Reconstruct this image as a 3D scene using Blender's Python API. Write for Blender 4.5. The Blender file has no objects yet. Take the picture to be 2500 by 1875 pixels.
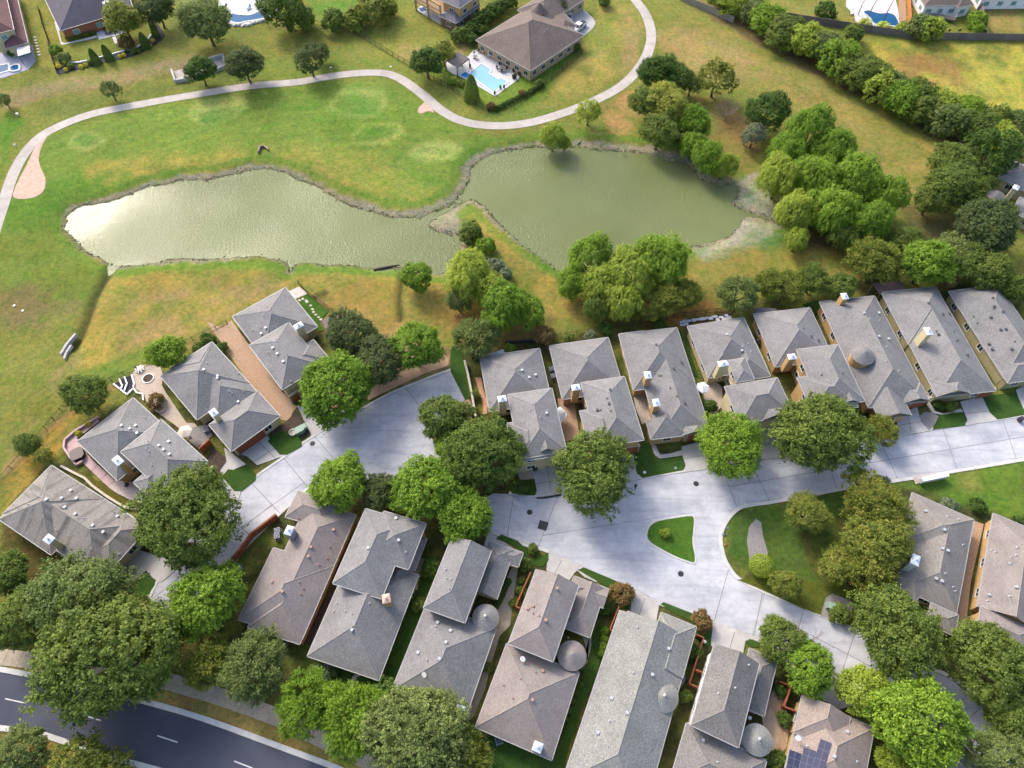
import bpy, bmesh, math, random
import numpy as np
from mathutils import Vector, Matrix
random.seed(7); rng = np.random.default_rng(7)
scene = bpy.context.scene
COL = scene.collection
R = math.radians
# ------------------------------------------------------------------ camera
HCAM = 112.0; FPX = 1700.0; PITCH = R(58)
cam = bpy.data.objects.new('camera', bpy.data.cameras.new('camera'))
COL.objects.link(cam)
cam.location = (0, 0, HCAM); cam.rotation_euler = (R(90) - PITCH, 0, 0)
cam.data.sensor_width = 36.0; cam.data.lens = FPX / 2500 * 36.0
cam.data.clip_start = 1.0; cam.data.clip_end = 9000.0
scene.camera = cam
# ------------------------------------------------------------------ world, sun, exposure
SUN_AZ, SUN_EL = R(-38), R(40)          # azimuth from +Y (negative: towards -X), elevation
world = bpy.data.worlds.new('World'); scene.world = world; world.use_nodes = True
wn = world.node_tree; bg = wn.nodes['Background']
sky = wn.nodes.new('ShaderNodeTexSky'); sky.sky_type = 'NISHITA'; sky.sun_disc = False
sky.sun_elevation = SUN_EL; sky.sun_rotation = SUN_AZ % (2 * math.pi)
sky.air_density = 1.0; sky.dust_density = 4.0; sky.ozone_density = 1.0
wn.links.new(sky.outputs[0], bg.inputs[0]); bg.inputs[1].default_value = 0.15
sl = bpy.data.lights.new('sun', 'SUN'); sl.energy = 1.15; sl.angle = R(14); sl.color = (1.0, 0.955, 0.89)
sun = bpy.data.objects.new('sun', sl); COL.objects.link(sun)
sd = Vector((math.sin(SUN_AZ) * math.cos(SUN_EL), math.cos(SUN_AZ) * math.cos(SUN_EL), math.sin(SUN_EL)))
sun.rotation_euler = sd.to_track_quat('Z', 'Y').to_euler(); sun.location = (-60, 80, 160)
vs = scene.view_settings
vs.view_transform = 'Standard'; vs.look = 'None'; vs.exposure = 1.42; vs.gamma = 1.0; vs.use_curve_mapping = False
scene.cycles.use_denoising = True
scene.cycles.max_bounces = 6; scene.cycles.transparent_max_bounces = 6
# ------------------------------------------------------------------ helpers: plan coordinates
FW = Vector((0, math.cos(PITCH), -math.sin(PITCH))); UP = Vector((0, math.sin(PITCH), math.cos(PITCH)))
def G(p, z=0.0):
    """survey point: where the site plan reference (px, py) meets the horizontal plane at height z"""
    d = FW + UP * ((937.5 - p[1]) / FPX) + Vector(((p[0] - 1250.0) / FPX, 0, 0))
    t = (z - HCAM) / d.z
    return Vector((d.x * t, d.y * t, z))
def scale_at(p, z=0.0):
    w = G(p, z); return FPX / (w - Vector((0, 0, HCAM))).dot(FW)
TO = {'A': 0, 'B': 450, 'C': 900, 'D': 1375}; TX = (0, 600, 1200, 1800)
class P2(tuple):
    def __radd__(s, o): return o + [s]
def T(k, *c):
    """sheet coordinates -> plan references; one pair gives a point, more give a list"""
    ox, oy, s = TX[int(k[1]) - 1], TO[k[0]], 3.16
    l = [P2((ox + c[i] / s, oy + c[i + 1] / s)) for i in range(0, len(c), 2)]
    return l[0] if len(l) == 1 else l
def O(*c):
    s = 1.1302
    l = [(c[i] * s, c[i + 1] * s) for i in range(0, len(c), 2)]
    return l[0] if len(l) == 1 else l
# ------------------------------------------------------------------ helpers: objects
def tag(o, label=None, cat=None, group=None, kind=None):
    if label: o['label'] = label
    if cat: o['category'] = cat
    if group: o['group'] = group
    if kind: o['kind'] = kind
    return o
def empty(name, loc=(0, 0, 0), rz=0.0, **k):
    o = bpy.data.objects.new(name, None); COL.objects.link(o)
    o.empty_display_size = 0.3; o.location = loc; o.rotation_euler = (0, 0, rz)
    return tag(o, **k)
def link(name, me, parent=None, loc=None, **k):
    o = bpy.data.objects.new(name, me); COL.objects.link(o)
    if parent: o.parent = parent
    if loc is not None: o.location = loc
    return tag(o, **k)
class MB:
    """mesh builder: collects polygons with a material index and optional uv"""
    def __init__(s): s.v = []; s.f = []; s.mi = []; s.uv = {}
    def face(s, pts, mi=0, uv=None):
        n = len(s.v); s.v += [tuple(p) for p in pts]; s.f.append(tuple(range(n, n + len(pts)))); s.mi.append(mi)
        if uv: s.uv[len(s.f) - 1] = uv
    def prism(s, pts, z0, z1, mi=0, bottom=False):
        a = sum(pts[i][0] * pts[(i + 1) % len(pts)][1] - pts[(i + 1) % len(pts)][0] * pts[i][1] for i in range(len(pts)))
        if a < 0: pts = pts[::-1]
        n = len(s.v); k = len(pts)
        s.v += [(p[0], p[1], z1) for p in pts] + [(p[0], p[1], z0) for p in pts]
        s.f.append(tuple(range(n, n + k))); s.mi.append(mi)
        for i in range(k):
            j = (i + 1) % k
            s.f.append((n + i, n + k + i, n + k + j, n + j)); s.mi.append(mi)
        if bottom: s.f.append(tuple(range(n + 2 * k - 1, n + k - 1, -1))); s.mi.append(mi)
    def box(s, c, d, rz=0.0, mi=0):
        x, y = d[0] / 2, d[1] / 2; cs, sn = math.cos(rz), math.sin(rz)
        pts = [(c[0] + a * cs - b * sn, c[1] + a * sn + b * cs) for a, b in ((-x, -y), (x, -y), (x, y), (-x, y))]
        s.prism(pts, c[2] - d[2] / 2, c[2] + d[2] / 2, mi, True)
    def bar(s, a, b, w, h=None, mi=0):
        """square bar from a to b"""
        a, b = Vector(a), Vector(b); h = h or w; t = (b - a).normalized()
        u = t.cross(Vector((0, 0, 1)));  u = Vector((1, 0, 0)) if u.length < 1e-4 else u.normalized()
        n = u.cross(t)
        q = [u * (w / 2 * i) + n * (h / 2 * j) for i, j in ((-1, -1), (1, -1), (1, 1), (-1, 1))]
        k = len(s.v); s.v += [tuple(a + x) for x in q] + [tuple(b + x) for x in q]
        for i in range(4):
            j = (i + 1) % 4; s.f.append((k + i, k + j, k + 4 + j, k + 4 + i)); s.mi.append(mi)
        s.f.append((k + 3, k + 2, k + 1, k)); s.f.append((k + 4, k + 5, k + 6, k + 7)); s.mi += [mi, mi]
    def tube(s, pts, rad, n=8, mi=0, cap=True):
        pts = [Vector(p) for p in pts]; rad = rad if hasattr(rad, '__len__') else [rad] * len(pts); k = len(s.v)
        for i, p in enumerate(pts):
            t = (pts[min(i + 1, len(pts) - 1)] - pts[max(i - 1, 0)]).normalized()
            u = t.orthogonal().normalized() if abs(t.z) > .95 else t.cross(Vector((0, 0, 1))).normalized()
            w = t.cross(u)
            for j in range(n):
                a = 2 * math.pi * j / n; s.v.append(tuple(p + (u * math.cos(a) + w * math.sin(a)) * rad[i]))
        for i in range(len(pts) - 1):
            for j in range(n):
                m = (j + 1) % n; s.f.append((k + i * n + j, k + i * n + m, k + (i + 1) * n + m, k + (i + 1) * n + j)); s.mi.append(mi)
        if cap:
            s.f.append(tuple(k + j for j in range(n - 1, -1, -1))); e = k + (len(pts) - 1) * n
            s.f.append(tuple(e + j for j in range(n))); s.mi += [mi, mi]
    def lathe(s, prof, n=16, c=(0, 0, 0), mi=0):
        k = len(s.v)
        for r, z in prof:
            for j in range(n):
                a = 2 * math.pi * j / n; s.v.append((c[0] + r * math.cos(a), c[1] + r * math.sin(a), c[2] + z))
        for i in range(len(prof) - 1):
            for j in range(n):
                m = (j + 1) % n; s.f.append((k + i * n + j, k + i * n + m, k + (i + 1) * n + m, k + (i + 1) * n + j)); s.mi.append(mi)
        s.f.append(tuple(k + (len(prof) - 1) * n + j for j in range(n))); s.mi.append(mi)
    def mesh(s, name, mats, smooth=False):
        me = bpy.data.meshes.new(name); me.from_pydata(s.v, [], s.f)
        for m in (mats if isinstance(mats, (list, tuple)) else [mats]): me.materials.append(m)
        me.polygons.foreach_set('material_index', s.mi)
        if smooth: me.polygons.foreach_set('use_smooth', [True] * len(s.f))
        if s.uv:
            ul = me.uv_layers.new(name='uv')
            for fi, uv in s.uv.items():
                for li, c in zip(me.polygons[fi].loop_indices, uv): ul.data[li].uv = c
        me.update(); return me
    def obj(s, name, mats, parent=None, smooth=False, **k):
        return link(name, s.mesh(name, mats, smooth), parent, **k)
def offset_line(pts, d):
    """polyline offset to its left by d"""
    out = []
    for i, p in enumerate(pts):
        a = Vector(pts[max(i - 1, 0)][:2]); b = Vector(pts[min(i + 1, len(pts) - 1)][:2]); t = (b - a).normalized()
        out.append((p[0] - t.y * d, p[1] + t.x * d))
    return out
def smooth_line(pts, n=6, closed=False):
    """Catmull-Rom through 2D points"""
    P = [Vector(p[:2]) for p in pts]; m = len(P); out = []
    for i in range(m if closed else m - 1):
        g = (lambda k: P[k % m]) if closed else (lambda k: P[min(max(k, 0), m - 1)])
        a, b, c, d = g(i - 1), g(i), g(i + 1), g(i + 2)
        for j in range(n):
            t = j / n
            out.append(.5 * ((2 * b) + (c - a) * t + (2 * a - 5 * b + 4 * c - d) * t * t + (3 * b - a - 3 * c + d) * t ** 3))
    if not closed: out.append(P[-1])
    return [(p.x, p.y) for p in out]
def GL(pts, z=0.0): return [tuple(G(p, z)[:2]) for p in pts]
# ------------------------------------------------------------------ materials
def lin(c): return tuple((x / 255 / 12.92) if x <= 10 else ((x / 255 + .055) / 1.055) ** 2.4 for x in c)
def C(r, g, b, k=0.6): return tuple(x * k for x in lin((r, g, b)))
def new_mat(name):
    m = bpy.data.materials.new(name); m.use_nodes = True; nt = m.node_tree
    return m, nt, nt.nodes['Principled BSDF']
def N(nt, t, **k):
    n = nt.nodes.new('ShaderNode' + t)
    for a, b in k.items(): setattr(n, a, b)
    return n
def ramp(nt, fac, stops):
    r = N(nt, 'ValToRGB'); e = r.color_ramp.elements
    while len(e) < len(stops): e.new(0.5)
    for q, (p, c) in zip(e, stops): q.position = p; q.color = tuple(c) + (1,)
    nt.links.new(fac, r.inputs[0]); return r.outputs[0]
def noise(nt, co, scale, detail=4, rough=.6, dist=0.0):
    n = N(nt, 'TexNoise'); n.inputs['Scale'].default_value = scale; n.inputs['Detail'].default_value = detail
    n.inputs['Roughness'].default_value = rough; n.inputs['Distortion'].default_value = dist
    nt.links.new(co, n.inputs['Vector']); return n.outputs[0]
def mix(nt, fac, a, b, blend='MIX'):
    m = N(nt, 'Mix', data_type='RGBA', blend_type=blend)
    for i, x in ((0, fac), (6, a), (7, b)):
        if hasattr(x, 'links') or hasattr(x, 'node'): nt.links.new(x, m.inputs[i])
        else: m.inputs[i].default_value = x if i == 0 else tuple(x) + (1,)
    return m.outputs[2]
def bump(nt, bs, h, strength=.3, dist=.05):
    b = N(nt, 'Bump'); b.inputs['Strength'].default_value = strength; b.inputs['Distance'].default_value = dist
    nt.links.new(h, b.inputs['Height']); nt.links.new(b.outputs[0], bs.inputs['Normal'])
MATS = {}
def surf(name, c1, c2, scale=1.5, rough=.85, fine=12.0, bs=.25, bd=.03, lo=.35, hi=.65, metallic=0.0, rand=0.0, spec=.35, fc=.26):
    """two-tone mottled surface in site coordinates with fine grain"""
    if name in MATS: return MATS[name]
    m, nt, b = new_mat(name); tc = N(nt, 'TexCoord').outputs['Object']
    a = ramp(nt, noise(nt, tc, scale, 5), [(lo, c1), (hi, c2)])
    f = noise(nt, tc, fine, 3)
    g = ramp(nt, f, [(.3, (1 - fc,) * 3), (.7, (1 + fc,) * 3)])
    col = mix(nt, 1.0, a, g, 'MULTIPLY')
    if rand:
        oi = N(nt, 'ObjectInfo').outputs['Random']
        col = mix(nt, 1.0, col, ramp(nt, oi, [(0, (1 - rand,) * 3), (1, (1 + rand,) * 3)]), 'MULTIPLY')
    nt.links.new(col, b.inputs['Base Color']); b.inputs['Roughness'].default_value = rough
    b.inputs['Metallic'].default_value = metallic; b.inputs['Specular IOR Level'].default_value = spec
    if bs: bump(nt, b, f, bs, bd)
    MATS[name] = m; return m
def plain(name, c, rough=.5, metallic=0.0, spec=.5):
    if name in MATS: return MATS[name]
    m, nt, b = new_mat(name); tc = N(nt, 'TexCoord').outputs['Object']
    g = ramp(nt, noise(nt, tc, 6.0, 3), [(.3, tuple(x * .85 for x in c)), (.7, tuple(x * 1.12 for x in c))])
    nt.links.new(g, b.inputs['Base Color']); b.inputs['Roughness'].default_value = rough
    b.inputs['Metallic'].default_value = metallic; b.inputs['Specular IOR Level'].default_value = spec
    MATS[name] = m; return m
# ================================================================== GROUND, PONDS
POND = O(143,470,160,455,180,445,215,440,250,432,285,420,320,405,360,398,400,390,440,389,470,385,505,376,540,368,575,365,610,372,650,390,690,408,730,430,760,444,
         790,455,850,472,910,470,950,455,985,435,1002,420,1006,405,1012,393,1014,370,1040,342,1090,325,1160,320,1230,320,1320,325,1400,333,1450,347,1490,356,1510,385,1550,402,1585,398,
         1598,412,1590,428,1578,440,1592,452,1640,462,1690,486,1640,472,1604,466,1596,490,1580,508,1550,520,1500,532,1450,545,1390,570,1300,600,1235,600,1198,580,1160,552,1120,522,1080,482,1045,446,1020,432,1000,434,
         980,452,958,462,930,478,926,490,950,503,985,508,1000,520,992,545,972,562,968,590,940,592,900,585,860,577,800,577,740,572,690,570,645,568,628,586,618,566,560,553,500,556,440,562,
         400,556,340,566,270,577,232,568,190,546,160,516,142,494)
WATER_Z = -0.9
PW = np.array(GL(POND, WATER_Z))
def seg_dist(P, A, B):
    d = B - A; t = np.clip(((P - A) @ d) / max(d @ d, 1e-9), 0, 1)
    return np.linalg.norm(P - (A + t[:, None] * d), axis=1)
def inside(P, poly):
    r = np.zeros(len(P), bool); x, y = P[:, 0], P[:, 1]; n = len(poly)
    for i in range(n):
        (x0, y0), (x1, y1) = poly[i], poly[(i + 1) % n]
        if y0 == y1: continue
        c = ((y0 > y) != (y1 > y)) & (x < (x1 - x0) * (y - y0) / (y1 - y0) + x0); r ^= c
    return r
def signed(P, poly):
    poly = np.asarray(poly, float); d = np.full(len(P), 1e9)
    for i in range(len(poly)): d = np.minimum(d, seg_dist(P, poly[i], poly[(i + 1) % len(poly)]))
    return np.where(inside(P, poly), -d, d)
def vnoise(x, y, seed):
    """smooth value noise, about -1..1"""
    r = np.random.default_rng(seed).random((256, 256)) * 2 - 1
    xi, yi = np.floor(x).astype(int), np.floor(y).astype(int); fx, fy = x - xi, y - yi
    fx, fy = fx * fx * (3 - 2 * fx), fy * fy * (3 - 2 * fy); g = lambda a, b: r[a % 256, b % 256]
    return (g(xi, yi) * (1 - fx) + g(xi + 1, yi) * fx) * (1 - fy) + (g(xi, yi + 1) * (1 - fx) + g(xi + 1, yi + 1) * fx) * fy
def fbm(x, y, seed, o=4):
    return sum(vnoise(x * 2 ** k, y * 2 ** k, seed + k) * .5 ** k for k in range(o)) / 1.6
STEP = 0.65
xs = np.concatenate([[-4000, -1500, -700, -400, -260, -200], np.arange(-172, 172.1, STEP), [200, 260, 400, 700, 1500, 4000]])
ys = np.concatenate([[-4000, -1200, -400, -120, -40, -12], np.arange(-2, 232, STEP), [250, 300, 400, 700, 1500, 4000]])
X, Y = np.meshgrid(xs, ys); GP = np.stack([X.ravel(), Y.ravel()], 1); NV = len(GP)
near = (np.abs(GP[:, 0]) < 190) & (GP[:, 1] > -20) & (GP[:, 1] < 240)
dP = np.full(NV, 99.0)
bb = near & (GP[:, 0] > PW[:, 0].min() - 14) & (GP[:, 0] < PW[:, 0].max() + 14) & (GP[:, 1] > PW[:, 1].min() - 14) & (GP[:, 1] < PW[:, 1].max() + 14)
dP[bb] = signed(GP[bb], PW)
dP += np.where(bb, .55 * fbm(GP[:, 0] * .45, GP[:, 1] * .45, 3, 4), 0)
Z = np.interp(dP, [-12, -3, -.5, 0.05, .35, 1.3, 2.6, 4.2, 6], [-3.2, -1.7, -1.05, -.92, -.72, -.58, -.24, -.04, 0])
Z += np.where((dP > .2) & (dP < 6), .04 * fbm(GP[:, 0] * 1.1, GP[:, 1] * 1.1, 11, 3), 0) * np.clip((6 - dP) / 2, 0, 1)
# drainage ditches running down to the pond
DITCH = [(GL(O(236,572,228,600,205,640,188,690,172,728,160,750)), 1.0, .75), (GL(O(868,588,862,640,866,690)), .8, .5)]
for line, w, dep in DITCH:
    d = np.full(NV, 99.0)
    for i in range(len(line) - 1): d[near] = np.minimum(d[near], seg_dist(GP[near], np.array(line[i]), np.array(line[i + 1])))
    Z -= dep * np.exp(-(d / w) ** 2) * (dP > 0)
# plan reference of every ground vertex, for laying out the ground cover
dz = Z - HCAM; cf = GP[:, 1] * FW.y + dz * FW.z; cu = GP[:, 1] * UP.y + dz * UP.z
cf = np.where(cf < 1, 1, cf)
PX = np.stack([1250 + FPX * GP[:, 0] / cf, 937.5 - FPX * cu / cf], 1)
wx = 14 * fbm(GP[:, 0] * .12, GP[:, 1] * .12, 21); wy = 10 * fbm(GP[:, 0] * .12, GP[:, 1] * .12, 31)
PXw = PX + np.stack([wx, wy], 1)
GREEN = (126, 150, 58); DGREEN = (78, 108, 40); LUSH = (98, 140, 40); DRY = (172, 152, 84); TAN = (178, 150, 100); OLIVE = (138, 142, 62); BROWN = (132, 106, 70); DIRT = (176, 150, 118); YEL = (188, 172, 70); MULCH = (92, 72, 52)
base = np.array(C(*OLIVE)); colr = np.tile(base, (NV, 1))
def paint(poly, c, feather=18, amt=1.0, nz=0.0, ns=.25):
    P = np.asarray(poly, float)
    m = near & (PX[:, 0] > P[:, 0].min() - 60) & (PX[:, 0] < P[:, 0].max() + 60) & (PX[:, 1] > P[:, 1].min() - 60) & (PX[:, 1] < P[:, 1].max() + 60)
    if not m.any(): return
    s = signed(PXw[m], P); w = np.clip(.5 - s / feather, 0, 1); w = w * w * (3 - 2 * w) * amt
    if nz: w = w * np.clip(.74 + nz * fbm(GP[m, 0] * ns, GP[m, 1] * ns, int(P[0, 0]) % 97 + 40), 0, 1)
    colr[m] = colr[m] * (1 - w[:, None]) + np.array(C(*c)) * w[:, None]
def ell(x, y, rx, ry, a=0, n=14):
    ca, sa = math.cos(R(a)), math.sin(R(a))
    return O(*[v for i in range(n) for v in (x + rx * math.cos(2 * math.pi * i / n) * ca - ry * math.sin(2 * math.pi * i / n) * sa, y + rx * math.cos(2 * math.pi * i / n) * sa + ry * math.sin(2 * math.pi * i / n) * ca)])
# --- golf ground, north side
paint(O(0,0,2212,0,2212,300,1000,330,0,300), OLIVE, 60)
paint(O(40,330,100,300,180,262,300,235,420,212,600,192,780,170,870,185,930,235,1000,280,1090,290,1060,320,1000,360,990,430,900,440,700,380,560,340,330,350,180,380,100,420), GREEN, 30)
paint(O(0,245,60,255,30,300,0,380), LUSH, 25); paint(O(0,440,60,420,150,380,300,360,300,395,140,450,120,520,0,520), LUSH, 35, .9)
paint(O(0,500,120,480,150,540,230,580,200,640,60,700,0,690), (120,138,52), 40, .9)
paint(O(560,310,700,300,830,350,930,430,840,455,720,410,620,360), (160,160,70), 60, .85, .5); paint(O(590,330,680,350,760,390,700,400,620,362), DRY, 30, .7, 1.2)
paint(O(860,420,940,400,980,425,960,450,880,468,800,455), (150,150,66), 35, .8, 1.0)
paint(O(180,355,330,328,520,318,560,345,470,380,300,400,200,400), (176,160,72), 40, .85, 1.3); paint(O(150,420,330,385,420,380,300,405,180,440), (120,146,44), 20, .7)
for e in (ell(192,303,48,20,-8), ell(470,235,70,28,-8), ell(770,222,66,32,-6), ell(812,288,62,26,-10), ell(940,325,60,24,-6)): paint(e, (166,178,92), 16, .9)
for e in (ell(192,302,36,13,-8), ell(470,250,45,16,-8), ell(768,228,50,20,-6), ell(808,288,46,15,-10)): paint(e, (118,150,64), 12, .95)
paint(O(690,262,840,262,780,330,700,320), (96,132,44), 60, .5); paint(O(640,190,900,215,920,270,800,300,640,240), LUSH, 80, .35)
paint(O(0,195,90,180,260,150,420,118,540,122,430,145,300,172,150,200,40,225,0,235), DIRT, 22, .85, .6, .2); paint(O(60,210,300,165,420,150,330,185,150,215), BROWN, 22, .45, 1.2)
paint(O(70,225,330,180,480,185,300,215,100,255), (112,124,56), 24, .6); paint(O(360,170,560,130,720,100,860,120,900,190,780,150,560,178), GREEN, 30, .55); paint(O(560,60,760,70,860,140,940,200,860,160,740,130,600,120), (150,150,66), 40, .8, 1.0)
paint(O(250,70,460,95,640,75,560,130,420,110,270,110), (146,140,72), 30, .7, 1.0)
fwy = near & inside(PX, np.asarray(O(90,300,180,262,300,235,420,212,600,192,780,178,870,190,930,235,1000,285,1080,300,1000,355,940,400,860,380,700,330,560,320,330,335,180,370,100,400), float))
arc = np.sin(np.hypot(GP[:, 0] + 30, (GP[:, 1] - 60) * 1.0) * 2 * math.pi / 3.4 + 2.0 * fbm(GP[:, 0] * .05, GP[:, 1] * .05, 61)); colr[fwy] *= (1 + .05 * arc[fwy])[:, None]
# --- lots along the top
paint(O(60,0,120,0,150,100,140,150,0,170,0,140,90,110), (166,160,70), 22, .9, 1.0); paint(O(660,0,800,0,800,60,700,55), (108,146,52), 25, .9)
paint(O(770,60,850,30,900,0,1010,60,1000,100,900,140,800,90), (158,158,68), 25, .95, .9); paint(O(860,90,960,110,900,140,850,120), TAN, 20, .6)
paint(O(880,130,1000,200,1055,240,1150,235,1255,110,1230,90,1130,160,980,140), (122,148,48), 15, .9); paint(O(1020,90,1040,90,1000,120,990,110), TAN, 8)
paint(O(1290,0,1360,0,1395,60,1380,130,1290,190,1160,240,1240,130,1300,60), (182,164,82), 26, .9, 1.1); paint(O(1350,20,1395,60,1370,150,1330,160,1350,90), TAN, 25, .8, 1.2); paint(O(1250,60,1320,30,1340,80,1270,130), (150,158,70), 25, .6)
paint(O(1100,230,1200,230,1180,255,1090,265,1020,250,1060,240), (128,146,62), 20, .8)
paint(O(1400,0,1500,0,1750,130,2000,260,2090,300,2020,350,1980,420,1900,380,1800,300,1640,200,1540,170,1440,140,1420,80), (166,152,82), 40, .95, 1.5, .12)
paint(O(1420,60,1560,70,1700,170,1600,170,1500,150,1430,120), TAN, 40, .75, 1.3); paint(O(1480,20,1640,90,1800,190,1750,200,1600,110,1470,50), (150,152,74), 30, .6, 1.2); paint(O(1800,260,1990,290,2040,330,1900,360,1820,320), (140,140,66), 30, .7, 1.0)
paint(O(1640,150,1850,240,1950,300,1830,290,1700,220), DRY, 40, .6, 1.4, .2); paint(O(1830,335,1930,370,2000,420,1960,450,1880,380), TAN, 25, .6, 1.2)
paint(O(1480,0,1520,0,1700,80,1860,170,2010,250,2100,310,2080,320,1960,260,1800,180,1640,100), (126,108,76), 14, .9)
paint(O(1300,0,2212,0,2212,30,1860,60,1700,30,1620,10), (150,146,74), 30, .9); paint(O(2140,0,2212,0,2212,72,2150,70,2130,40), DRY, 18, .9)
paint(O(1860,90,2212,95,2212,290,2160,260,2080,210,1940,160), (196,182,74), 30, .95, 1.3, .3); paint(O(1900,110,2020,110,2120,160,2120,195,2020,200,1940,150), (160,126,74), 30, .95, .9, .2); paint(O(2060,150,2212,120,2212,240,2140,230), (190,184,74), 30, .7, 1.2)
# --- pond surrounds
paint(O(1000,300,1110,275,1300,240,1370,220,1400,300,1500,345,1600,390,1640,330,1620,250,1560,210,1360,200,1180,270), (150,134,70), 26, .9, 1.3); paint(O(1290,220,1380,190,1390,260,1320,300), (196,152,98), 24, .8, 1.2); paint(O(1540,200,1640,260,1640,330,1560,290), (146,118,76), 30, .8, 1.0)
paint(O(1040,325,1170,295,1250,305,1100,322,1020,362,1000,400,985,350), LUSH, 16, .8)
paint(O(1595,385,1660,380,1700,440,1720,500,1640,530,1520,570,1500,540,1600,500), (176,172,152), 20, .95, .8); paint(O(1630,480,1720,490,1740,530,1640,540,1600,520), (104,140,70), 24, .8)
paint(O(1500,570,1640,530,1760,520,1900,560,1900,600,1780,610,1640,600,1480,690,1300,700,1200,690,1100,680), (166,146,72), 26, .9, 1.4); paint(O(1500,590,1600,560,1800,545,1840,590,1640,590,1520,640), (150,146,68), 20, .7, 1.0); paint(O(1380,640,1540,650,1600,690,1400,720), (186,134,72), 24, .8, 1.2)
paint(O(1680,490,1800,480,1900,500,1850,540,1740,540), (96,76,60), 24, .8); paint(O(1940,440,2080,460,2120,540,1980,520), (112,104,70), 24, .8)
paint(O(990,440,1020,440,1100,510,1170,570,1200,610,1260,690,1200,690,1130,600,1050,520,1000,480), (184,160,80), 16, .9, .9); paint(O(1080,460,1200,590,1180,590,1060,470), (106,142,50), 12, .8); paint(O(1080,460,1110,475,1200,560,1210,600,1180,590), (112,146,52), 12, .7)
paint(O(1000,430,1030,440,1040,520,1000,510,975,470), (112,136,54), 16, .7); paint(O(930,470,980,470,1000,520,930,500), (172,158,120), 14, .9)
paint(O(940,600,1000,640,1180,690,1180,740,860,760,840,700,850,620), (176,150,78), 24, .9, 1.3); paint(O(960,660,1060,680,1060,720,980,700), (190,140,86), 16, .6, 1.2); paint(O(1100,700,1200,690,1180,760,1060,760), (140,118,76), 20, .8)
paint(O(240,580,420,568,640,580,860,592,870,700,730,690,600,640,480,690,340,780,200,830,160,790,200,680), (176,156,74), 26, .95, 1.4, .2); paint(O(300,640,480,600,620,610,540,660,380,730,260,770,260,700), TAN, 40, .7, 1.6, .25); paint(O(700,600,850,610,850,690,740,670), (160,138,66), 20, .8, 1.2)
paint(O(240,575,420,560,640,572,860,584,860,598,640,590,420,580,260,600), (126,156,52), 14, .95); paint(O(170,800,330,740,360,760,250,830,150,850), (110,142,48), 24, .8)
paint(O(0,700,130,720,110,800,60,860,0,960), (140,142,64), 40, .9, 1.2); paint(O(60,620,180,640,160,700,80,720,0,700,0,640), (140,122,84), 40, .8, 1.4); paint(O(120,800,170,760,150,830,90,900,20,980,0,990,60,900), (168,146,94), 18, .8, 1.2)
paint(O(30,980,200,850,330,790,500,690,500,705,330,806,200,868,40,1010,0,1040,0,1010), (178,146,94), 12, .9); paint(O(0,1040,140,900,240,870,140,960,100,1010,30,1090,0,1120), (186,152,64), 22, .9, .9); paint(O(100,960,200,880,260,900,180,960), (140,136,60), 14, .7)
# --- village ground
paint(O(0,1120,100,1010,250,880,520,700,700,630,760,730,1000,760,1470,690,1900,600,2212,620,2212,1890,0,1890), (84,84,52), 12, .9, 1.6, .35); paint(O(0,1130,60,1150,200,1240,180,1290,0,1280), (104,92,44), 20, .9)
paint(O(860,700,960,750,1000,770,960,790,700,900,640,860), (176,146,116), 14, .9); paint(O(600,700,900,740,860,690,700,640), (170,146,80), 20, .8)
paint(O(1560,1110,1880,1050,1960,1090,1960,1300,1860,1340,1680,1280,1580,1200), (94,122,50), 20, .98); paint(O(1900,1050,2212,990,2212,1140,2110,1100,1980,1060), (110,142,46), 20, .95); paint(O(2040,1030,2110,1010,2120,1060,2060,1060), (160,152,74), 24, .6, 1.0); paint(O(1720,1110,1860,1120,1860,1260,1760,1260), (116,104,52), 30, .8, 1.2)
paint(O(0,1430,340,1460,420,1470,700,1590,820,1659,780,1720,0,1520), (200,170,96), 12, .95, .35); paint(O(360,1350,620,1440,620,1500,560,1480,400,1420), (140,120,70), 16, .8, 1.0); paint(O(0,1560,160,1590,340,1659,340,1720,0,1720), (168,136,76), 14, .95, 1.0)
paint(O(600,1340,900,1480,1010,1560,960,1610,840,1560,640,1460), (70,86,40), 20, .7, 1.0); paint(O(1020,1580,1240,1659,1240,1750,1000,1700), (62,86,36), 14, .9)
# --- pond margin: wet bank, dried mud, fresh green above it
def band(lo, hi, c, amt=1.0, soft=.35):
    n = dP + .7 * fbm(GP[:, 0] * .6, GP[:, 1] * .6, 77)
    w = np.clip((n - lo) / soft, 0, 1) * np.clip((hi - n) / soft, 0, 1) * amt; w = np.where(dP < 20, w, 0)
    colr[:] = colr * (1 - w[:, None]) + np.array(C(*c)) * w[:, None]
mudw = 1.5 + 1.3 * fbm(GP[:, 0] * .06, GP[:, 1] * .06, 91, 3) + .8 * np.clip((GP[:, 1] - 118) / 25, -1, 1); band(mudw, mudw + 2.6, (112, 146, 50), .8, .9); band(-.2, mudw, (166, 158, 134), .95, .6); band(-9, .1, (92, 86, 66), .9, .3)
paint(O(1588,400,1625,372,1652,395,1668,440,1690,478,1640,470,1600,440), (186,180,164), 10, .95, .5); paint(O(1604,470,1650,482,1690,492,1640,520,1580,530,1510,556,1500,540,1570,518), (180,174,156), 10, .95, .5); paint(O(930,470,975,458,1000,475,1000,510,950,505), (176,166,138), 10, .95)
for line, w, dep in DITCH:
    d = np.full(NV, 99.0)
    for i in range(len(line) - 1): d[near] = np.minimum(d[near], seg_dist(GP[near], np.array(line[i]), np.array(line[i + 1])))
    k = np.exp(-(d / (w * .9)) ** 2)[:, None] * .85; colr = colr * (1 - k) + np.array(C(66, 68, 40)) * k
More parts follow.
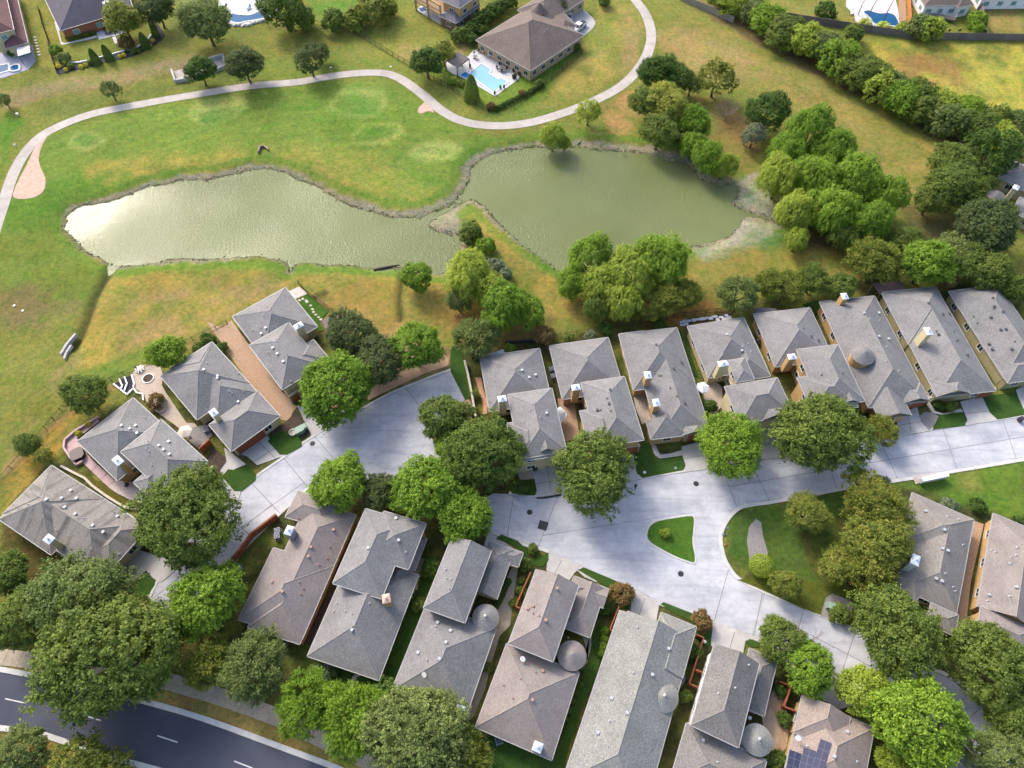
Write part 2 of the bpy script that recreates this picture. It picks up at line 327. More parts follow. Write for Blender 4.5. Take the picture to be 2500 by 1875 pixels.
# mottling so that no stretch of turf is one colour
mot = 1 + .16 * fbm(GP[:, 0] * .08, GP[:, 1] * .08, 5) + .12 * fbm(GP[:, 0] * .5, GP[:, 1] * .5, 9)
warm = .08 * fbm(GP[:, 0] * .2, GP[:, 1] * .2, 15)
lumv = colr @ np.array([.3, .6, .1]); colr = colr * .94 + lumv[:, None] * .06
colr = np.clip(colr * mot[:, None] * np.stack([1 + warm, np.ones(NV), 1 - warm], 1), 0.004, 1)
nx, ny = len(xs), len(ys)
ii = np.arange((ny - 1) * (nx - 1)); r0 = ii // (nx - 1) * nx + ii % (nx - 1)
FA = np.stack([r0, r0 + 1, r0 + nx + 1, r0 + nx], 1)
me = bpy.data.meshes.new('ground'); me.vertices.add(NV); me.vertices.foreach_set('co', np.column_stack([GP, Z]).astype(np.float32).ravel())
me.loops.add(FA.size); me.loops.foreach_set('vertex_index', FA.ravel().astype(np.int32)); me.polygons.add(len(FA))
me.polygons.foreach_set('loop_start', np.arange(0, FA.size, 4, dtype=np.int32)); me.polygons.foreach_set('loop_total', np.full(len(FA), 4, np.int32))
me.update(calc_edges=True); me.validate(); me.polygons.foreach_set('use_smooth', [True] * len(FA))
ca = me.color_attributes.new('cover', 'FLOAT_COLOR', 'POINT'); ca.data.foreach_set('color', np.column_stack([colr, np.ones(NV)]).astype(np.float32).ravel())
def turf_mat(name, src='cover', flat=None, grain=1.0):
    m, nt, b = new_mat(name); tc = N(nt, 'TexCoord').outputs['Object']
    if flat: base_c = mix(nt, noise(nt, tc, .5, 4), flat[0], flat[1])
    else: a = N(nt, 'Attribute'); a.attribute_name = src; base_c = a.outputs['Color']
    n1 = noise(nt, tc, 1.1, 6, .7, .4); n2 = noise(nt, tc, 4.5, 5, .75)
    g1 = ramp(nt, n1, [(.36, (.72, .78, .7)), (.5, (1, 1, 1)), (.64, (1.28, 1.2, 1.06))])
    g2 = ramp(nt, n2, [(.28, (.56, .62, .54)), (.5, (1, 1, 1)), (.74, (1.48, 1.42, 1.25))])
    n0 = noise(nt, tc, .33, 5, .65, .8); g0 = ramp(nt, n0, [(.38, (.80, .96, .72)), (.5, (1, 1, 1)), (.68, (1.14, 1.04, 1.0))]); base_c = mix(nt, grain, base_c, g0, 'MULTIPLY')
    c = mix(nt, grain, base_c, g1, 'MULTIPLY'); c = mix(nt, grain, c, g2, 'MULTIPLY')
    nt.links.new(c, b.inputs['Base Color']); b.inputs['Roughness'].default_value = .95; b.inputs['Specular IOR Level'].default_value = .1
    bump(nt, b, n2, .9 * grain, .3); return m
me.materials.append(turf_mat('turf_ground'))
link('ground', me, kind='structure')
# ---- water
def water_mat(name, c, wave=.02, scale=3.0, rough=.05, spec=.06):
    m, nt, b = new_mat(name); tc = N(nt, 'TexCoord').outputs['Object']
    col = ramp(nt, noise(nt, tc, .03, 3), [(.35, c), (.65, tuple(x * 1.25 for x in c))])
    nt.links.new(col, b.inputs['Base Color']); b.inputs['Roughness'].default_value = rough; b.inputs['IOR'].default_value = 1.33
    b.inputs['Specular IOR Level'].default_value = spec
    # ripples die away where the pond is sheltered
    n1 = noise(nt, tc, scale, 3, .55); n0 = noise(nt, tc, .018, 2)
    s = N(nt, 'MapRange'); s.inputs[1].default_value = .42; s.inputs[2].default_value = .58; s.inputs[3].default_value = .25; s.inputs[4].default_value = 1.0
    nt.links.new(n0, s.inputs[0]); mu = N(nt, 'Math', operation='MULTIPLY'); nt.links.new(n1, mu.inputs[0]); nt.links.new(s.outputs[0], mu.inputs[1])
    bump(nt, b, mu.outputs[0], 1.0, wave); return m
lo_, hi_ = PW.min(0) - 6, PW.max(0) + 6
mb = MB(); mb.face([(lo_[0], lo_[1], WATER_Z), (hi_[0], lo_[1], WATER_Z), (hi_[0], hi_[1], WATER_Z), (lo_[0], hi_[1], WATER_Z)])
mb.obj('pond_water', water_mat('pond_water', C(116, 124, 80), .26, 2.6, .03, .24), kind='structure')
# ================================================================== STREETS, DRIVES, PATHS, BEDS
CONC = surf('street_concrete', C(186, 188, 196), C(214, 214, 218), .16, .85, 1.1, .05, .01, rand=.035, fc=.07)
def stain(m):
    nt = m.node_tree; b = nt.nodes['Principled BSDF']; src = b.inputs['Base Color'].links[0].from_socket; tc = N(nt, 'TexCoord').outputs['Object']
    n = noise(nt, tc, .16, 7, .55, 1.2); cr = ramp(nt, n, [(.485, (1, 1, 1)), (.498, (.9, .9, .91)), (.502, (.9, .9, .91)), (.515, (1, 1, 1))])
    mp = N(nt, 'Mapping'); mp.inputs['Rotation'].default_value = (0, 0, .35); mp.inputs['Scale'].default_value = (.09, .7, 1); nt.links.new(tc, mp.inputs[0])
    st = ramp(nt, noise(nt, mp.outputs[0], 1.0, 5, .6, .6), [(.38, (.86, .87, .89)), (.5, (1, 1, 1)), (.68, (1.05, 1.04, 1.03))])
    c = mix(nt, 1.0, mix(nt, 1.0, src, cr, 'MULTIPLY'), st, 'MULTIPLY'); nt.links.new(c, b.inputs['Base Color'])
stain(CONC)
KERBM = surf('kerb_concrete', C(208, 206, 202), C(228, 226, 220), .8, .85, 9, .1, .01, fc=.08)
DRIVE = surf('driveway_concrete', C(190, 186, 182), C(208, 205, 200), .5, .85, 6, .1, .01, rand=.05, fc=.08)
CART = surf('path_concrete', C(190, 180, 170), C(206, 198, 190), .4, .9, 5, .1, .01, rand=.06, fc=.1)
WALK = surf('sidewalk_concrete', C(184, 168, 144), C(200, 184, 160), .6, .9, 6, .1, .01, rand=.05)
JOINT = surf('joint_filler', C(84, 86, 94), C(104, 104, 110), 2, .9)
ASPH = surf('asphalt', C(70, 74, 90), C(84, 88, 102), .12, .8, 30, .15, .006, spec=.3, fc=.12)
PAINT = surf('road_paint', C(226, 224, 224), C(236, 236, 236), 3, .7, 30, 0)
MULCHM = surf('mulch', C(70, 58, 50), C(98, 82, 68), 2.5, .95, 9, .6, .06)
BLACKM = surf('black_mulch', C(46, 46, 54), C(66, 64, 70), 2.5, .95, 9, .6, .05)
GRAV = surf('tan_gravel', C(178, 142, 112), C(206, 176, 146), 6, .95, 11, .5, .04)
GRAVP = surf('pale_gravel', C(196, 176, 156), C(216, 200, 184), 5, .95, 10, .5, .04)
GRAVG = surf('grey_gravel', C(138, 132, 128), C(170, 164, 160), 5, .95, 9, .6, .05)
LAWN = turf_mat('lawn_turf', flat=(C(58, 88, 38), C(76, 106, 46)), grain=.6)
LAWN2 = turf_mat('lawn_turf_bright', flat=(C(100, 140, 44), C(122, 156, 56)), grain=.6)
PATIO = surf('patio_stone', C(206, 204, 206), C(226, 224, 222), 1.2, .8, 6, .1, .01)
SAND = surf('bunker_sand', C(206, 172, 150), C(224, 194, 174), 1.0, .95, 7, .3, .03)
def split(poly, a, b, tol=1.2):
    """split polygon along the line a-b when the line crosses it between a and b"""
    a, b = Vector(a), Vector(b); d = (b - a); Ln = d.length; d /= Ln; nrm = Vector((-d.y, d.x)); hits = []
    n = len(poly); sg = [(Vector(p) - a).dot(nrm) for p in poly]
    for i in range(n):
        j = (i + 1) % n
        if (sg[i] > 0) != (sg[j] > 0):
            p = Vector(poly[i]).lerp(Vector(poly[j]), sg[i] / (sg[i] - sg[j])); hits.append(((p - a).dot(d), i, p))
    hits.sort(key=lambda h: h[0]); best = None
    for h0, h1 in zip(hits[0::2], hits[1::2]):
        lo, hi = max(h0[0], 0), min(h1[0], Ln)
        if hi - lo > .5 * (h1[0] - h0[0]) and h1[0] - h0[0] > .8: best = (h0, h1); break
    if not best: return [poly]
    (t0, i0, p0), (t1, i1, p1) = best
    if i0 > i1: i0, i1, p0, p1 = i1, i0, p1, p0
    A = [tuple(p0)] + [poly[k] for k in range(i0 + 1, i1 + 1)] + [tuple(p1)]
    B = [tuple(p1)] + [poly[k % n] for k in range(i1 + 1, i0 + n + 1)] + [tuple(p0)]
    return [A, B]
def area(p): return .5 * sum(p[i][0] * p[(i + 1) % len(p)][1] - p[(i + 1) % len(p)][0] * p[i][1] for i in range(len(p)))
def inset(poly, d):
    """move every edge inwards by d"""
    if area(poly) < 0: poly = poly[::-1]
    P = [Vector(p) for p in poly]; P = [p for i, p in enumerate(P) if (p - P[i - 1]).length > .02]; out = []; n = len(P)
    for i in range(n):
        e0, e1 = (P[i] - P[i - 1]).normalized(), (P[(i + 1) % n] - P[i]).normalized()
        n0, n1 = Vector((-e0.y, e0.x)), Vector((-e1.y, e1.x)); m = n0 + n1
        m = n0 if m.length < .3 else m / max(m.length_squared / 2, .35)
        out.append(tuple(P[i] + m * d))
    return out
def slabs(name, poly, cuts, mat, z0, z1, gap=.075, kind='structure', piece='slab', **k):
    """a paved area: dark joint bed with separate slabs on it"""
    mb = MB(); mb.prism(inset(poly, .02), -.3, z0); root = mb.obj(name, JOINT, kind=kind, **k)
    pcs = [poly]
    for a, b in cuts: pcs = [q for p in pcs for q in split(p, a, b)]
    for p in pcs:
        if abs(area(p)) < .3: continue
        m = MB(); m.prism(inset(p, gap / 2), z0 - .02, z1); m.obj(piece, mat, root)
    return root
def sheet(name, pts, mat, z=.1, z0=-.2, kind='structure', parent=None, **k):
    mb = MB(); mb.prism(pts, z0, z); return mb.obj(name, mat, parent, kind=None if parent else kind, **k)
def strip(name, line, w, mat, z0, z1, panel=None, kind='structure', piece='slab', gap=.04, **k):
    """a path of constant width w along a centre line, cut into panels about every `panel` metres"""
    L, Rr = offset_line(line, w / 2), offset_line(line, -w / 2)
    if not panel:
        mb = MB(); n = len(line)
        for i in range(n - 1): mb.prism([L[i], Rr[i], Rr[i + 1], L[i + 1]], z0, z1)
        return mb.obj(name, mat, kind=kind, **k)
    mb = MB(); n = len(line)
    for i in range(n - 1): mb.face([(*L[i], z1 - .02), (*Rr[i], z1 - .02), (*Rr[i + 1], z1 - .02), (*L[i + 1], z1 - .02)])
    root = mb.obj(name, JOINT, kind=kind, **k)
    d = [0]
    for i in range(1, n): d.append(d[-1] + math.dist(line[i - 1], line[i]))
    def at(S, s):
        i = max(1, next((q for q in range(1, n) if d[q] >= s), n - 1)); t = (s - d[i - 1]) / max(d[i] - d[i - 1], 1e-6)
        return (S[i - 1][0] + (S[i][0] - S[i - 1][0]) * t, S[i - 1][1] + (S[i][1] - S[i - 1][1]) * t)
    m = max(1, round(d[-1] / panel)); st = d[-1] / m
    for q in range(m):
        sub = 3; s0, s1 = q * st + gap / 2, (q + 1) * st - gap / 2; ss = [s0 + (s1 - s0) * r / sub for r in range(sub + 1)]
        m2 = MB(); m2.prism([at(L, s) for s in ss] + [at(Rr, s) for s in ss[::-1]], z0, z1); m2.obj(piece, mat, root)
    return root
# ---- west court
court = [(1100,900),(1036,924),(944,962),(859,1009),(758,1066),(698,1109),(660,1135),(625,1160),(592,1190),(540,1236),(470,1310),(420,1370),(383,1416),(361,1462),(424,1500),(490,1462),(552,1402),(610,1330),(680,1262),(758,1190),(800,1176),(880,1178),(960,1170),(1050,1146),(1086,1140),(1074,1092),(1050,1066),(1090,1010),(1140,974)]
cw = GL(court)
def gp(*c): l = GL(T(*c) if isinstance(c[0], str) else list(c)); return [Vector(p) for p in l]
def cut(k, *c): a = GL(T(k, *c)); return (a[0], a[1])
cuts_w = [cut('C2', 1275, 400, 380, 930), cut('C2', 1275, 400, 1700, 130), cut('C2', 975, 290, 1110, 475), cut('C2', 1275, 400, 1390, 560), cut('C2', 540, 530, 700, 720), cut('C2', 300, 700, 470, 905), cut('C2', 1390, 610, 1340, 720), cut('C2', 780, 380, 960, 590), cut('C2', 60, 900, 240, 1090), cut('C1', 1700, 1090, 1960, 1310), cut('C1', 1400, 1360, 1700, 1600), cut('C2', 380, 930, 0, 1200), cut('C1', 2100, 1050, 1350, 1640), cut('C2', 1240, 160, 1370, 330), cut('C2', 1060, 640, 900, 850)]
slabs('court_pavement', cw, cuts_w, CONC, .008, .03)
# ---- main street with the branch going south-east
street = [(2560,1006),(2500,1017),(2271,1052),(2189,1069),(2094,1087),(1857,1121),(1671,1153),(1569,1169),(1402,1200),(1307,1214),(1262,1212),(1241,1206),(1205,1204),(1178,1220),(1176,1262),(1190,1291),(1240,1311),(1300,1333),(1339,1343),(1418,1384),(1480,1408),(1545,1437),(1611,1470),(1738,1514),(1849,1558),(1950,1604),(2053,1653),(2150,1700),(2260,1752),(2350,1808),(2385,1848),(2420,1920),(2520,1920),(2480,1830),(2440,1770),(2400,1716),(2319,1657),(2233,1620),(2165,1580),(2094,1546),(1990,1500),(1917,1470),(1856,1445),(1800,1416),(1772,1380),(1760,1349),(1755,1308),(1770,1270),(1801,1238),(1840,1228),(1895,1220),(2072,1187),(2224,1164),(2500,1118),(2560,1108)]
sw = GL(street)
cuts_e = [cut('C3', 470, 1090, 1010, 1310), cut('C3', 1010, 1310, 1620, 1560), cut('C3', 470, 1090, 350, 1400), cut('C3', 730, 1190, 630, 1480), cut('C3', 1000, 1310, 890, 1600), cut('C3', 170, 990, 120, 1290), cut('C3', 1080, 1030, 1030, 1190), cut('C3', 1080, 1030, 1050, 920), cut('C3', 1080, 1030, 2212, 800), cut('C3', 1030, 1190, 2212, 1010), cut('C3', 1580, 950, 1510, 1110), cut('C3', 1800, 830, 1890, 1060), cut('C3', 1330, 990, 1300, 860), cut('C4', 0, 900, 2250, 520),
          cut('C4', 1120, 590, 1230, 840), cut('C4', 130, 780, 250, 1020), cut('C4', 680, 660, 760, 900), cut('C4', 1590, 480, 1700, 780), cut('C4', 2050, 400, 2160, 720), cut('D3', 1500, 40, 1450, 330), cut('D3', 1800, 150, 1720, 440), cut('D3', 2100, 250, 2010, 570), cut('D4', 200, 200, 120, 600), cut('D4', 500, 400, 420, 700), cut('D4', 900, 560, 800, 860), cut('D4', 1500, 840, 1300, 1080), cut('D4', 1900, 1100, 1700, 1260), cut('D4', 2000, 1300, 1760, 1400), cut('D3', 1560, 0, 1830, 140), cut('C3', 780, 1080, 740, 1190), cut('C3', 1620, 1130, 1780, 1100), cut('C3', 1560, 1350, 1760, 1360), cut('D4', 330, 430, 1800, 1200)]
slabs('street_pavement', sw, cuts_e, CONC, .008, .03)
def kerb(name, pts, w=.55, z=.10, side=1, closed=False):
    L = smooth_line(pts, 4, closed); 
    if closed: L = L + [L[0]]
    O_ = offset_line(L, w * side); mb = MB()
    for i in range(len(L) - 1): mb.prism([L[i], L[i + 1], O_[i + 1], O_[i]], -.2, z if i % 2 else z + .0006)
    return mb.obj(name, KERBM, kind='structure')
kerb('street_kerb', sw[1:12], side=-1); kerb('street_kerb', sw[15:32], side=-1, w=.5); kerb('street_kerb', sw[33:55], side=-1, w=.6); kerb('court_kerb', cw[0:14], side=1, w=.45); kerb('court_kerb', cw[13:20], side=1, w=.4)
ISL = GL(T('C3', 1205,1310,1205,1260,1230,1210,1290,1178,1410,1155,1530,1140,1558,1160,1555,1250,1548,1340,1566,1450,1562,1490,1540,1492,1400,1440,1250,1356))
isl = smooth_line(ISL, 5, True); kerb('island_kerb', ISL, w=.42, z=.12, side=-1 if area(ISL) < 0 else 1, closed=True)
kerb('island_kerb', ISL, w=.30, z=.118, side=1 if area(ISL) < 0 else -1, closed=True)
sheet('island_lawn', isl, turf_mat('island_turf', flat=(C(72, 112, 40), C(96, 130, 48)), grain=.7), .14)
# ---- manholes, storm grate, roadside sock
IRON = plain('cast_iron', C(58, 58, 64), .7, .3)
def manhole(p, label, r=.42):
    w = G(p, .03); e = empty('manhole_cover', (w.x, w.y, .03), label=label, cat='manhole cover', group='manholes in the street')
    mb = MB(); mb.lathe([(r + .07, 0), (r + .07, .012), (r, .012)], 24); mb.obj('rim', plain('iron_rim', C(92, 90, 92), .7, .3), e)
    mb = MB(); mb.lathe([(r - .01, 0), (r - .01, .02), (r - .05, .026)], 24); mb.obj('lid', IRON, e)
    m2 = MB()
    for i in range(-3, 4): L = math.sqrt(max(r * r - (i * .11) ** 2, 0)) * .85; m2.box((0, i * .11, .03), (2 * L, .04, .012))
    m2.obj('ribs', IRON, e)
manhole(T('C2', 515, 578), 'round iron manhole cover in the court by the clipped lawn of the utility boxes'); manhole(T('C2', 2190, 1108), 'round iron manhole cover beside the square storm grate'); manhole(T('C3', 1578, 888), 'round iron manhole cover in the straight street opposite the narrow triangle island'); manhole(T('D3', 1460, 82), 'round iron manhole cover in the south-east branch below the triangle island')
w = G(T('C3', 397, 1210), .03); e = empty('storm_grate', (w.x, w.y, .03), R(-18), label='square iron storm grate set in the concrete street', cat='storm grate')
mb = MB(); [mb.box(c, d) for c, d in (((0, .72, .02), (1.5, .1, .05)), ((0, -.72, .02), (1.5, .1, .05)), ((.72, 0, .02), (.1, 1.34, .05)), ((-.72, 0, .02), (.1, 1.34, .05)))]; mb.obj('frame', IRON, e)
mb = MB(); mb.box((0, 0, -.0), (1.34, 1.34, .02)); mb.obj('pit', plain('grate_pit', (.012, .013, .013), .9), e)
for i in range(9): mb = MB(); mb.box((-.6 + i * .15, 0, .025), (.06, 1.34, .03)); mb.obj('bar', plain('grate_bar', C(84, 92, 92), .6, .4), e)
mb = MB(); pts = [G(q, .14) for q in T('C3', 348, 998, 400, 996, 470, 985, 538, 972)]; mb.tube(pts, [.12, .15, .16, .13], 8); mb.obj('filter_sock', plain('black_fabric', C(34, 34, 42), .9), smooth=True, label='long black filter sock lying across the foot of a driveway', cat='filter sock')
# ---- driveways and entrance walks (native concrete, cut into slabs)
DR = [(T('C1', 1838,662,2046,505,2150,600,2215,668,1985,748,1905,680), [('C1', 1990,560,2130,700), ('C1', 1900,760,2130,610)]),
      (T('C1', 1640,850,1730,830,1860,955,1830,1060,1640,960), []), (T('C2', 395,290,560,300,800,330,740,400,510,525,455,410), [('C2', 450,410,640,330)]),
      (T('C1', 905,1560,1080,1400,1330,1480,1420,1500,1250,1650,1200,1640,1130,1560,1000,1680,940,1640), []),
      (T('C3', 322,775,545,722,580,880,600,955,345,985), [('C3', 335,890,570,850), ('C3', 430,750,460,975)]), (T('C3', 975,645,1090,640,1120,770,1165,850,1050,880), []),
      (T('C3', 1462,600,1640,555,1690,700,1700,772,1490,802), [('C3', 1470,700,1690,660)]), (T('C3', 2070,480,2212,450,2290,640,2320,680,2060,705), [('C3', 2080,590,2280,560)]),
      (T('C4', 1228,370,1385,292,1415,400,1492,482,1235,528), [('C4', 1235,440,1420,410), ('C4', 1310,330,1345,510)]), (T('C4', 1715,255,1885,212,1935,310,2002,392,1762,445,1770,395), [('C4', 1740,350,1950,330)]), (T('C4', 2145,165,2215,130,2260,330,2212,360), []),
      (T('C3', 440,1400,700,1520,640,1580,600,1640,510,1600,420,1560), [('C3', 560,1440,480,1600)]), (T('D3', 1080,210,1300,290,1270,460,1175,430,1150,420,1070,370), [('D3', 1190,250,1130,420)]),
      (T('D3', 1700,440,2080,580,1960,600,1940,700,1690,640,1690,560), [('D3', 1880,510,1830,680)]), (T('D4', 715,850,815,890,775,1040,900,1100,790,1130,600,1020), []), (T('C2', 1870,1255,1930,1290,1960,1310,2080,1400,2000,1400,1830,1380), [])]
for pts, cu in DR: slabs('driveway', GL(pts), [cut(*c) for c in cu], DRIVE, .085, .104)
for pts in (T('C3', 1215,540,1270,600,1300,665,1380,655,1465,630,1478,672,1300,695,1260,670,1225,600), T('C4', 1440,245,1480,250,1520,330,1590,350,1720,310,1740,335,1590,360,1500,340), T('C1', 1730,610,1800,660,1900,740,1850,760,1720,820,1700,790,1750,720), T('D3', 640,40,800,120,815,150,720,110)):
    sheet('entrance_walk', GL(pts), DRIVE, .112)
# ---- front lawns
LW = [(T('C1', 2065,560,2150,490,2260,485,2330,530,2330,600,2215,668,2160,665), LAWN), (T('C1', 1715,835,1760,778,1830,785,1915,738,1980,822,1970,865,1865,948,1810,948), LAWN), (T('C2', 180,540,240,490,300,490,430,550,430,585,310,668,265,665), LAWN), (T('D1', 1000,240,1110,70,1205,130,1195,170,1130,270,1050,340,960,340), LAWN),
      (T('C2', 1575,-70,1590,-170,1660,-190,1730,240,1690,240,1580,20), LAWN), (T('C3', 1090,650,1140,640,1170,570,1225,570,1260,680,1300,700,1470,670,1497,750,1480,785,1165,845,1120,810), LAWN), (T('C4', 1500,475,1550,400,1560,360,1725,335,1765,400,1755,440), LAWN), (T('C4', 1885,210,2150,190,2215,330,2212,360,2005,396,1945,340), LAWN), (T('C3', 200,880,330,850,350,940,335,980,270,980,180,950), LAWN),
      (T('C2', 1930,1315,1970,1280,2100,1330,2170,1400,2180,1480,2130,1400,2050,1360), LAWN), (T('C3', 270,1480,330,1470,440,1420,440,1480,390,1530,320,1520), LAWN), (T('D3', 668,55,710,32,800,70,1060,180,1095,215,1095,260,1050,360,960,320,920,200,830,150), LAWN), (T('D3', 1300,315,1330,302,1500,370,1680,440,1705,500,1690,620,1650,650,1560,560,1580,480,1500,430,1400,380), LAWN), (T('D3', 1955,610,1990,585,2060,610,2060,650,2000,650), LAWN),
      (T('D3', 760,560,830,470,900,560,850,700,800,900,700,1100,600,1400,560,1580,400,1600,40,1600,-100,1400,0,1330,460,1530,560,1300,690,900,740,760), LAWN), (T('D2', 1250,320,1400,-60,1500,-20,1400,320,1300,600,1180,960,1050,1080,700,1060,600,900,560,740,1030,905), LAWN), (T('B2', 395,890,480,850,640,980,570,1060,600,1130,560,1140), turf_mat('garden_turf', flat=(C(64, 100, 34), C(84, 118, 42)), grain=.5)),
      (T('C1', 470,770,560,800,640,800,840,920,960,1010,1110,1060,1100,1100,960,1080,820,1000,700,880,560,820), turf_mat('dry_turf', flat=(C(116, 104, 44), C(98, 100, 44)), grain=.7)), (T('D4', 0,130,150,100,600,150,860,170,1010,250,1000,360,900,440,640,400,500,350,370,290,150,190), turf_mat('patchy_turf', flat=(C(116, 106, 46), C(84, 112, 42)), grain=.8)), (T('B4', 500,930,640,890,690,1010,600,1000), LAWN), (T('C4', 930,280,1000,250,1020,360,960,350), LAWN), (T('B3', 1440,1110,1490,1180,1600,1490,1560,1480), LAWN)]
for i, (pts, m) in enumerate(LW): sheet('front_lawn', GL(pts), m, .12 + .002 * (i % 4), kind='structure')
# ---- planting and gravel beds
BD = [(T('B2', -180,1110,-110,1050,280,1600,400,1720,370,1750,330,1830,280,1820,120,1650,0,1500,-300,1060), GRAV, .09), (T('C1', 1030,20,1080,-30,1240,-20,1260,60,1250,130,1290,200,1440,420,1500,420,1620,560,1560,600,1330,420,1200,330,1130,250,1110,200,1040,150,1020,90), GRAVP, .09), (T('C1', 1600,690,1640,600,1760,700,1720,780,1620,800), MULCHM, .1), (T('C1', 1380,480,1600,430,1640,520,1520,610), GRAVG, .1),
      (T('C2', 150,490,300,420,390,330,510,490,440,550,300,490,200,520), MULCHM, .1), (T('D1', 1060,350,1140,280,1340,385,1330,470,1200,460), GRAV, .09), (T('C2', 1300,-130,1480,-150,1570,-70,1560,-20,1380,40,1100,170,940,250,950,160), GRAV, .08),
      (T('C3', 1970,1330,1985,1220,2040,1158,2080,1190,2095,1300,2130,1420,2120,1480,1990,1480), GRAVG, .13), (T('D4', 640,410,680,270,730,235,870,290,890,340,870,440,780,450), GRAVG, .15), (T('C4', 1400,370,1440,335,1510,340,1550,370,1530,420,1480,480,1430,430), GRAVG, .13),
      (T('C4', 1820,1175,1900,1200,1800,1640,1760,2000,1690,2000,1700,1890), GRAV, .09), (T('D2', 640,230,690,100,720,20,840,-210,870,-230,700,180,690,200,490,640,430,600), MULCHM, .09), (T('D2', 1170,260,1240,130,1290,-40,1380,-30,1330,170,1280,280), GRAVP, .09),
      (T('D3', 1380,900,1420,870,1480,720,1500,900,1440,980), GRAVG, .09), (T('D4', 200,1180,300,900,370,1080,400,1280,380,1420,250,1560,220,1500,330,1350), GRAV, .08), (T('C3', 200,800,340,780,340,850,220,860), GRAVP, .1), (T('C2', 1720,230,1780,370,1660,330,1690,250), GRAV, .09),
      (T('C3', 1620,130,1680,50,1780,150,1780,280,1700,400,1680,300,1640,230), GRAVP, .09), (T('C3', 510,230,640,250,680,540,570,560,520,330), GRAV, .09), (T('C3', 1080,130,1200,150,1230,400,1160,430,1110,300), GRAVP, .09), (T('B4', 1270,1240,1400,1200,1480,1370,1420,1400,1370,1430), GRAVP, .09),
      (T('D2', 1820,620,1960,300,2020,100,2060,20,2100,40,2060,300,2040,480,1960,560,1880,820,1850,960,1760,1180,1660,1260,1400,1180,1230,1130,1250,1070,1330,1060,1480,1140,1700,1200,1740,1000,1880,640), surf('aggregate_path', C(168, 160, 146), C(186, 178, 164), 2, .9, 8, .2, .02), .115),
      (T('D3', 690,830,740,760,730,660,700,560,760,540,800,420,770,560,768,640,750,720), surf('aggregate_path', C(168, 160, 146), C(186, 178, 164)), .13), (T('D3', 2110,1200,2180,1150,2230,1300,2210,1400,2150,1440), surf('tan_path', C(190, 168, 140), C(204, 182, 156), 1), .13), (T('D4', 190,1180,260,1110,330,1320,300,1420,240,1480,210,1440), surf('tan_path', C(190, 168, 140), C(204, 182, 156), 1), .14)]
for pts, m, z in BD: sheet('planting_bed' if 'mulch' in m.name else 'gravel_bed' if 'gravel' in m.name else 'garden_path', GL(pts), m, z, kind='structure')
# ---- golf cart path, bunkers
CP = GL(O(-40,600,-12,500,8,440,24,388,48,340,84,298,130,272,200,246,300,226,420,205,540,186,640,178,720,164,800,157,852,164,905,198,955,240,1005,264,1070,272,1140,266,1215,245,1290,215,1350,180,1392,130,1407,80,1396,34,1374,2,1350,-30))
strip('cart_path', smooth_line(CP, 5), 2.7, CART, -.1, .06, 6.0)
for pts in (O(104,292,92,312,84,340,88,362,98,385,96,408,80,424,50,430,28,424,38,395,60,352,80,312), O(903,236,912,225,922,222,938,243,925,240,912,245,904,244)):
    sheet('sand_bunker', smooth_line(GL(pts), 3, True), SAND, .045)
# ---- collector road, kerbs, sidewalk
RA = GL([(-80,1636), (0,1641)] + T('D1', 320,905,700,985,1060,1075,1560,1220,2212,1460) + T('D2', 690,1600,900,1700,1300,1900)); RB = GL([(-80,1764),(0,1770)] + T('D1', 300,1290,560,1372,880,1478,1320,1600,1700,1740))
poly = RA + RB[::-1]; mb = MB(); mb.prism(poly, -.2, .02); mb.obj('asphalt_road', ASPH, kind='structure')
kerb('road_kerb', RA[:-1], w=.75, z=.12, side=1); kerb('road_kerb', RB, w=.75, z=.12, side=-1)
for i, c in enumerate(((40,1045,197,1080), (628,1168,780,1214), (1213,1330,1370,1382), (1807,1527,1950,1582))):
    a, b = [Vector(p) for p in GL(T('D1', *c))]; t = (b - a).normalized(); n = Vector((-t.y, t.x)) * .075
    mb = MB(); mb.prism([tuple(a + n), tuple(a - n), tuple(b - n), tuple(b + n)], .0, .025); mb.obj('lane_marking', PAINT, kind='structure')
SWK = smooth_line(GL([(-60,1602), (0,1604)] + T('D1', 280,760,700,860,1240,905,1420,950,1700,1030,2180,1205) + T('D2', 620,1370,880,1490,1200,1640)), 4)
strip('sidewalk', SWK, 2.3, WALK, -.1, .1, 2.4)
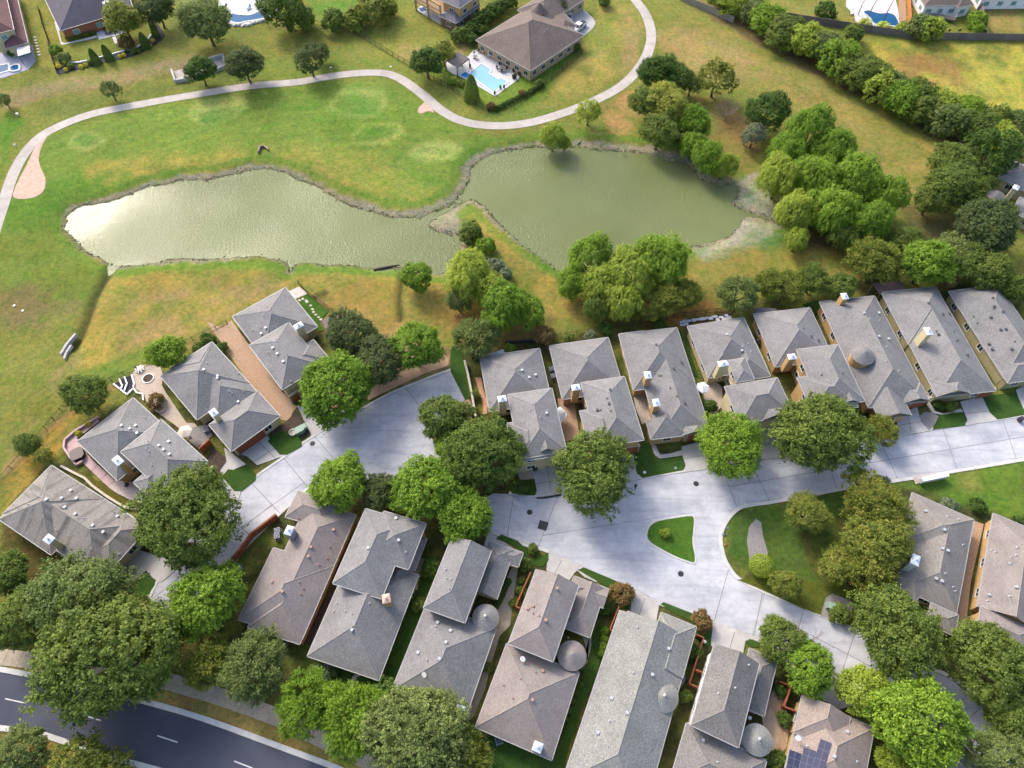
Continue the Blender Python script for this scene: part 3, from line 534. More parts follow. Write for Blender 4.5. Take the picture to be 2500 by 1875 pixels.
# ================================================================== HOUSES
CAPS = {}
def shingle(name, c1, c2, rowh=.17, tab=.34, vary=.5, bs=.5):
    """composition shingles: courses along the eave, tabs of slightly different tone"""
    m, nt, b = new_mat(name); uv = N(nt, 'UVMap').outputs[0]; tc = N(nt, 'TexCoord').outputs['Object']
    br = N(nt, 'TexBrick'); nt.links.new(uv, br.inputs['Vector']); br.inputs['Scale'].default_value = 1.0
    br.inputs['Brick Width'].default_value = tab; br.inputs['Row Height'].default_value = rowh; br.inputs['Mortar Size'].default_value = .014; br.inputs['Bias'].default_value = 0
    br.inputs['Color1'].default_value = (*c1, 1); br.inputs['Color2'].default_value = (*c2, 1); br.inputs['Mortar'].default_value = (*[x * .55 for x in c1], 1)
    n1 = noise(nt, tc, .35, 4); n2 = noise(nt, tc, 5.5, 3, .7)
    c = mix(nt, 1.0, br.outputs[0], ramp(nt, n1, [(.3, (.86,) * 3), (.7, (1.12,) * 3)]), 'MULTIPLY')
    c = mix(nt, 1.0, c, ramp(nt, n2, [(.3, (1 - vary * .5,) * 3), (.7, (1 + vary * .55,) * 3)]), 'MULTIPLY')
    oi = N(nt, 'ObjectInfo').outputs['Random']; c = mix(nt, 1.0, c, ramp(nt, oi, [(0, (.95, .95, .95)), (1, (1.05, 1.05, 1.05))]), 'MULTIPLY')
    nt.links.new(c, b.inputs['Base Color']); b.inputs['Roughness'].default_value = .9; b.inputs['Specular IOR Level'].default_value = .25
    bump(nt, b, br.outputs[0], bs, .03); MATS[name] = m; CAPS[name] = surf(name + '_cap', tuple(x * .93 for x in c1), tuple(x * .96 for x in c2), 2, .9, 8, .3, .02); return m
RG = shingle('shingle_grey', C(142, 140, 140), C(160, 158, 156))
RW = shingle('shingle_warm_grey', C(150, 144, 138), C(166, 160, 152))
RP = shingle('shingle_pale', C(164, 162, 154), C(146, 148, 146), .2, .3, .8, .8)
RT = shingle('shingle_taupe', C(156, 146, 142), C(168, 158, 152))
RD = shingle('shingle_brown', C(126, 112, 104), C(142, 128, 120), .2, .35, .5)
RM = shingle('shingle_maroon', C(122, 88, 88), C(132, 98, 96))
RU = shingle('shingle_plum', C(98, 94, 108), C(110, 106, 116))
RR = shingle('shingle_rose', C(176, 158, 146), C(162, 148, 140), .24, .36, .6, .6)
WC = surf('wall_cream', C(222, 206, 158), C(234, 220, 176), 1.0, .85, 8, .1, .01)
WTN = surf('wall_tan', C(206, 166, 110), C(222, 182, 128), 1.0, .85, 8, .1, .01)
WW = surf('wall_white', C(232, 230, 226, .85), C(242, 240, 238, .85), 1.0, .8, 8, .1, .01)
WK = surf('wall_khaki', C(176, 164, 118), C(192, 180, 136), 1.0, .85, 8, .1, .01)
def brick_mat(name, c1, c2, mo):
    m, nt, b = new_mat(name); tc = N(nt, 'TexCoord').outputs['Object']
    a = ramp(nt, noise(nt, tc, 5, 3, .8), [(.3, c1), (.7, c2)]); br = N(nt, 'TexBrick'); nt.links.new(tc, br.inputs['Vector']); br.inputs['Scale'].default_value = 3
    g = mix(nt, .5, a, br.outputs[0], 'MULTIPLY'); nt.links.new(a, b.inputs['Base Color']); b.inputs['Roughness'].default_value = .9; bump(nt, b, noise(nt, tc, 9), .4, .02); MATS[name] = m; return m
WB = brick_mat('wall_red_brick', C(176, 104, 76), C(200, 128, 94), C(190, 170, 150)); WBR = brick_mat('wall_brown_brick', C(128, 98, 78), C(152, 120, 96), C(150, 140, 120)); WSB = brick_mat('wall_tan_brick', C(200, 168, 128), C(216, 188, 148), C(200, 180, 150))
TRIM = plain('trim_white', C(230, 228, 222, .8), .6); TRIMT = plain('trim_tan', C(196, 184, 160), .6); GUT = plain('gutter_grey', C(188, 186, 182), .5); CAPM = plain('galvanised_cap', C(214, 222, 232, .75), .45, .1)
GLASS = plain('window_glass', C(60, 70, 72), .08, 0, .8); GLASST = plain('window_glass_teal', C(132, 176, 168), .1, 0, .8); SCREEN = plain('window_dark', C(44, 44, 48), .3)
GDOOR = surf('garage_door_wood', C(150, 82, 52), C(170, 98, 64), 2, .7, 8, .2, .02)
VENTM = plain('vent_metal', C(206, 208, 212), .5, .1); VENTD = plain('vent_dark', C(92, 92, 98), .6); VENTR = plain('vent_rust', C(190, 148, 128), .7)
mbv = MB(); mbv.box((0, 0, .0), (.34, .34, .5)); mbv.box((0, 0, .27), (.42, .42, .05)); ME_BOXV = {k: None for k in 'wdr'}
for k, m in (('w', VENTM), ('d', VENTD), ('r', VENTR)): ME_BOXV[k] = mbv.mesh('roof_vent', m)
mbp = MB(); mbp.tube([(0, 0, -.3), (0, 0, .45)], .06, 8); mbp.lathe([(.16, 0), (.16, .05), (.07, .12)], 8); ME_PIPE = {k: mbp.mesh('vent_pipe', m) for k, m in (('w', VENTM), ('d', VENTD), ('r', VENTR))}
class Block:
    def __init__(s, a, b, q, z, ang=None, slope=.5, hip=(1, 1), axis=None, base=0.0):
        A, B, Q = G(a, z), G(b, z), G(q, z); A, B, Q = [Vector(v[:2]) for v in (A, B, Q)]
        u = (B - A).normalized(); L = (B - A).length; M = (A + B) / 2
        if ang is not None:
            th = math.atan2(u.y, u.x); k = round((th - ang) / (math.pi / 2)); th = ang + k * math.pi / 2; u = Vector((math.cos(th), math.sin(th))); A = M - u * L / 2
        n = Vector((-u.y, u.x)); w = (Q - A).dot(n)
        if w < 0: A = A + n * w; w = -w
        s.A, s.u, s.n, s.L, s.W, s.z, s.slope, s.hip, s.base = A, u, n, L, w, z, slope, hip, base
        s.ang = math.atan2(u.y, u.x); s.along_u = (L >= w) if axis is None else axis == 'u'
    def pt(s, i, j, z=None):
        p = s.A + s.u * i + s.n * j; return (p.x, p.y, s.z if z is None else z)
    def P(s, i, j, z):
        """i along the ridge, j across"""
        return s.pt(i, j, z) if s.along_u else s.pt(j, i, z)
    def dims(s): return (s.L, s.W) if s.along_u else (s.W, s.L)
    def loc(s, x, y):
        d = Vector((x, y)) - s.A; i, j = d.dot(s.u), d.dot(s.n); return (i, j) if s.along_u else (j, i)
    def height(s, x, y):
        i, j = s.loc(x, y); L, W = s.dims()
        if i < 0 or j < 0 or i > L or j > W: return -1
        d = min(j, W - j); ins = s.ins()
        k = W / 2 / ins if ins else 1
        if s.hip[0]: d = min(d, i * k)
        if s.hip[1]: d = min(d, (L - i) * k)
        return s.z + s.slope * d
    def ins(s):
        L, W = s.dims(); nh = sum(s.hip); return min(W / 2, L / nh * .999 if nh else 1e9)
    def roof(s, mat, parent, name='roof'):
        L, W = s.dims(); h = s.z + s.slope * W / 2; ins = s.ins(); r0 = ins if s.hip[0] else 0; r1 = L - ins if s.hip[1] else L
        P = s.P; a, b, c, d = P(0, 0, s.z), P(L, 0, s.z), P(L, W, s.z), P(0, W, s.z); e, f = P(r0, W / 2, h), P(r1, W / 2, h)
        mb = MB(); sl = math.hypot(W / 2, h - s.z); fl = not s.along_u
        def add(pts, uv):
            if fl: pts, uv = pts[::-1], uv[::-1]
            mb.face(pts, 0, uv)
        add([a, b, f, e], [(0, 0), (L, 0), (r1, sl), (r0, sl)]); add([c, d, e, f], [(0, 0), (L, 0), (L - r0, sl), (L - r1, sl)])
        s2 = math.hypot(ins, h - s.z)
        if s.hip[0]: add([d, a, e], [(0, 0), (W, 0), (W / 2, s2)])
        if s.hip[1]: add([b, c, f], [(0, 0), (W, 0), (W / 2, s2)])
        t = .2
        lo = [(p[0], p[1], s.z - t) for p in (a, b, c, d)]; top = (a, b, c, d)
        for i in range(4):
            j = (i + 1) % 4; q = [lo[i], lo[j], top[j], top[i]]; mb.face(q[::-1] if fl else q, 1)
        mb.face(lo if fl else lo[::-1], 1)
        ro = mb.obj(name, [mat, TRIMT], parent)
        m2 = MB(); edges = [(e, f)] if (Vector(e) - Vector(f)).length > .3 else []
        if s.hip[0]: edges += [(a, e), (d, e)]
        if s.hip[1]: edges += [(b, f), (c, f)]
        for p, q in edges:
            p, q = Vector(p), Vector(q); tt = (q - p).normalized(); sd_ = Vector((tt.y, -tt.x, 0)).normalized() * .13; up = Vector((0, 0, .055)); dn = Vector((0, 0, -.05))
            q = q + tt * .02; m2.face([p + sd_ + dn, q + sd_ + dn, q + up, p + up]); m2.face([p + up, q + up, q - sd_ + dn, p - sd_ + dn]); m2.face([p + sd_ + dn, p + up, p - sd_ + dn])
        if m2.f: m2.obj('ridge_cap', CAPS[mat.name], ro)
        m3 = MB()
        for i in range(4):
            p, q = Vector(top[i]), Vector(top[(i + 1) % 4])
            if (i == 3 and not s.hip[0]) or (i == 1 and not s.hip[1]): continue
            tt = (q - p).normalized(); o = Vector((tt.y, -tt.x, 0)) * (.05 if not fl else -.05); m3.bar(p + o + Vector((0, 0, -.07)), q + o + Vector((0, 0, -.07)), .11, .13)
        m3.obj('gutter', GUT, ro); return ro
    def walls(s, mat, parent, ov=.45):
        L, W = s.dims(); mb = MB(); P = s.P; pts = [P(i, j, 0)[:2] for i, j in ((ov, ov), (L - ov, ov), (L - ov, W - ov), (ov, W - ov))]
        zt = s.z + .06; mb.prism(pts, s.base - .1, zt)
        hp = s.z + s.slope * W / 2 - .12
        for k, i in ((0, ov), (1, L - ov)):
            if not s.hip[k]: mb.face([P(i, ov, zt), P(i, W - ov, zt), P(i, W / 2, hp)])
        s.ov = ov; return mb.obj('wall', mat, parent)
    def sides(s):
        """the four wall faces: start, direction, length, outward normal"""
        ov = s.ov; A, u, n, L, W = s.A, s.u, s.n, s.L, s.W
        return [(A + u * ov + n * ov, u, L - 2 * ov, -n), (A + u * (L - ov) + n * ov, n, W - 2 * ov, u), (A + u * (L - ov) + n * (W - ov), -u, L - 2 * ov, n), (A + u * ov + n * (W - ov), -n, W - 2 * ov, -u)]
def window(house, p, t, nrm, zc, w, h, frame=None, glass=None, mull=1):
    frame = frame or TRIM; glass = glass or GLASS
    c = Vector((p.x, p.y, zc)); t3 = Vector((t.x, t.y, 0)); n3 = Vector((nrm.x, nrm.y, 0)); z3 = Vector((0, 0, 1)); mb = MB(); o = n3 * .03
    for a, b, ww in ((-1, -1, 0), (1, 1, 0)):
        mb.bar(c + o + t3 * (a * w / 2) - z3 * (h / 2 + .05), c + o + t3 * (a * w / 2) + z3 * (h / 2 + .05), .1, .1); mb.bar(c + o - t3 * (w / 2 - .05) + z3 * (a * h / 2), c + o + t3 * (w / 2 - .05) + z3 * (a * h / 2), .1, .1)
    for i in range(mull): x = w * ((i + 1) / (mull + 1) - .5); mb.bar(c + o * .9 + t3 * x - z3 * (h / 2 - .05), c + o * .9 + t3 * x + z3 * (h / 2 - .05), .05, .05)
    fr = mb.obj('window', frame, house)
    m2 = MB(); o2 = n3 * .02; q = [c + o2 + t3 * (w / 2 * a) + z3 * (h / 2 * b) for a, b in ((-1, -1), (1, -1), (1, 1), (-1, 1))]; m2.face(q); m2.obj('pane', glass, fr)
def auto_windows(house, blocks, glass=None, frame=None, every=4.2):
    for bi, b in enumerate(blocks):
        for st, t, L, nrm in b.sides():
            mid = st + t * L / 2
            if nrm.dot(-mid.normalized()) < .12 or L < 2.4: continue
            k = max(1, int(L / every))
            for i in range(k):
                p = st + t * (L * (i + .5) / k)
                for zc in ([1.6] if b.z < 4.2 else [1.6, 4.3]):
                    zc += b.base
                    if any(o is not b and o.height(*(p + nrm * .4)) > zc + .4 for o in blocks): continue
                    window(house, p, t, nrm, min(zc, b.z - .8), min(1.5, L * .45), 1.25, frame, glass)
def roof_z(blocks, p):
    z = 4.0
    for _ in range(6): w = G(p, z); h = max(b.height(w.x, w.y) for b in blocks); z = h if h > 0 else 3.2
    return G(p, z)
def chimney(house, blocks, p, ztop, mat, cap=CAPM, w=1.25, d=.95, ang=None):
    """p is the plan reference of the cap's centre"""
    c = G(p, ztop); rz = blocks[0].ang if ang is None else ang; zb = max(2.0, ztop - 4.5); mb = MB(); mb.box((c.x, c.y, (zb + ztop - .25) / 2), (w, d, ztop - .25 - zb), rz)
    mb.box((c.x, c.y, ztop - .32), (w + .16, d + .16, .14), rz); ch = mb.obj('chimney', mat, house)
    m2 = MB(); x, y = w / 2 + .14, d / 2 + .14; cs, sn = math.cos(rz), math.sin(rz)
    q = [(c.x + a * cs - b * sn, c.y + a * sn + b * cs) for a, b in ((-x, -y), (x, -y), (x, y), (-x, y))]
    m2.prism(q, ztop - .25, ztop - .16, 0, True); tp = (c.x, c.y, ztop + .12)
    for i in range(4): j = (i + 1) % 4; m2.face([(*q[i], ztop - .16), (*q[j], ztop - .16), tp])
    m2.tube([(c.x, c.y, ztop), (c.x, c.y, ztop + .3)], .13, 10); m2.lathe([(.2, .3), (.2, .34), (.02, .42)], 10, (c.x, c.y, ztop)); m2.obj('chimney_cap', cap, ch)
def turret(house, p, r, z, wmat, rmat, rise=1.5, knob=True):
    c = G(p, z); mb = MB(); mb.lathe([(r - .3, -.1), (r - .3, z + .02)], 24, (c.x, c.y, 0)); mb.obj('turret_wall', wmat, house, smooth=False)
    n = 32; m2 = MB(); rows = 7
    for k in range(rows):
        r0, r1 = r * (1 - k / rows), r * (1 - (k + 1) / rows); z0, z1 = z + rise * k / rows, z + rise * (k + 1) / rows
        for i in range(n):
            a0, a1 = 2 * math.pi * i / n, 2 * math.pi * (i + 1) / n
            q = [(c.x + rr * math.cos(a), c.y + rr * math.sin(a), zz) for rr, a, zz in ((r0, a0, z0 + .015), (r0, a1, z0 + .015), (r1, a1, z1), (r1, a0, z1))]
            uv = [(a0 * r0, k * .5), (a1 * r0, k * .5), (a1 * r0, k * .5 + .5), (a0 * r0, k * .5 + .5)]; m2.face(q if k < rows - 1 else q, 0, uv)
    for i in range(n):
        a0, a1 = 2 * math.pi * i / n, 2 * math.pi * (i + 1) / n; q = [(c.x + r * math.cos(a), c.y + r * math.sin(a), zz) for a, zz in ((a0, z - .18), (a1, z - .18), (a1, z + .015), (a0, z + .015))]; m2.face(q, 1)
    ro = m2.obj('turret_roof', [rmat, TRIMT], house)
    if knob: m3 = MB(); m3.lathe([(.18, -.05), (.2, .05), (.08, .14), (.1, .26), (.01, .36)], 10, (c.x, c.y, z + rise)); m3.obj('finial', TRIM, ro)
def garage(house, a, b, h=2.3, mat=None, n=4):
    """sectional door standing on the line a-b"""
    A, B = G(a, .1), G(b, .1); t = (B - A); L = t.length; t.normalize(); nrm = Vector((t.y, -t.x, 0)); nrm = nrm if nrm.dot(Vector((-A.x, -A.y, 0))) > 0 else -nrm
    def hit(p):
        for bl_ in LASTB:
            i, j = bl_.loc(p.x, p.y); L_, W_ = bl_.dims()
            if bl_.ov - .02 < i < L_ - bl_.ov + .02 and bl_.ov - .02 < j < W_ - bl_.ov + .02: return True
    for _ in range(40):
        if not any(hit(A.lerp(B, k) - nrm * .02) for k in (.1, .5, .9)): break
        A = A + nrm * .08; B = B + nrm * .08
    mb = MB(); mb.box(((A.x + B.x) / 2 - nrm.x * .25, (A.y + B.y) / 2 - nrm.y * .25, 1.35), (L + .5, .4, 2.75), math.atan2(t.y, t.x)); dr = mb.obj('garage_surround', TRIMT, house)
    for i in range(n):
        m = MB(); m.box(((A.x + B.x) / 2 + nrm.x * -.02, (A.y + B.y) / 2 + nrm.y * -.02, .1 + h / n * (i + .5)), (L, .09, h / n - .03), math.atan2(t.y, t.x)); m.obj('door_panel', mat or GDOOR, dr)
def house(label, blocks, roof, wall, name='house', win=True, vents=(), pipes=(), vk='w', glass=None, frame=None, group=None, slope=.5, ov=.45, every=4.2):
    """blocks: (a, b, q, eave height[, options]) with plan references of an eave edge a-b and a point on the opposite eave"""
    global LASTB; bl = []; LASTB = bl
    for i, s in enumerate(blocks):
        k = dict(slope=slope); k.update(s[4] if len(s) > 4 else {}); m = k.pop('wall', wall); 
        b = Block(s[0], s[1], s[2], s[3] + .035 * i, bl[0].ang if bl and not k.pop('free', False) else None, **k); b.wm = m; bl.append(b)
    c = bl[0].A + bl[0].u * bl[0].L / 2 + bl[0].n * bl[0].W / 2
    h = empty(name, (0, 0, 0), label=label, cat='house', group=group)
    for i, b in enumerate(bl): b.walls(b.wm, h, ov + .017 * i); b.roof(roof, h)
    if win: auto_windows(h, bl, glass, frame, every)
    for lst, src, nm in ((vents, ME_BOXV, 'roof_vent'), (pipes, ME_PIPE, 'vent_pipe')):
        for p in lst: w = roof_z(bl, p); o = link(nm, src[vk], h); o.location = w; o.rotation_euler = (0, 0, bl[0].ang)
    # the Empty stands at the base of the house; parts keep their site coordinates
    for ch in h.children: ch.matrix_parent_inverse = Matrix.Translation((-c.x, -c.y, 0))
    h.location = (c.x, c.y, 0); h['_b'] = 0; del h['_b']
    return h, bl
def late(h):
    """parts added after the house has been placed"""
    for ch in h.children: ch.matrix_parent_inverse = Matrix.Translation(-h.location)
def streaks(m):
    nt = m.node_tree; b = nt.nodes['Principled BSDF']; src = b.inputs['Base Color'].links[0].from_socket; uv = N(nt, 'UVMap').outputs[0]; mp = N(nt, 'Mapping'); mp.inputs['Scale'].default_value = (.55, .06, 1); nt.links.new(uv, mp.inputs[0])
    c = mix(nt, 1.0, src, ramp(nt, noise(nt, mp.outputs[0], 1.0, 3, .5), [(.36, (.5, .5, .52)), (.5, (1, 1, 1))]), 'MULTIPLY'); nt.links.new(c, b.inputs['Base Color'])
RS = shingle('shingle_streaked', C(150, 144, 138), C(166, 160, 152)); streaks(RS)
E2 = 5.7
# ---- west court houses
h, b = house('grey hip-roofed house with dark rain streaks on its long roof slope', [(T('C1', 395,745), T('C1', 1105,1195), T('C1', 510,1450), 3.0), (T('C1', 395,745), T('C1', 0,1168), T('C1', 375,1458), 3.0, dict(axis='u')), (T('C1', 1115,1210), T('C1', 890,1560), T('C1', 610,1500), 3.2)], RS, WC,
    vents=T('C1', 363,1010,480,1000,505,1070,585,1122,720,1210,800,1262,910,1140,550,942,595,1002), pipes=T('C1', 290,985,225,1050,440,1245,880,1110,650,1155,705,1398,920,1432))
chimney(h, b, T('C1', 372, 1312), 6.9, WC); late(h)
h, b = house('grey house behind a pink paved terrace with a covered hot tub', [(T('C1', 595,560), T('C1', 905,865), T('C1', 1000,200), 3.0), (T('C1', 1235,395), T('C1', 1610,710), T('C1', 940,650), 5.0), (T('C1', 1025,880), T('C1', 1145,985), T('C1', 1400,745), 4.4), (T('C1', 1370,725), T('C1', 1545,745), T('C1', 1470,850), 4.9, dict(free=True, slope=.4))], RG, WTN,
    vents=T('C1', 1305,565,1228,595,1265,628,1310,662,940,440,1005,465,1050,440,1060,500), pipes=T('C1', 1130,620,1150,640,1120,380,940,480,1145,560,1175,745), vk='w')
chimney(h, b, T('C1', 905, 705), 6.6, WTN, w=1.6); garage(h, T('C1', 1590, 890), T('C1', 1680, 815)); late(h)
h, b = house('grey house with a cream parasol in its side courtyard', [(T('C1', 1634,-208), T('C1', 1990,185), T('C1', 1640,370), 3.0), (T('C1', 1634,-208), T('C1', 1245,65), T('C1', 1505,405), 3.0, dict(axis='u')), (T('C1', 1800,655), T('C1', 2145,350), T('C1', 1600,440), 3.1)], RG, WC,
    vents=T('C1', 1575,10,1680,60,1680,75,1840,258), pipes=T('C1', 1770,175,1790,190,1880,175,1840,40,1600,-40,1850,-60))
chimney(h, b, T('C1', 1645, 335), 6.3, WC); garage(h, T('C1', 1840, 650), T('C1', 2045, 505)); late(h)
h, b = house('grey house beside a fenced strip garden with stepping stones', [(T('B2', -104,1020), T('B2', 305,795), T('B2', 525,1115), 3.0), (T('B2', 35,1235), T('B2', 270,1590), T('B2', 340,1075), 4.6), (T('B2', 525,1195), T('B2', 655,1365), T('B2', 300,1400), 4.0, dict(hip=(1, 1))), (T('B2', 295,1590), T('B2', 430,1500), T('B2', 330,1380), 3.9, dict(hip=(0, 1), axis='n'))], RG, WC,
    pipes=T('B2', 120,975,170,945,115,1105,50,1130,135,1015,190,1210,235,1195,170,1300), vents=T('B2', 155,1110,210,1265,290,1370,245,1310,120,1155), vk='w')
chimney(h, b, T('B2', 405, 1085), 7.0, WC, w=1.4); garage(h, T('C2', 372, 270), T('C2', 425, 232)); late(h)
# ---- north row along the street
h, b = house('grey two-part house beside the retaining wall at the court head', [(T('B2', 1805,1330), T('B3', 370,1265), T('B3', -60,1760), 3.0), (T('C3', 125,200), T('C3', 465,150), T('C3', 578,640), E2), (T('C3', 130,420), T('C3', 165,725), T('C3', 420,560), E2 - .3), (T('C3', 350,640), T('C3', 505,650), T('C3', 440,510), E2 - .2, dict(hip=(0, 1), axis='n', slope=.8))], RG, WC,
    pipes=T('C3', 210,20,300,320,250,410,430,325,375,375), vents=T('C3', 235,15,290,70,340,50,425,345), vk='w')
chimney(h, b, T('C3', 82, 228), 7.4, WC); late(h)
h, b = house('grey house whose side court holds a half-round white shade sail', [(T('B3', 445,1245), T('B3', 900,1180), T('B3', 545,1660), 3.0), (T('C3', 690,110), T('C3', 1025,58), T('C3', 1172,550), E2), (T('C3', 660,330), T('C3', 775,618), T('C3', 960,330), E2 - .4)], RG, WTN,
    pipes=T('C3', 890,230,920,325,840,320,860,470,870,520), vents=T('C3', 905,270,815,320,915,165), vk='d')
chimney(h, b, T('C3', 652, 140), 7.0, WTN); garage(h, T('C3', 965, 635), T('C3', 1110, 612)); late(h)
h, b = house('long grey single-storey house with two tan chimneys', [(T('B3', 1430,1105), T('B3', 1690,1905), T('B3', 1192,1600), 3.0), (T('B3', 980,1155), T('B3', 1430,1105), T('B3', 1095,1590), 3.0, dict(axis='n')), (T('C3', 1185,405), T('C3', 1240,545), T('C3', 1480,420), 3.1, dict(hip=(0, 1), axis='u')), (T('C3', 1480,490), T('C3', 1640,520), T('C3', 1570,420), 3.2, dict(hip=(0, 1), axis='n'))], RG, WTN,
    pipes=T('C3', 1380,150,1430,215,1290,55,1310,55), vents=T('C3', 1405,0,1490,265) + T('B3', 1270,1240, 1465,1375), vk='d')
chimney(h, b, T('C3', 1208, 45), 6.4, WTN); chimney(h, b, T('C3', 1272, 258), 6.0, WTN); garage(h, T('C3', 1500, 560), T('C3', 1640, 530)); late(h)
h, b = house('cream-walled house with a white parasol beside its tall pale chimney', [(T('B3', 1510,1095), T('B3', 1945,1025), T('B3', 1640,1500), 3.0), (T('C3', 1805,155), T('C3', 2195,52), T('C3', 2326,355), E2), (T('C3', 1820,-62), T('C3', 1955,-85), T('C3', 2010,85), E2 - .1), (T('B3', 1945,1025), T('B3', 2150,1480), T('B3', 1800,1330), 3.0, dict(axis='u')), (T('C3', 2090,415), T('C3', 2320,345), T('C3', 2160,260), E2 - .2, dict(hip=(0, 1), axis='n'))], RG, WC,
    pipes=T('B3', 1780,1320,1940,1250,1980,1230,2000,1290), vents=T('B3', 1815,1162,1930,1285), vk='w')
chimney(h, b, T('B3', 1788, 1378), 8.2, WC, w=1.5); late(h)
h, b = house('tan-walled two-storey house with a small upper window pair', [(T('B4', 125,1000), T('B4', 560,950), T('B4', 285,1410), 3.0), (T('B4', 458,1278), T('B4', 775,1230), T('B4', 985,1672), E2), (T('B4', 465,1490), T('B4', 575,1762), T('B4', 880,1600), E2 - .2), (T('B4', 780,1700), T('B4', 960,1680), T('B4', 860,1540), E2 - .3, dict(hip=(0, 1), axis='n'))], RG, WTN,
    pipes=T('B4', 510,1115,650,1470,810,1460,800,1360), vents=T('B4', 570,1175,625,1205), vk='d')
chimney(h, b, T('B4', 425, 1325), 7.2, WTN); late(h)
h, b = house('grey house with a round tan turret facing the neighbouring court', [(T('B4', 1060,860), T('B4', 1480,1670), T('B4', 640,920), 3.0), (T('C4', 985,90), T('C4', 1065,390), T('C4', 1290,250), 3.1, dict(hip=(1, 0), axis='u')), (T('C4', 1290,270), T('C4', 1480,240), T('C4', 1350,120), 3.2, dict(hip=(0, 1), axis='n'))], RG, WTN,
    pipes=T('B4', 1020,1040,1095,1050,1150,1255,1145,1365,1245,1440), vents=T('B4', 975,995,1090,995,1165,1195,1090,1175), vk='w')
turret(h, T('B4', 970, 1318), 2.15, 5.4, WTN, RG, 1.2, False); chimney(h, b, T('B4', 832, 858), 6.4, WTN); garage(h, T('C4', 1285, 280), T('C4', 1420, 248)); late(h)
h, b = house('grey house with khaki side walls and a leaning-looking cream chimney', [(T('B4', 1530,790), T('B4', 1995,1592), T('B4', 1410,1390), 3.0), (T('B4', 1120,850), T('B4', 1530,790), T('B4', 1320,1235), 3.0, dict(axis='n')), (T('C4', 1540,215), T('C4', 1795,190), T('C4', 1680,60), 3.2, dict(hip=(0, 1), axis='n'))], RG, WK,
    pipes=T('B4', 1535,1135,1690,1210,1670,1140,1700,1205), vents=T('B4', 1585,1005,1635,1000,1550,1160,1475,920,1775,1320), vk='d')
chimney(h, b, T('B4', 1478, 1128), 7.6, WC, w=1.5); garage(h, T('C4', 1800, 190), T('C4', 1900, 172)); late(h)
h, b = house('grey house at the street end with a long khaki side wall', [(T('B4', 1630,825), T('B4', 2060,1500), T('B4', 2010,770), 3.0), (T('B4', 1975,1350), T('B4', 2085,1535), T('B4', 2330,1300), 3.1, dict(axis='n'))], RG, WK,
    pipes=T('B4', 1975,960,2140,1215,1820,1020,1850,1075), vents=T('B4', 1970,880,1980,945,2050,985,1955,1030,2030,1125,2115,1275,2070,1120,1940,1235,1965,1275), vk='d')
# ---- right-hand corner houses
h, b = house('grey corner house behind the olive hedge trees', [(T('C4', 1825,1165), T('C4', 1690,1890), T('C4', 1345,1300), 3.0), (T('C4', 1350,955), T('C4', 1825,1165), T('C4', 1740,1560), 3.0, dict(free=True)), (T('D4', 1705,400), T('D4', 1678,562), T('D4', 1480,380), 3.1, dict(free=True)), (T('C4', 1345,1480), T('C4', 1200,1640), T('C4', 1500,1650), 3.0, dict(free=True))], RW, WC,
    vents=T('C4', 1450,1100,1595,1245,1580,1390,1620,1405) + T('D4', 1530,120,1575,140), pipes=T('C4', 1620,1140,1740,1360,1705,1165) + T('D4', 1605,80,1665,185,1680,215,1260,120))
chimney(h, b, T('C4', 1380, 1472), 6.8, TRIM, w=1.5); late(h)
h, b = house('rose-grey house with an orange gable wall at the side passage', [(T('C4', 1975,1115), T('C4', 1850,1835), T('C4', 2420,1290), 3.0, dict(hip=(1, 0), axis='u')), (T('D4', 1880,330), T('D4', 1840,560), T('D4', 2300,420), 3.6, dict(hip=(1, 1)))], RT, WTN,
    vents=T('D4', 2150,185,1940,245), pipes=T('C4', 1960,1400,1990,1415,2110,1455,2160,1380,2150,1440,2100,1500) + T('D4', 2110,5,2100,255,1930,290))
# ---- south row between street and collector road
h, b = house('taupe L-shaped house with air conditioners in its corner yard', [(T('C2', 850,1130), T('C2', 415,2126), T('C2', 330,1340), 3.0), (T('C2', 415,2126), T('C2', -41,1905), T('C2', 160,1365), 3.0, dict(axis='n')), (T('C2', 430,955), T('C2', 275,1130), T('C2', 640,1230), 3.1)], RT, WTN, vk='r',
    vents=T('C2', 678,1245,505,1378,485,1450) + T('D2', 205,143,285,220), pipes=T('C2', 650,1375,630,1465,565,1515,408,1155,395,1270) + T('D2', 445,195,425,238,415,145))
chimney(h, b, T('C2', 332, 1245), 6.2, plain('chimney_grey', C(168, 164, 178), .7)); late(h)
h, b = house('grey two-storey house with a pink metal chimney cap above its stone path', [(T('C2', 925,1080), T('C2', 670,1656), T('C2', 1045,1781), E2), (T('C2', 1390,1195), T('C2', 1255,1550), T('C2', 1000,1250), E2 - .1, dict(axis='n')), (T('D2', 1330,90), T('D2', 1030,905), T('D2', 480,705), 3.0), (T('C2', 1300,1560), T('C2', 1400,1310), T('C2', 1330,1280), 3.0), (T('D2', 1160,280), T('D2', 1270,20), T('D2', 1100,100), 3.1)], RG, WTN, vk='w',
    vents=T('C2', 945,1385,1180,1325,1160,1155) + T('D2', 820,515), pipes=T('C2', 800,1390,1235,1415) + T('D2', 705,310,680,370,770,370,820,390,955,310))
chimney(h, b, T('D2', 1082, 270), 7.0, WTN, cap=plain('pink_cap', C(228, 190, 172), .6), w=1.1, ang=b[0].ang + .5); garage(h, T('C2', 1060, 1075), T('C2', 1270, 1135), mat=surf('garage_door_tan', C(190, 160, 104), C(202, 174, 118), 2)); late(h)
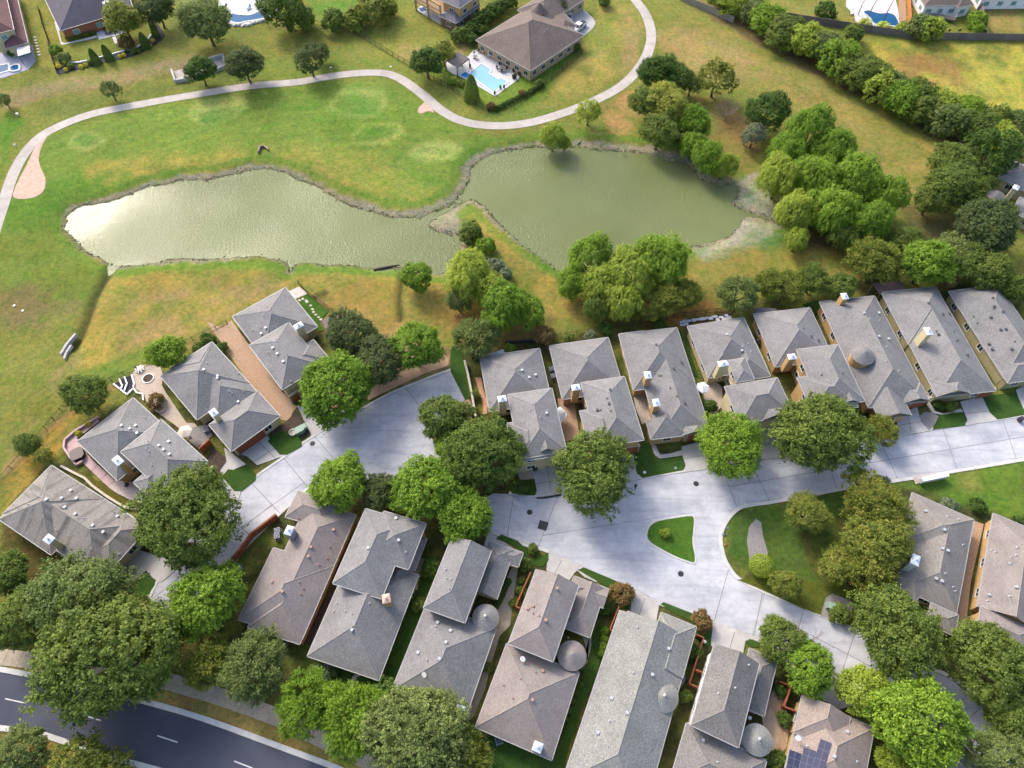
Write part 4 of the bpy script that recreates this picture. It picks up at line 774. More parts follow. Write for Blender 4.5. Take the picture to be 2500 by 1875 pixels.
h, b = house('grey two-storey house with a round turret and a small white dish', [(T('C2', 1590,1300), T('D2', 1370,345), T('D2', 1688,465), E2, dict(hip=(0, 1), axis='u')), (T('D2', 1130,970), T('D2', 1690,1205), T('D2', 1940,500), 3.0, dict(axis='n')), (T('C2', 1880,1330), T('C2', 2070,1400), T('D2', 1935,280), 3.0, dict(axis='n', hip=(0, 1))), (T('C2', 2140,1420), T('C2', 2100,1530), T('C2', 2000,1380), 2.8)], RG, WC, vk='w',
    vents=T('D2', 1480,458,1580,520,1330,690,1545,610,1495,738), pipes=T('C2', 1710,1350,1990,1425,1540,1550) + T('D2', 1545,50,1580,125,1570,195,1550,115,1465,490,1400,745))
turret(h, T('D2', 1850, 420), 2.05, 3.6, WC, RG, 1.1); chimney(h, b, T('D2', 1652, 1132), 5.6, WC, w=1.0, d=1.0); late(h)
h, b = house('smooth taupe two-storey house with a round turret over green side lawn', [(T('D3', 345,45), T('D3', 130,620), T('D3', 470,770), E2, dict(hip=(0, 1), axis='u')), (T('D3', -121,1255), T('D3', 460,1530), T('D3', 690,850), 3.0, dict(axis='n')), (T('D3', 905,210), T('D3', 730,560), T('D3', 640,200), 3.0, dict(hip=(0, 1), axis='u')), (T('D3', 640,90), T('D3', 905,210), T('D3', 820,330), 2.9, dict(hip=(1, 0)))], RT, WC, vk='r',
    vents=T('D3', 505,195,418,440,395,830,315,1055,280,350,320,330), pipes=T('D3', 320,385,365,405,340,840,95,940,165,1040,225,890,590,575,645,350))
turret(h, T('D3', 620, 712), 2.15, 3.6, WC, RT, 1.1, False); chimney(h, b, T('D3', 356, 1417), 5.6, WC, w=1.0, d=1.0); late(h)
h, b = house('pale rough-shingled long house with a round turret and wooden fence yard', [(T('D3', 990,360), T('D3', 545,1680), T('D3', 1385,1180), 3.1, dict(hip=(0, 1), axis='u')), (T('D3', 1310,375), T('D3', 1580,495), T('D3', 1415,865), 3.2, dict(axis='n', hip=(0, 1))), (T('D3', 1050,380), T('D3', 1270,450), T('D3', 1150,640), 3.1, dict(axis='n', hip=(0, 1)))], RP, WC, vk='w',
    vents=T('D3', 925,1042,820,1308,1048,1155,1355,495,1365,660,1240,860), pipes=T('D3', 1125,495,1095,845,910,1215))
turret(h, T('D3', 1325, 1028), 2.2, 3.7, WC, RP, 1.2); late(h)
h, b = house('white-sided two-storey house with a round turret near the dead-branched tree', [(T('D3', 1720,620), T('D3', 1540,1250), T('D3', 1905,1420), E2, dict(hip=(0, 1), axis='u')), (T('D3', 1500,1230), T('D3', 1380,1680), T('D3', 2130,1480), 3.0), (T('D3', 1990,660), T('D3', 2205,745), T('D3', 2110,1185), 3.0, dict(axis='n')), (T('D3', 1820,660), T('D3', 2060,770), T('D3', 2000,900), E2 - .1, dict(hip=(0, 1), axis='n'))], shingle('shingle_shake', C(150, 144, 138), C(132, 130, 130), .24, .2, .7, .8), WW, vk='w',
    vents=T('D3', 1630,1365,1990,1195), pipes=T('D3', 1750,1005,1880,962,1985,785,1745,1535))
turret(h, T('D3', 2050, 1362), 2.1, 3.6, WW, RP, 1.1); late(h)
h, b = house('rose-brown house carrying dark solar panels', [(T('D4', 505,1015), T('D4', 345,1680), T('D4', 1065,1225), 3.0, dict(hip=(1, 1), axis='u')), (T('D4', 505,1015), T('D4', 430,1300), T('D4', 880,1150), 3.6, dict(hip=(0, 1), axis='u'))], RR, WTN, vk='w', vents=T('D4', 845,1300,745,1490), pipes=T('D4', 925,1530,540,1410))
SOL = h, b
h, b = house('slate-grey roofed house half hidden under the bright round tree', [(T('D4', 1390,1490), T('D4', 1590,1500), T('D4', 1560,1700), 3.0)], RG, WC, win=False)
h, b = house('slate-grey roofed house next to the branch road', [(T('D4', 1625,1440), T('D4', 1830,1500), T('D4', 1600,1800), 3.0)], RG, WC, win=False)
# ---- solar panels lying on the roof
mp, nt, bs_ = new_mat('solar_cells'); tc = N(nt, 'TexCoord').outputs['UV']; br = N(nt, 'TexBrick'); nt.links.new(tc, br.inputs['Vector']); br.offset = 0; br.inputs['Scale'].default_value = 1; br.inputs['Brick Width'].default_value = 1; br.inputs['Row Height'].default_value = 1.6; br.inputs['Mortar Size'].default_value = .03
br.inputs['Color1'].default_value = (*C(48, 54, 84), 1); br.inputs['Color2'].default_value = (*C(54, 60, 90), 1); br.inputs['Mortar'].default_value = (*C(110, 116, 136), 1); nt.links.new(br.outputs[0], bs_.inputs['Base Color']); bs_.inputs['Roughness'].default_value = .45; bs_.inputs['Specular IOR Level'].default_value = .15
bl = SOL[1]
for lb, c in (('longest dark solar panel array on the rose-brown roof', (640,1355,725,1388,672,1600,575,1570)), ('middle dark solar panel array on the rose-brown roof', (512,1418,605,1450,565,1620,470,1590)), ('shortest dark solar panel array on the rose-brown roof', (402,1438,492,1470,462,1640,370,1610))):
    q = [roof_z(bl, p) + Vector((0, 0, .16)) for p in T('D4', *c)]; q[2] = q[1] + (q[3] - q[0]); mb = MB(); mb.face(q, 0, [(0, 0), (2, 0), (2, 4.8), (0, 4.8)])
    lo2 = [p - Vector((0, 0, .14)) for p in q]
    for i in range(4): j = (i + 1) % 4; mb.face([lo2[i], lo2[j], q[j], q[i]], 1)
    mb.obj('solar_panel', [mp, plain('panel_frame', C(140, 146, 160), .4, .5)], label=lb, cat='solar panel')
# ================================================================== HOUSES AND GARDENS BEYOND THE GOLF COURSE
def K(o, s, *c):
    l = [(o[0] + c[i] / s, o[1] + c[i + 1] / s) for i in range(0, len(c), 2)]; return l[0] if len(l) == 1 else l
h, b = house('red brick house with a plum roof and pale teal windows', [((147,75), (325,22), (98,-70), 3.2), ((325,22), (300,-60), (250,-30), 3.3, dict(free=True))], RU, WB, glass=GLASST, vents=[(181,22)], pipes=[(144,18)], every=5)
chimney(h, b, (258, 4), 6.2, WW, w=1.4); late(h)
h, b = house('two-storey house with a maroon roof and grey patio cover', [((68,104), (36,-30), (12,116), 3.0), ((32,72), (12,-30), (-30,86), 5.8)], RM, WC, glass=GLASST)
h, b = house('tan two-storey brick house with a columned double porch', [((1113,57), (1172,14), (1078,34), 3.1, dict(wall=WBR)), ((1116,17), (1182,-14), (1070,4), 6.2, dict(hip=(1, 1)))], shingle('shingle_slate', C(124, 122, 130), C(136, 134, 140)), WTN)
mb = MB(); mb.prism(GL([(1016,26),(1080,62),(1110,38),(1046,2)]), 0, .25); mb.obj('porch_floor', PATIO, h)
for p in ((1017,25), (1047,42), (1078,60)): q = G(p, .2); mb = MB(); mb.box((q.x, q.y, 3.0), (.5, .5, 5.6)); mb.obj('column', WTN, h)
a1, a2 = G((1017, 25), .2), G((1078, 60), .2)
for zz in (2.9, 5.6): mb = MB(); mb.bar((a1.x, a1.y, zz), (a2.x, a2.y, zz), .35, .45); mb.obj('porch_beam', WTN, h)
mb = MB(); mb.bar((a1.x, a1.y, 3.95), (a2.x, a2.y, 3.95), .1, .12)
for i in range(29): q = a1.lerp(a2, i / 28); mb.bar((q.x, q.y, 3.1), (q.x, q.y, 3.95), .04)
mb.obj('balcony_railing', plain('dark_metal', C(52, 48, 44), .6, .2), h); mb = MB(); q = GL([(1016,26),(1080,62),(1110,38),(1046,2)]); mb.prism(q, 2.75, 2.9); mb.obj('balcony_floor', plain('balcony_boards', C(150, 122, 84), .8), h); late(h)
h, b = house('large brown-roofed hip house beside a rectangular swimming pool', [((1161,98), (1295,173), (1409,77), 3.3), ((1263,24), (1330,60), (1360,-40), 3.3), ((1376,30), (1408,64), (1352,54), 3.0, dict(free=True))], RD, WSB, slope=.46, pipes=[(1268,42), (1329,78), (1336,73)], glass=SCREEN, every=3.0)
turret(h, (1316, 24), 2.3, 4.6, TRIM, RD, 2.0, True); late(h)
h, b = house('white house with a grey roof and a raised timber deck', [((2258,14), (2378,12), (2250,-60), 3.4), ((2340,18), (2378,12), (2336,-20), 3.3, dict(free=True))], RD, WW, glass=GLASST, every=3)
h, b = house('white house partly seen behind the dry yellow lawn', [((2398,-4), (2540,-6), (2394,-70), 3.4)], RD, WW, glass=GLASST, every=3.2)
h, b = house('grey house with a round turret beyond the dense shade trees', [((2437,434), (2465,388), (2560,490), 3.0), ((2457,510), (2502,487), (2550,580), 3.0), ((2476,456), (2500,420), (2560,520), 3.1)], RG, WC)
turret(h, (2432, 477), 2.0, 3.6, WC, RG, 1.1, False); chimney(h, b, (2482, 456), 7.0, WC); late(h)
# ---- pools
POOLW = water_mat('pool_water', C(150, 198, 218, .62), .03, 2.2, .03); POOLD = water_mat('pool_water_deep', C(40, 98, 142, .6), .03, 2.2, .03); SPAW = water_mat('spa_water', C(50, 120, 190, .7), .03, 3, .03)
COPE = surf('pool_coping', C(226, 224, 222), C(238, 236, 232), 2, .7, 9, .1, .01); ROCKM = surf('white_rock', C(206, 200, 192), C(232, 228, 222), 3, .9, 9, .6, .1)
def pool(name, label, shape, mat, coping=.35, smooth=0, z=.12):
    p = GL(shape); p = smooth_line(p, smooth, True) if smooth else p
    if area(p) < 0: p = p[::-1]
    e = empty(name, (*[sum(v[i] for v in p) / len(p) for i in (0, 1)], 0), label=label, cat='pool'); o = inset(p, -coping); mb = MB(); n = len(p)
    for i in range(n): j = (i + 1) % n; mb.prism([p[i], p[j], o[j], o[i]], -.3, z + .03)
    c = mb.obj('coping', COPE, e); mb = MB(); mb.face([(*q, z - .045) for q in p]); w = mb.obj('water', mat, e)
    mb = MB()
    for i in range(n): j = (i + 1) % n; mb.face([(*p[j], z + .02), (*p[i], z + .02), (*p[i], -.4), (*p[j], -.4)])
    t = mb.obj('tile_band', plain('pool_tile', C(60, 110, 150), .3), e)
    for q in (c, w, t): q.matrix_parent_inverse = Matrix.Translation(-e.location)
    return e
K3 = ((1080, 90), 6.144)
sheet('pool_terrace', GL(K(*K3, 250,300,380,300,470,200,560,190,700,260,1120,540,1160,590,1140,640,790,895,560,760,240,590,130,540,60,500,60,380)), PATIO, .08)
pool('swimming_pool', 'large rectangular light blue swimming pool', K(*K3, 582,418,722,498,690,560,846,655,880,630,968,682,775,835,398,562), POOLW, .45, z=.16)
pool('spa_pool', 'small deep blue spa at the corner of the rectangular pool', K(*K3, 268,592,340,540,440,592,372,640), SPAW, .3, z=.3)
sheet('pool_terrace', GL([(535,0),(530,30),(548,62),(600,66),(655,48),(700,0),(690,-30),(540,-30)]), PATIO, .08); pool('freeform_pool', 'kidney-shaped blue pool edged with white boulders', [(558,36),(590,38),(612,38),(632,30),(648,28),(650,42),(628,48),(602,52),(580,56),(560,50)], POOLD, .4, 4, .16)
for i, p in enumerate([(553,55),(563,61),(574,62),(586,60),(597,62),(608,61),(620,56),(632,53),(643,50)]):
    q = G(p, .1); me_ = bpy.data.meshes.new('rock'); bm = bmesh.new(); bmesh.ops.create_icosphere(bm, subdivisions=2, radius=1)
    for v in bm.verts: v.co = v.co * (1 + .25 * math.sin(v.co.x * 5 + i) * math.cos(v.co.y * 4 + i)); v.co.x *= .95; v.co.y *= .7; v.co.z *= .5
    bm.to_mesh(me_); bm.free(); me_.materials.append(ROCKM); link('boulder', me_, loc=q, label='pale boulder at the kidney pool rim, ' + 'first second third fourth fifth sixth seventh eighth ninth'.split()[i] + ' from the grill table', cat='boulder', group='boulders edging the pool')
sheet('pool_terrace', GL(K((2040, 0), 4.81, 130,-60,122,80,215,170,235,250,320,300,560,310,745,310,745,180,725,80,690,-60)), PATIO, .08); pool('freeform_pool', 'curving dark blue pool between two palms', K((2040, 0), 4.81, 330,150,380,128,450,150,530,168,600,158,680,180,722,240,738,300,690,312,560,285,460,285,400,205), POOLD, .35, 3, .16)
sheet('pool_terrace', GL([(-40,140),(40,120),(80,110),(88,150),(70,170),(10,190),(-40,200)]), surf('paver_grey', C(168, 168, 184), C(190, 188, 200), 2.5, .85, 8, .2, .01), .08); pool('plunge_pool', 'dark blue pool below the grey patio cover', [(-30,168),(20,158),(23,172),(-30,188)], POOLD, .5, z=.18); pool('spa_pool', 'rounded dark spa in a pale stone rim by the maroon-roofed house', [(28,165),(45,161),(46,172),(29,174)], POOLD, .5, 2, z=.35)
sheet('back_patio', GL(K((120, 0), 7.373, 850,590,1050,520,1230,500,1360,590,1230,640,1120,660,900,720,860,640)), PATIO, .1); sheet('garden_path', GL(K((120, 0), 7.373, 95,400,140,390,225,760,290,780,640,700,850,640,860,680,640,730,300,800,220,810)), PATIO, .09); sheet('garden_path', GL(K((120, 0), 7.373, 1130,670,1200,660,1245,780,1190,795)), PATIO, .11)
sheet('garden_bed', smooth_line(GL(K((120, 0), 7.373, 130,1240,170,1340,500,1260,1000,1130,1500,1010,1800,880,2000,740,2080,640,1990,480,1900,330,1840,340,1960,560,1880,660,1700,800,1400,900,1000,1020,720,1100,560,1140,400,1140,250,1200)), 3, True), BLACKM, .09)
for i, c in enumerate(((330,1100,450,1140,570,1135), (575,1125,690,1105), (890,1055,1000,1025), (1130,995,1370,920), (1410,910,1560,860), (1580,865,1650,825), (1790,715,1850,630))):
    l = GL(K((120, 0), 7.373, *c)); mb = MB(); [mb.bar((*l[k], .15), (*l[k + 1], .15), .3, .5) for k in range(len(l) - 1)]; mb.obj('garden_edging', WW, label='white edging of the black mulch bed, ' + 'first second third fourth fifth sixth seventh'.split()[i] + ' length from the side fence', cat='edging', group='white edging of the black mulch bed')
sheet('pergola_deck', GL(K((2040, 0), 4.81, 740,-40,820,-40,830,240,760,260,745,200)), surf('brick_paver', C(176, 140, 108), C(190, 156, 124), 3), .09)
for x0, y0, x1, y1 in ((345,-10,310,62), (492,-10,437,82), (690,-10,622,112)):
    a, b_ = G(K((2040, 0), 4.81, x0, y0), 2.8), G(K((2040, 0), 4.81, x1, y1), 2.8); mb = MB(); mb.bar(a, b_, .16, .25); mb.bar((b_.x, b_.y, 2.8), (b_.x, b_.y, 0), .16); mb.obj('pergola_beam', plain('red_brown_wood', C(132, 74, 58), .7), label='red-brown pergola beam over the white pool terrace', cat='pergola', group='pergola beams over the white terrace')
# ---- concrete drive with parked vehicles
slabs('driveway', smooth_line(GL(T('A3', 500,-60,590,0,650,30,720,80,790,150,800,190,760,240,680,300,640,260,560,150,470,60)), 3, True), [], DRIVE, .05, .07)
def car_body(mb, L, W, prof, mi=0):
    """profile of (x, z) extruded across the width with tucked-in upper body"""
    n = len(prof); k = len(mb.v); zs = [p[1] for p in prof]; zm = max(zs)
    for s in (-1, 1):
        for x, z in prof: mb.v.append((x, s * W / 2 * (1 if z < .95 else 1 - .2 * (z - .95) / max(zm - .95, .1)), z))
    for i in range(n): j = (i + 1) % n; mb.f.append((k + i, k + j, k + n + j, k + n + i)); mb.mi.append(mi)
    mb.f.append(tuple(k + i for i in range(n - 1, -1, -1))); mb.f.append(tuple(k + n + i for i in range(n))); mb.mi += [mi, mi]
CARW = plain('car_white', C(232, 232, 236), .25); TYRE = plain('tyre', C(34, 34, 36), .9); RIM = plain('rim', C(160, 160, 166), .3, .8)
def vehicle(name, label, cat, p, heading, truck):
    w = G(p, .07); e = empty(name, w, heading, label=label, cat=cat); L, W = (5.8, 2.0) if truck else (4.7, 1.85); mb = MB()
    if truck: car_body(mb, L, W, [(-2.9,.5),(2.9,.5),(2.9,.95),(2.75,1.1),(1.35,1.2),(.75,1.8),(-.75,1.85),(-1.0,1.2),(-2.9,1.15)])
    else: car_body(mb, L, W, [(-2.3,.35),(2.35,.35),(2.3,.75),(1.3,.95),(.5,1.45),(-1.2,1.48),(-2.1,1.05),(-2.35,.8)])
    mb.obj('body', CARW, e)
    mb = MB(); 
    if truck: mb.box((-1.95, 0, 1.19), (1.7, 1.6, .06)); mb.obj('cargo_bed', plain('bed_black', C(30, 30, 34), .8), e)
    for nm, x0, z0, x1, z1, wd in (('windscreen', 1.3, 1.22, .8, 1.76, .8) if truck else ('windscreen', 1.22, .98, .55, 1.42, .78), ('rear_window', -.98, 1.24, -.79, 1.78, .78) if truck else ('rear_window', -2.0, 1.1, -1.28, 1.44, .74)):
        mb = MB(); d = .02 if x0 > 0 else -.02; mb.face([(x0 + d, -wd, z0 + .02), (x0 + d, wd, z0 + .02), (x1 + d, wd * .86, z1 + .02), (x1 + d, -wd * .86, z1 + .02)]); mb.obj(nm, GLASS, e)
    for s in (-1, 1):
        mb = MB(); y = W / 2
        pr = ((1.1,1.25),(.72,1.74),(-.7,1.76),(-.85,1.25)) if truck else ((1.05,.98),(.48,1.38),(-1.15,1.4),(-1.8,1.05)); zm = 1.85 if truck else 1.48
        q = [(x, s * (y * (1 - .2 * (z - .95) / (zm - .95)) + .012), z) for x, z in pr]; mb.face(q if s < 0 else q[::-1]); mb.obj('side_window', GLASS, e)
        for x in ((1.85, -1.8) if truck else (1.45, -1.4)):
            m = MB(); m.tube([(x, s * (y - .26), .38), (x, s * (y + .01), .38)], .38, 16); wh = m.obj('wheel', TYRE, e); m = MB(); m.tube([(x, s * (y + .005), .38), (x, s * (y + .03), .38)], .22, 10); m.obj('rim', RIM, wh)
        mb = MB(); x = 2.9 if truck else 2.33; mb.box((x, s * (y - .3), .85 if truck else .66), (.06, .35, .18)); mb.obj('headlight', plain('lamp_glass', C(210, 216, 220), .1), e)
        mb = MB(); mb.box((-x, s * (y - .2), .95 if truck else .8), (.06, .22, .22)); mb.obj('tail_light', plain('lamp_red', C(140, 20, 24), .2), e)
vehicle('pickup_truck', 'white pickup truck with a black cargo bed on the curved drive', 'truck', (1412, 72), R(232), True); vehicle('parked_car', 'white sedan parked between the garage and the pickup', 'car', (1390, 46), R(262), False)
# ================================================================== TREES AND SHRUBS
ORD = 'first second third fourth fifth sixth seventh eighth ninth tenth eleventh twelfth thirteenth fourteenth fifteenth sixteenth seventeenth eighteenth nineteenth twentieth twenty-first twenty-second twenty-third'.split()
BARK = surf('bark', C(96, 82, 68), C(124, 108, 92), 3, .95, 10, .5, .05); BARKG = surf('bark_grey', C(150, 138, 124), C(176, 166, 154), 3, .95, 10, .4, .04)
def leaf_mat(name, dark, light, tip=None, trans=.45):
    m, nt, b = new_mat(name); a = N(nt, 'Attribute'); a.attribute_name = 'tint'; oi = N(nt, 'ObjectInfo').outputs['Random']
    dark = tuple(x * 1.3 for x in dark); light = tuple(x * 1.3 for x in light); tip = tuple(x * 1.2 for x in tip) if tip else None
    st = [(0, dark), (.62, light)] + ([(1, tip)] if tip else [(1, tuple(x * 1.3 for x in light))])
    c = ramp(nt, a.outputs['Fac'], st); c = mix(nt, 1.0, c, ramp(nt, oi, [(0, (.86, .9, .85)), (1, (1.14, 1.08, 1.1))]), 'MULTIPLY')
    nt.links.new(c, b.inputs['Base Color']); b.inputs['Roughness'].default_value = .6; b.inputs['Specular IOR Level'].default_value = .25
    t = N(nt, 'BsdfTranslucent'); nt.links.new(c, t.inputs['Color']); ms = N(nt, 'MixShader'); ms.inputs[0].default_value = trans
    nt.links.new(b.outputs[0], ms.inputs[1]); nt.links.new(t.outputs[0], ms.inputs[2]); nt.links.new(ms.outputs[0], nt.nodes['Material Output'].inputs['Surface']); return m
LF = dict(mid=leaf_mat('leaf_mid', C(88, 112, 48), C(132, 152, 68)), dark=leaf_mat('leaf_dark', C(76, 94, 54), C(112, 128, 74)), bright=leaf_mat('leaf_bright', C(102, 140, 42), C(150, 182, 62)), lime=leaf_mat('leaf_lime', C(136, 160, 54), C(184, 200, 82)),
          olive=leaf_mat('leaf_olive', C(104, 124, 48), C(150, 162, 70), C(200, 192, 96)), yellow=leaf_mat('leaf_yellow', C(136, 150, 60), C(194, 196, 88), C(222, 214, 110)), grey=leaf_mat('leaf_grey', C(108, 126, 94), C(150, 164, 128)), rust=leaf_mat('leaf_rust', C(124, 96, 60), C(164, 134, 84), C(140, 150, 76)),
          deep=leaf_mat('leaf_deep', C(70, 98, 40), C(104, 134, 56)), gold=leaf_mat('leaf_gold', C(200, 194, 56), C(234, 224, 76)), sage=leaf_mat('leaf_sage', C(102, 122, 64), C(146, 162, 92)))
def leaf_mesh(name, pos, nrm, tan, ln, wd, tint):
    n = len(pos); nrm = nrm / np.linalg.norm(nrm, axis=1)[:, None]; tan = tan - (tan * nrm).sum(1)[:, None] * nrm; tan /= np.maximum(np.linalg.norm(tan, axis=1), 1e-6)[:, None]; bi = np.cross(nrm, tan)
    ln = np.asarray(ln)[:, None]; wd = np.asarray(wd)[:, None]
    v = np.stack([pos - tan * ln * .5, pos + bi * wd * .5 - nrm * wd * .12, pos + tan * ln * .5 - nrm * ln * .1, pos - bi * wd * .5 - nrm * wd * .12], 1).reshape(-1, 3)
    me = bpy.data.meshes.new(name); me.vertices.add(4 * n); me.vertices.foreach_set('co', v.astype(np.float32).ravel()); me.loops.add(4 * n); me.loops.foreach_set('vertex_index', np.arange(4 * n, dtype=np.int32))
    me.polygons.add(n); me.polygons.foreach_set('loop_start', np.arange(0, 4 * n, 4, dtype=np.int32)); me.polygons.foreach_set('loop_total', np.full(n, 4, np.int32)); me.update(calc_edges=True)
    at = me.attributes.new('tint', 'FLOAT', 'POINT'); at.data.foreach_set('value', np.repeat(tint, 4).astype(np.float32)); return me
def sphere(g, n):
    v = g.normal(size=(n, 3)); return v / np.linalg.norm(v, axis=1)[:, None]
STY = dict(  # lobes, lobe radius, ring, leaves, leaf length, leaf width, half height, droop
    oak=(190, (.12, .23), .82, 36000, .052, .030, .78, 0.0), puff=(80, (.16, .30), .74, 34000, .056, .034, .80, 0.0), willow=(75, (.15, .30), .74, 34000, .085, .019, .95, 1.0), spike=(110, (.13, .22), .82, 30000, .080, .020, .72, -.5), bush=(26, (.26, .42), .64, 6500, .125, .07, .85, 0.0), loose=(90, (.10, .22), .80, 17000, .065, .032, .85, .2), topiary=(1, (1, 1), 0, 5200, .10, .06, .9, 0.0), cone=(1, (1, 1), 0, 5200, .16, .07, 1.7, 0.0))
def make_crown(style, seed):
    nl, (ra, rb), ring, n, ll, lw, asp, droop = STY[style]; g = np.random.default_rng(seed * 13 + len(style)); 
    if style == 'topiary': d = sphere(g, n); pos = d * (g.uniform(.86, 1.0, n)[:, None]); nr = d + .5 * g.normal(size=(n, 3)); lt = np.full(n, .5)
    elif style == 'cone':
        t = g.uniform(-1, 1, n); a = g.uniform(0, 6.283, n); r = np.sqrt(np.clip(1 - (np.clip(t, -1, 1) * .5 + .5) ** 1.5, 0, 1)) * g.uniform(.86, 1.0, n); pos = np.stack([r * np.cos(a), r * np.sin(a), t], 1); nr = np.stack([np.cos(a), np.sin(a), np.full(n, .4)], 1) + .4 * g.normal(size=(n, 3)); lt = np.full(n, .5); d = nr
    else:
        i_ = np.arange(nl); zz = 1 - (i_ + .5) / nl * 1.42; ph = i_ * 2.39996; q_ = np.sqrt(np.clip(1 - zz * zz, 0, 1)); c = np.stack([q_ * np.cos(ph), q_ * np.sin(ph), zz], 1) + .16 * g.normal(size=(nl, 3)); c /= np.linalg.norm(c, axis=1)[:, None]
        # uneven outline: some limbs reach further than others
        a = np.arctan2(c[:, 1], c[:, 0]); k = 1 + .10 * np.sin(2 * a + g.uniform(0, 6)) + .08 * np.sin(3 * a + g.uniform(0, 6)) + .06 * g.normal(size=nl)
        k = k * g.uniform(.86, 1.08, nl); c = c * (ring * k)[:, None]; inn = g.random(nl) < .24; c[inn] *= .68; R_ = ra + (rb - ra) * g.random(nl) ** 1.4; R_[inn] *= 1.6; o = c / np.linalg.norm(c, axis=1)[:, None]
        # twig clumps on the lobes, leaves on the twigs
        ns = max(60, n // (15 if droop >= 0 else 10)); w = R_ ** 2; sl_ = g.choice(nl, ns, p=w / w.sum()); ds = sphere(g, ns); fl_ = (ds * o[sl_]).sum(1) < -.2; ds[fl_] *= -1
        an_ = np.array([1, 1, 1.3 if droop > 0 else .85]); sc = c[sl_] + ds * (R_[sl_] * np.clip(1 - np.abs(g.normal(0, .2, ns)), .3, 1.12))[:, None] * an_
        ax = ds * .8 + o[sl_] * .5 + np.array([0, 0, .35]); ax /= np.linalg.norm(ax, axis=1)[:, None]; si = g.integers(0, ns, n); d = ax[si]; cs_ = .034 if n > 12000 else .06
        t_ = g.random(n)[:, None]; sp = g.normal(size=(n, 3)) * cs_ * g.uniform(.6, 1.25, ns)[si][:, None]
        if droop > 0: pos = sc[si] + sp * .7 + (np.array([0, 0, -.17]) * droop + d * .06) * t_
        elif droop < 0: pos = sc[si] + sp * .45 + d * (t_ * .17 - .07)
        else: pos = sc[si] + sp * .8 + d * (t_ * .09 - .03)
        nr = .9 * d + .6 * g.normal(size=(n, 3)) + np.array([0, 0, .3]); lt = np.clip(np.clip(.5 + .13 * g.normal(size=nl), .1, .9)[sl_] + .16 * g.normal(size=ns), 0, 1)[si]
        # straying sprigs beyond the outline
        s = g.random(n) < .05; pos[s] *= 1.07
    tan = g.normal(size=(n, 3))
    if droop > 0: tan = tan * .35 + d * .5 + np.array([0, 0, -1.0 * droop])
    if droop < 0: tan = tan * .45 + pos * 1.2; nr = nr * .5 + g.normal(size=(n, 3))
    pos[:, 2] *= asp; tint = np.clip(lt + .15 * g.normal(size=n), 0, 1); sz = g.uniform(.7, 1.3, n)
    return leaf_mesh('crown_' + style, pos, nr, tan, ll * sz, lw * sz, tint)
CROWN = {}
def crown_of(style, k):
    if (style, k) not in CROWN: CROWN[style, k] = make_crown(style, k + 1)
    return CROWN[style, k]
def trunk_mesh(r, zc, clear, asp, seed, n=7, mat=None, thick=1.0):
    g = random.Random(seed); mb = MB(); tr = (.05 * r + .06) * thick; top = clear + .35 * asp * r
    mb.tube([(0, 0, -.3), (.0, 0, .25), (.04 * r * g.uniform(-1, 1), .04 * r * g.uniform(-1, 1), clear * .6), (0, 0, top)], [tr * 1.5, tr * 1.05, tr * .9, tr * .6], 9)
    for i in range(n):
        a = 2 * math.pi * (i + g.random() * .6) / n; e = g.uniform(.15, .75); L = r * g.uniform(.6, .85); z0 = clear + .2 * asp * r * g.random(); p1 = Vector((math.cos(a) * L * .45, math.sin(a) * L * .45, z0 + L * .35 * e + .3)); p2 = Vector((math.cos(a + .25) * L, math.sin(a + .25) * L, min(z0 + L * .9 * e + .4, zc + asp * r * .75)))
        mb.tube([(0, 0, z0 - .2), p1, p2], [tr * .55, tr * .38, tr * .12], 6)
    return mb.mesh('trunk', mat or BARK, True)
TI = 0
def tree(x, y, r, style, col, label, name='shade_tree', cat='tree', group=None, asp=1.0, clear=None, nat=False, mat=None):
    """x, y, r: crown centre and crown radius in plan-overview units"""
    global TI; TI += 1
    p = (x, y) if nat else O(x, y); rp = r if nat else r * 1.1302; a0 = STY[style][6] * asp
    small = style in ('bush', 'topiary', 'cone'); rm = rp * 1.06 / scale_at(p, 3.0 if not small else .8)
    cl = clear if clear is not None else (0.0 if small else min(2.4, .42 * rm + .4)); zc = cl + a0 * rm * (.92 if small else .82)
    w = G(p, zc); w.z = 0.0
    ix = int((w.x - xs[6]) / STEP) + 6; iy = int((w.y - ys[6]) / STEP) + 6
    gz = float(Z.reshape(ny, nx)[min(max(iy, 0), ny - 1), min(max(ix, 0), nx - 1)]); w.z = max(gz, WATER_Z)
    e = empty(name, w, label=label, cat=cat, group=group)
    if style not in ('topiary', 'cone'): link('trunk', trunk_mesh(rm, zc, max(cl, .15), a0, TI, 4 if small else 7, mat), e)
    else: mb = MB(); mb.tube([(0, 0, -.1), (0, 0, zc)], [.08, .04], 6); mb.obj('trunk', BARK, e)
    o = link('crown', crown_of(style, TI % (2 if small else 3)), e); o.location = (0, 0, zc - w.z * .0); o.scale = (rm, rm, rm * asp); o.rotation_euler = (0, 0, (TI * 2.399) % 6.283)
    if not o.data.materials: o.data.materials.append(LF['mid'])
    o.material_slots[0].link = 'OBJECT'; o.material_slots[0].material = LF[col]
    return e
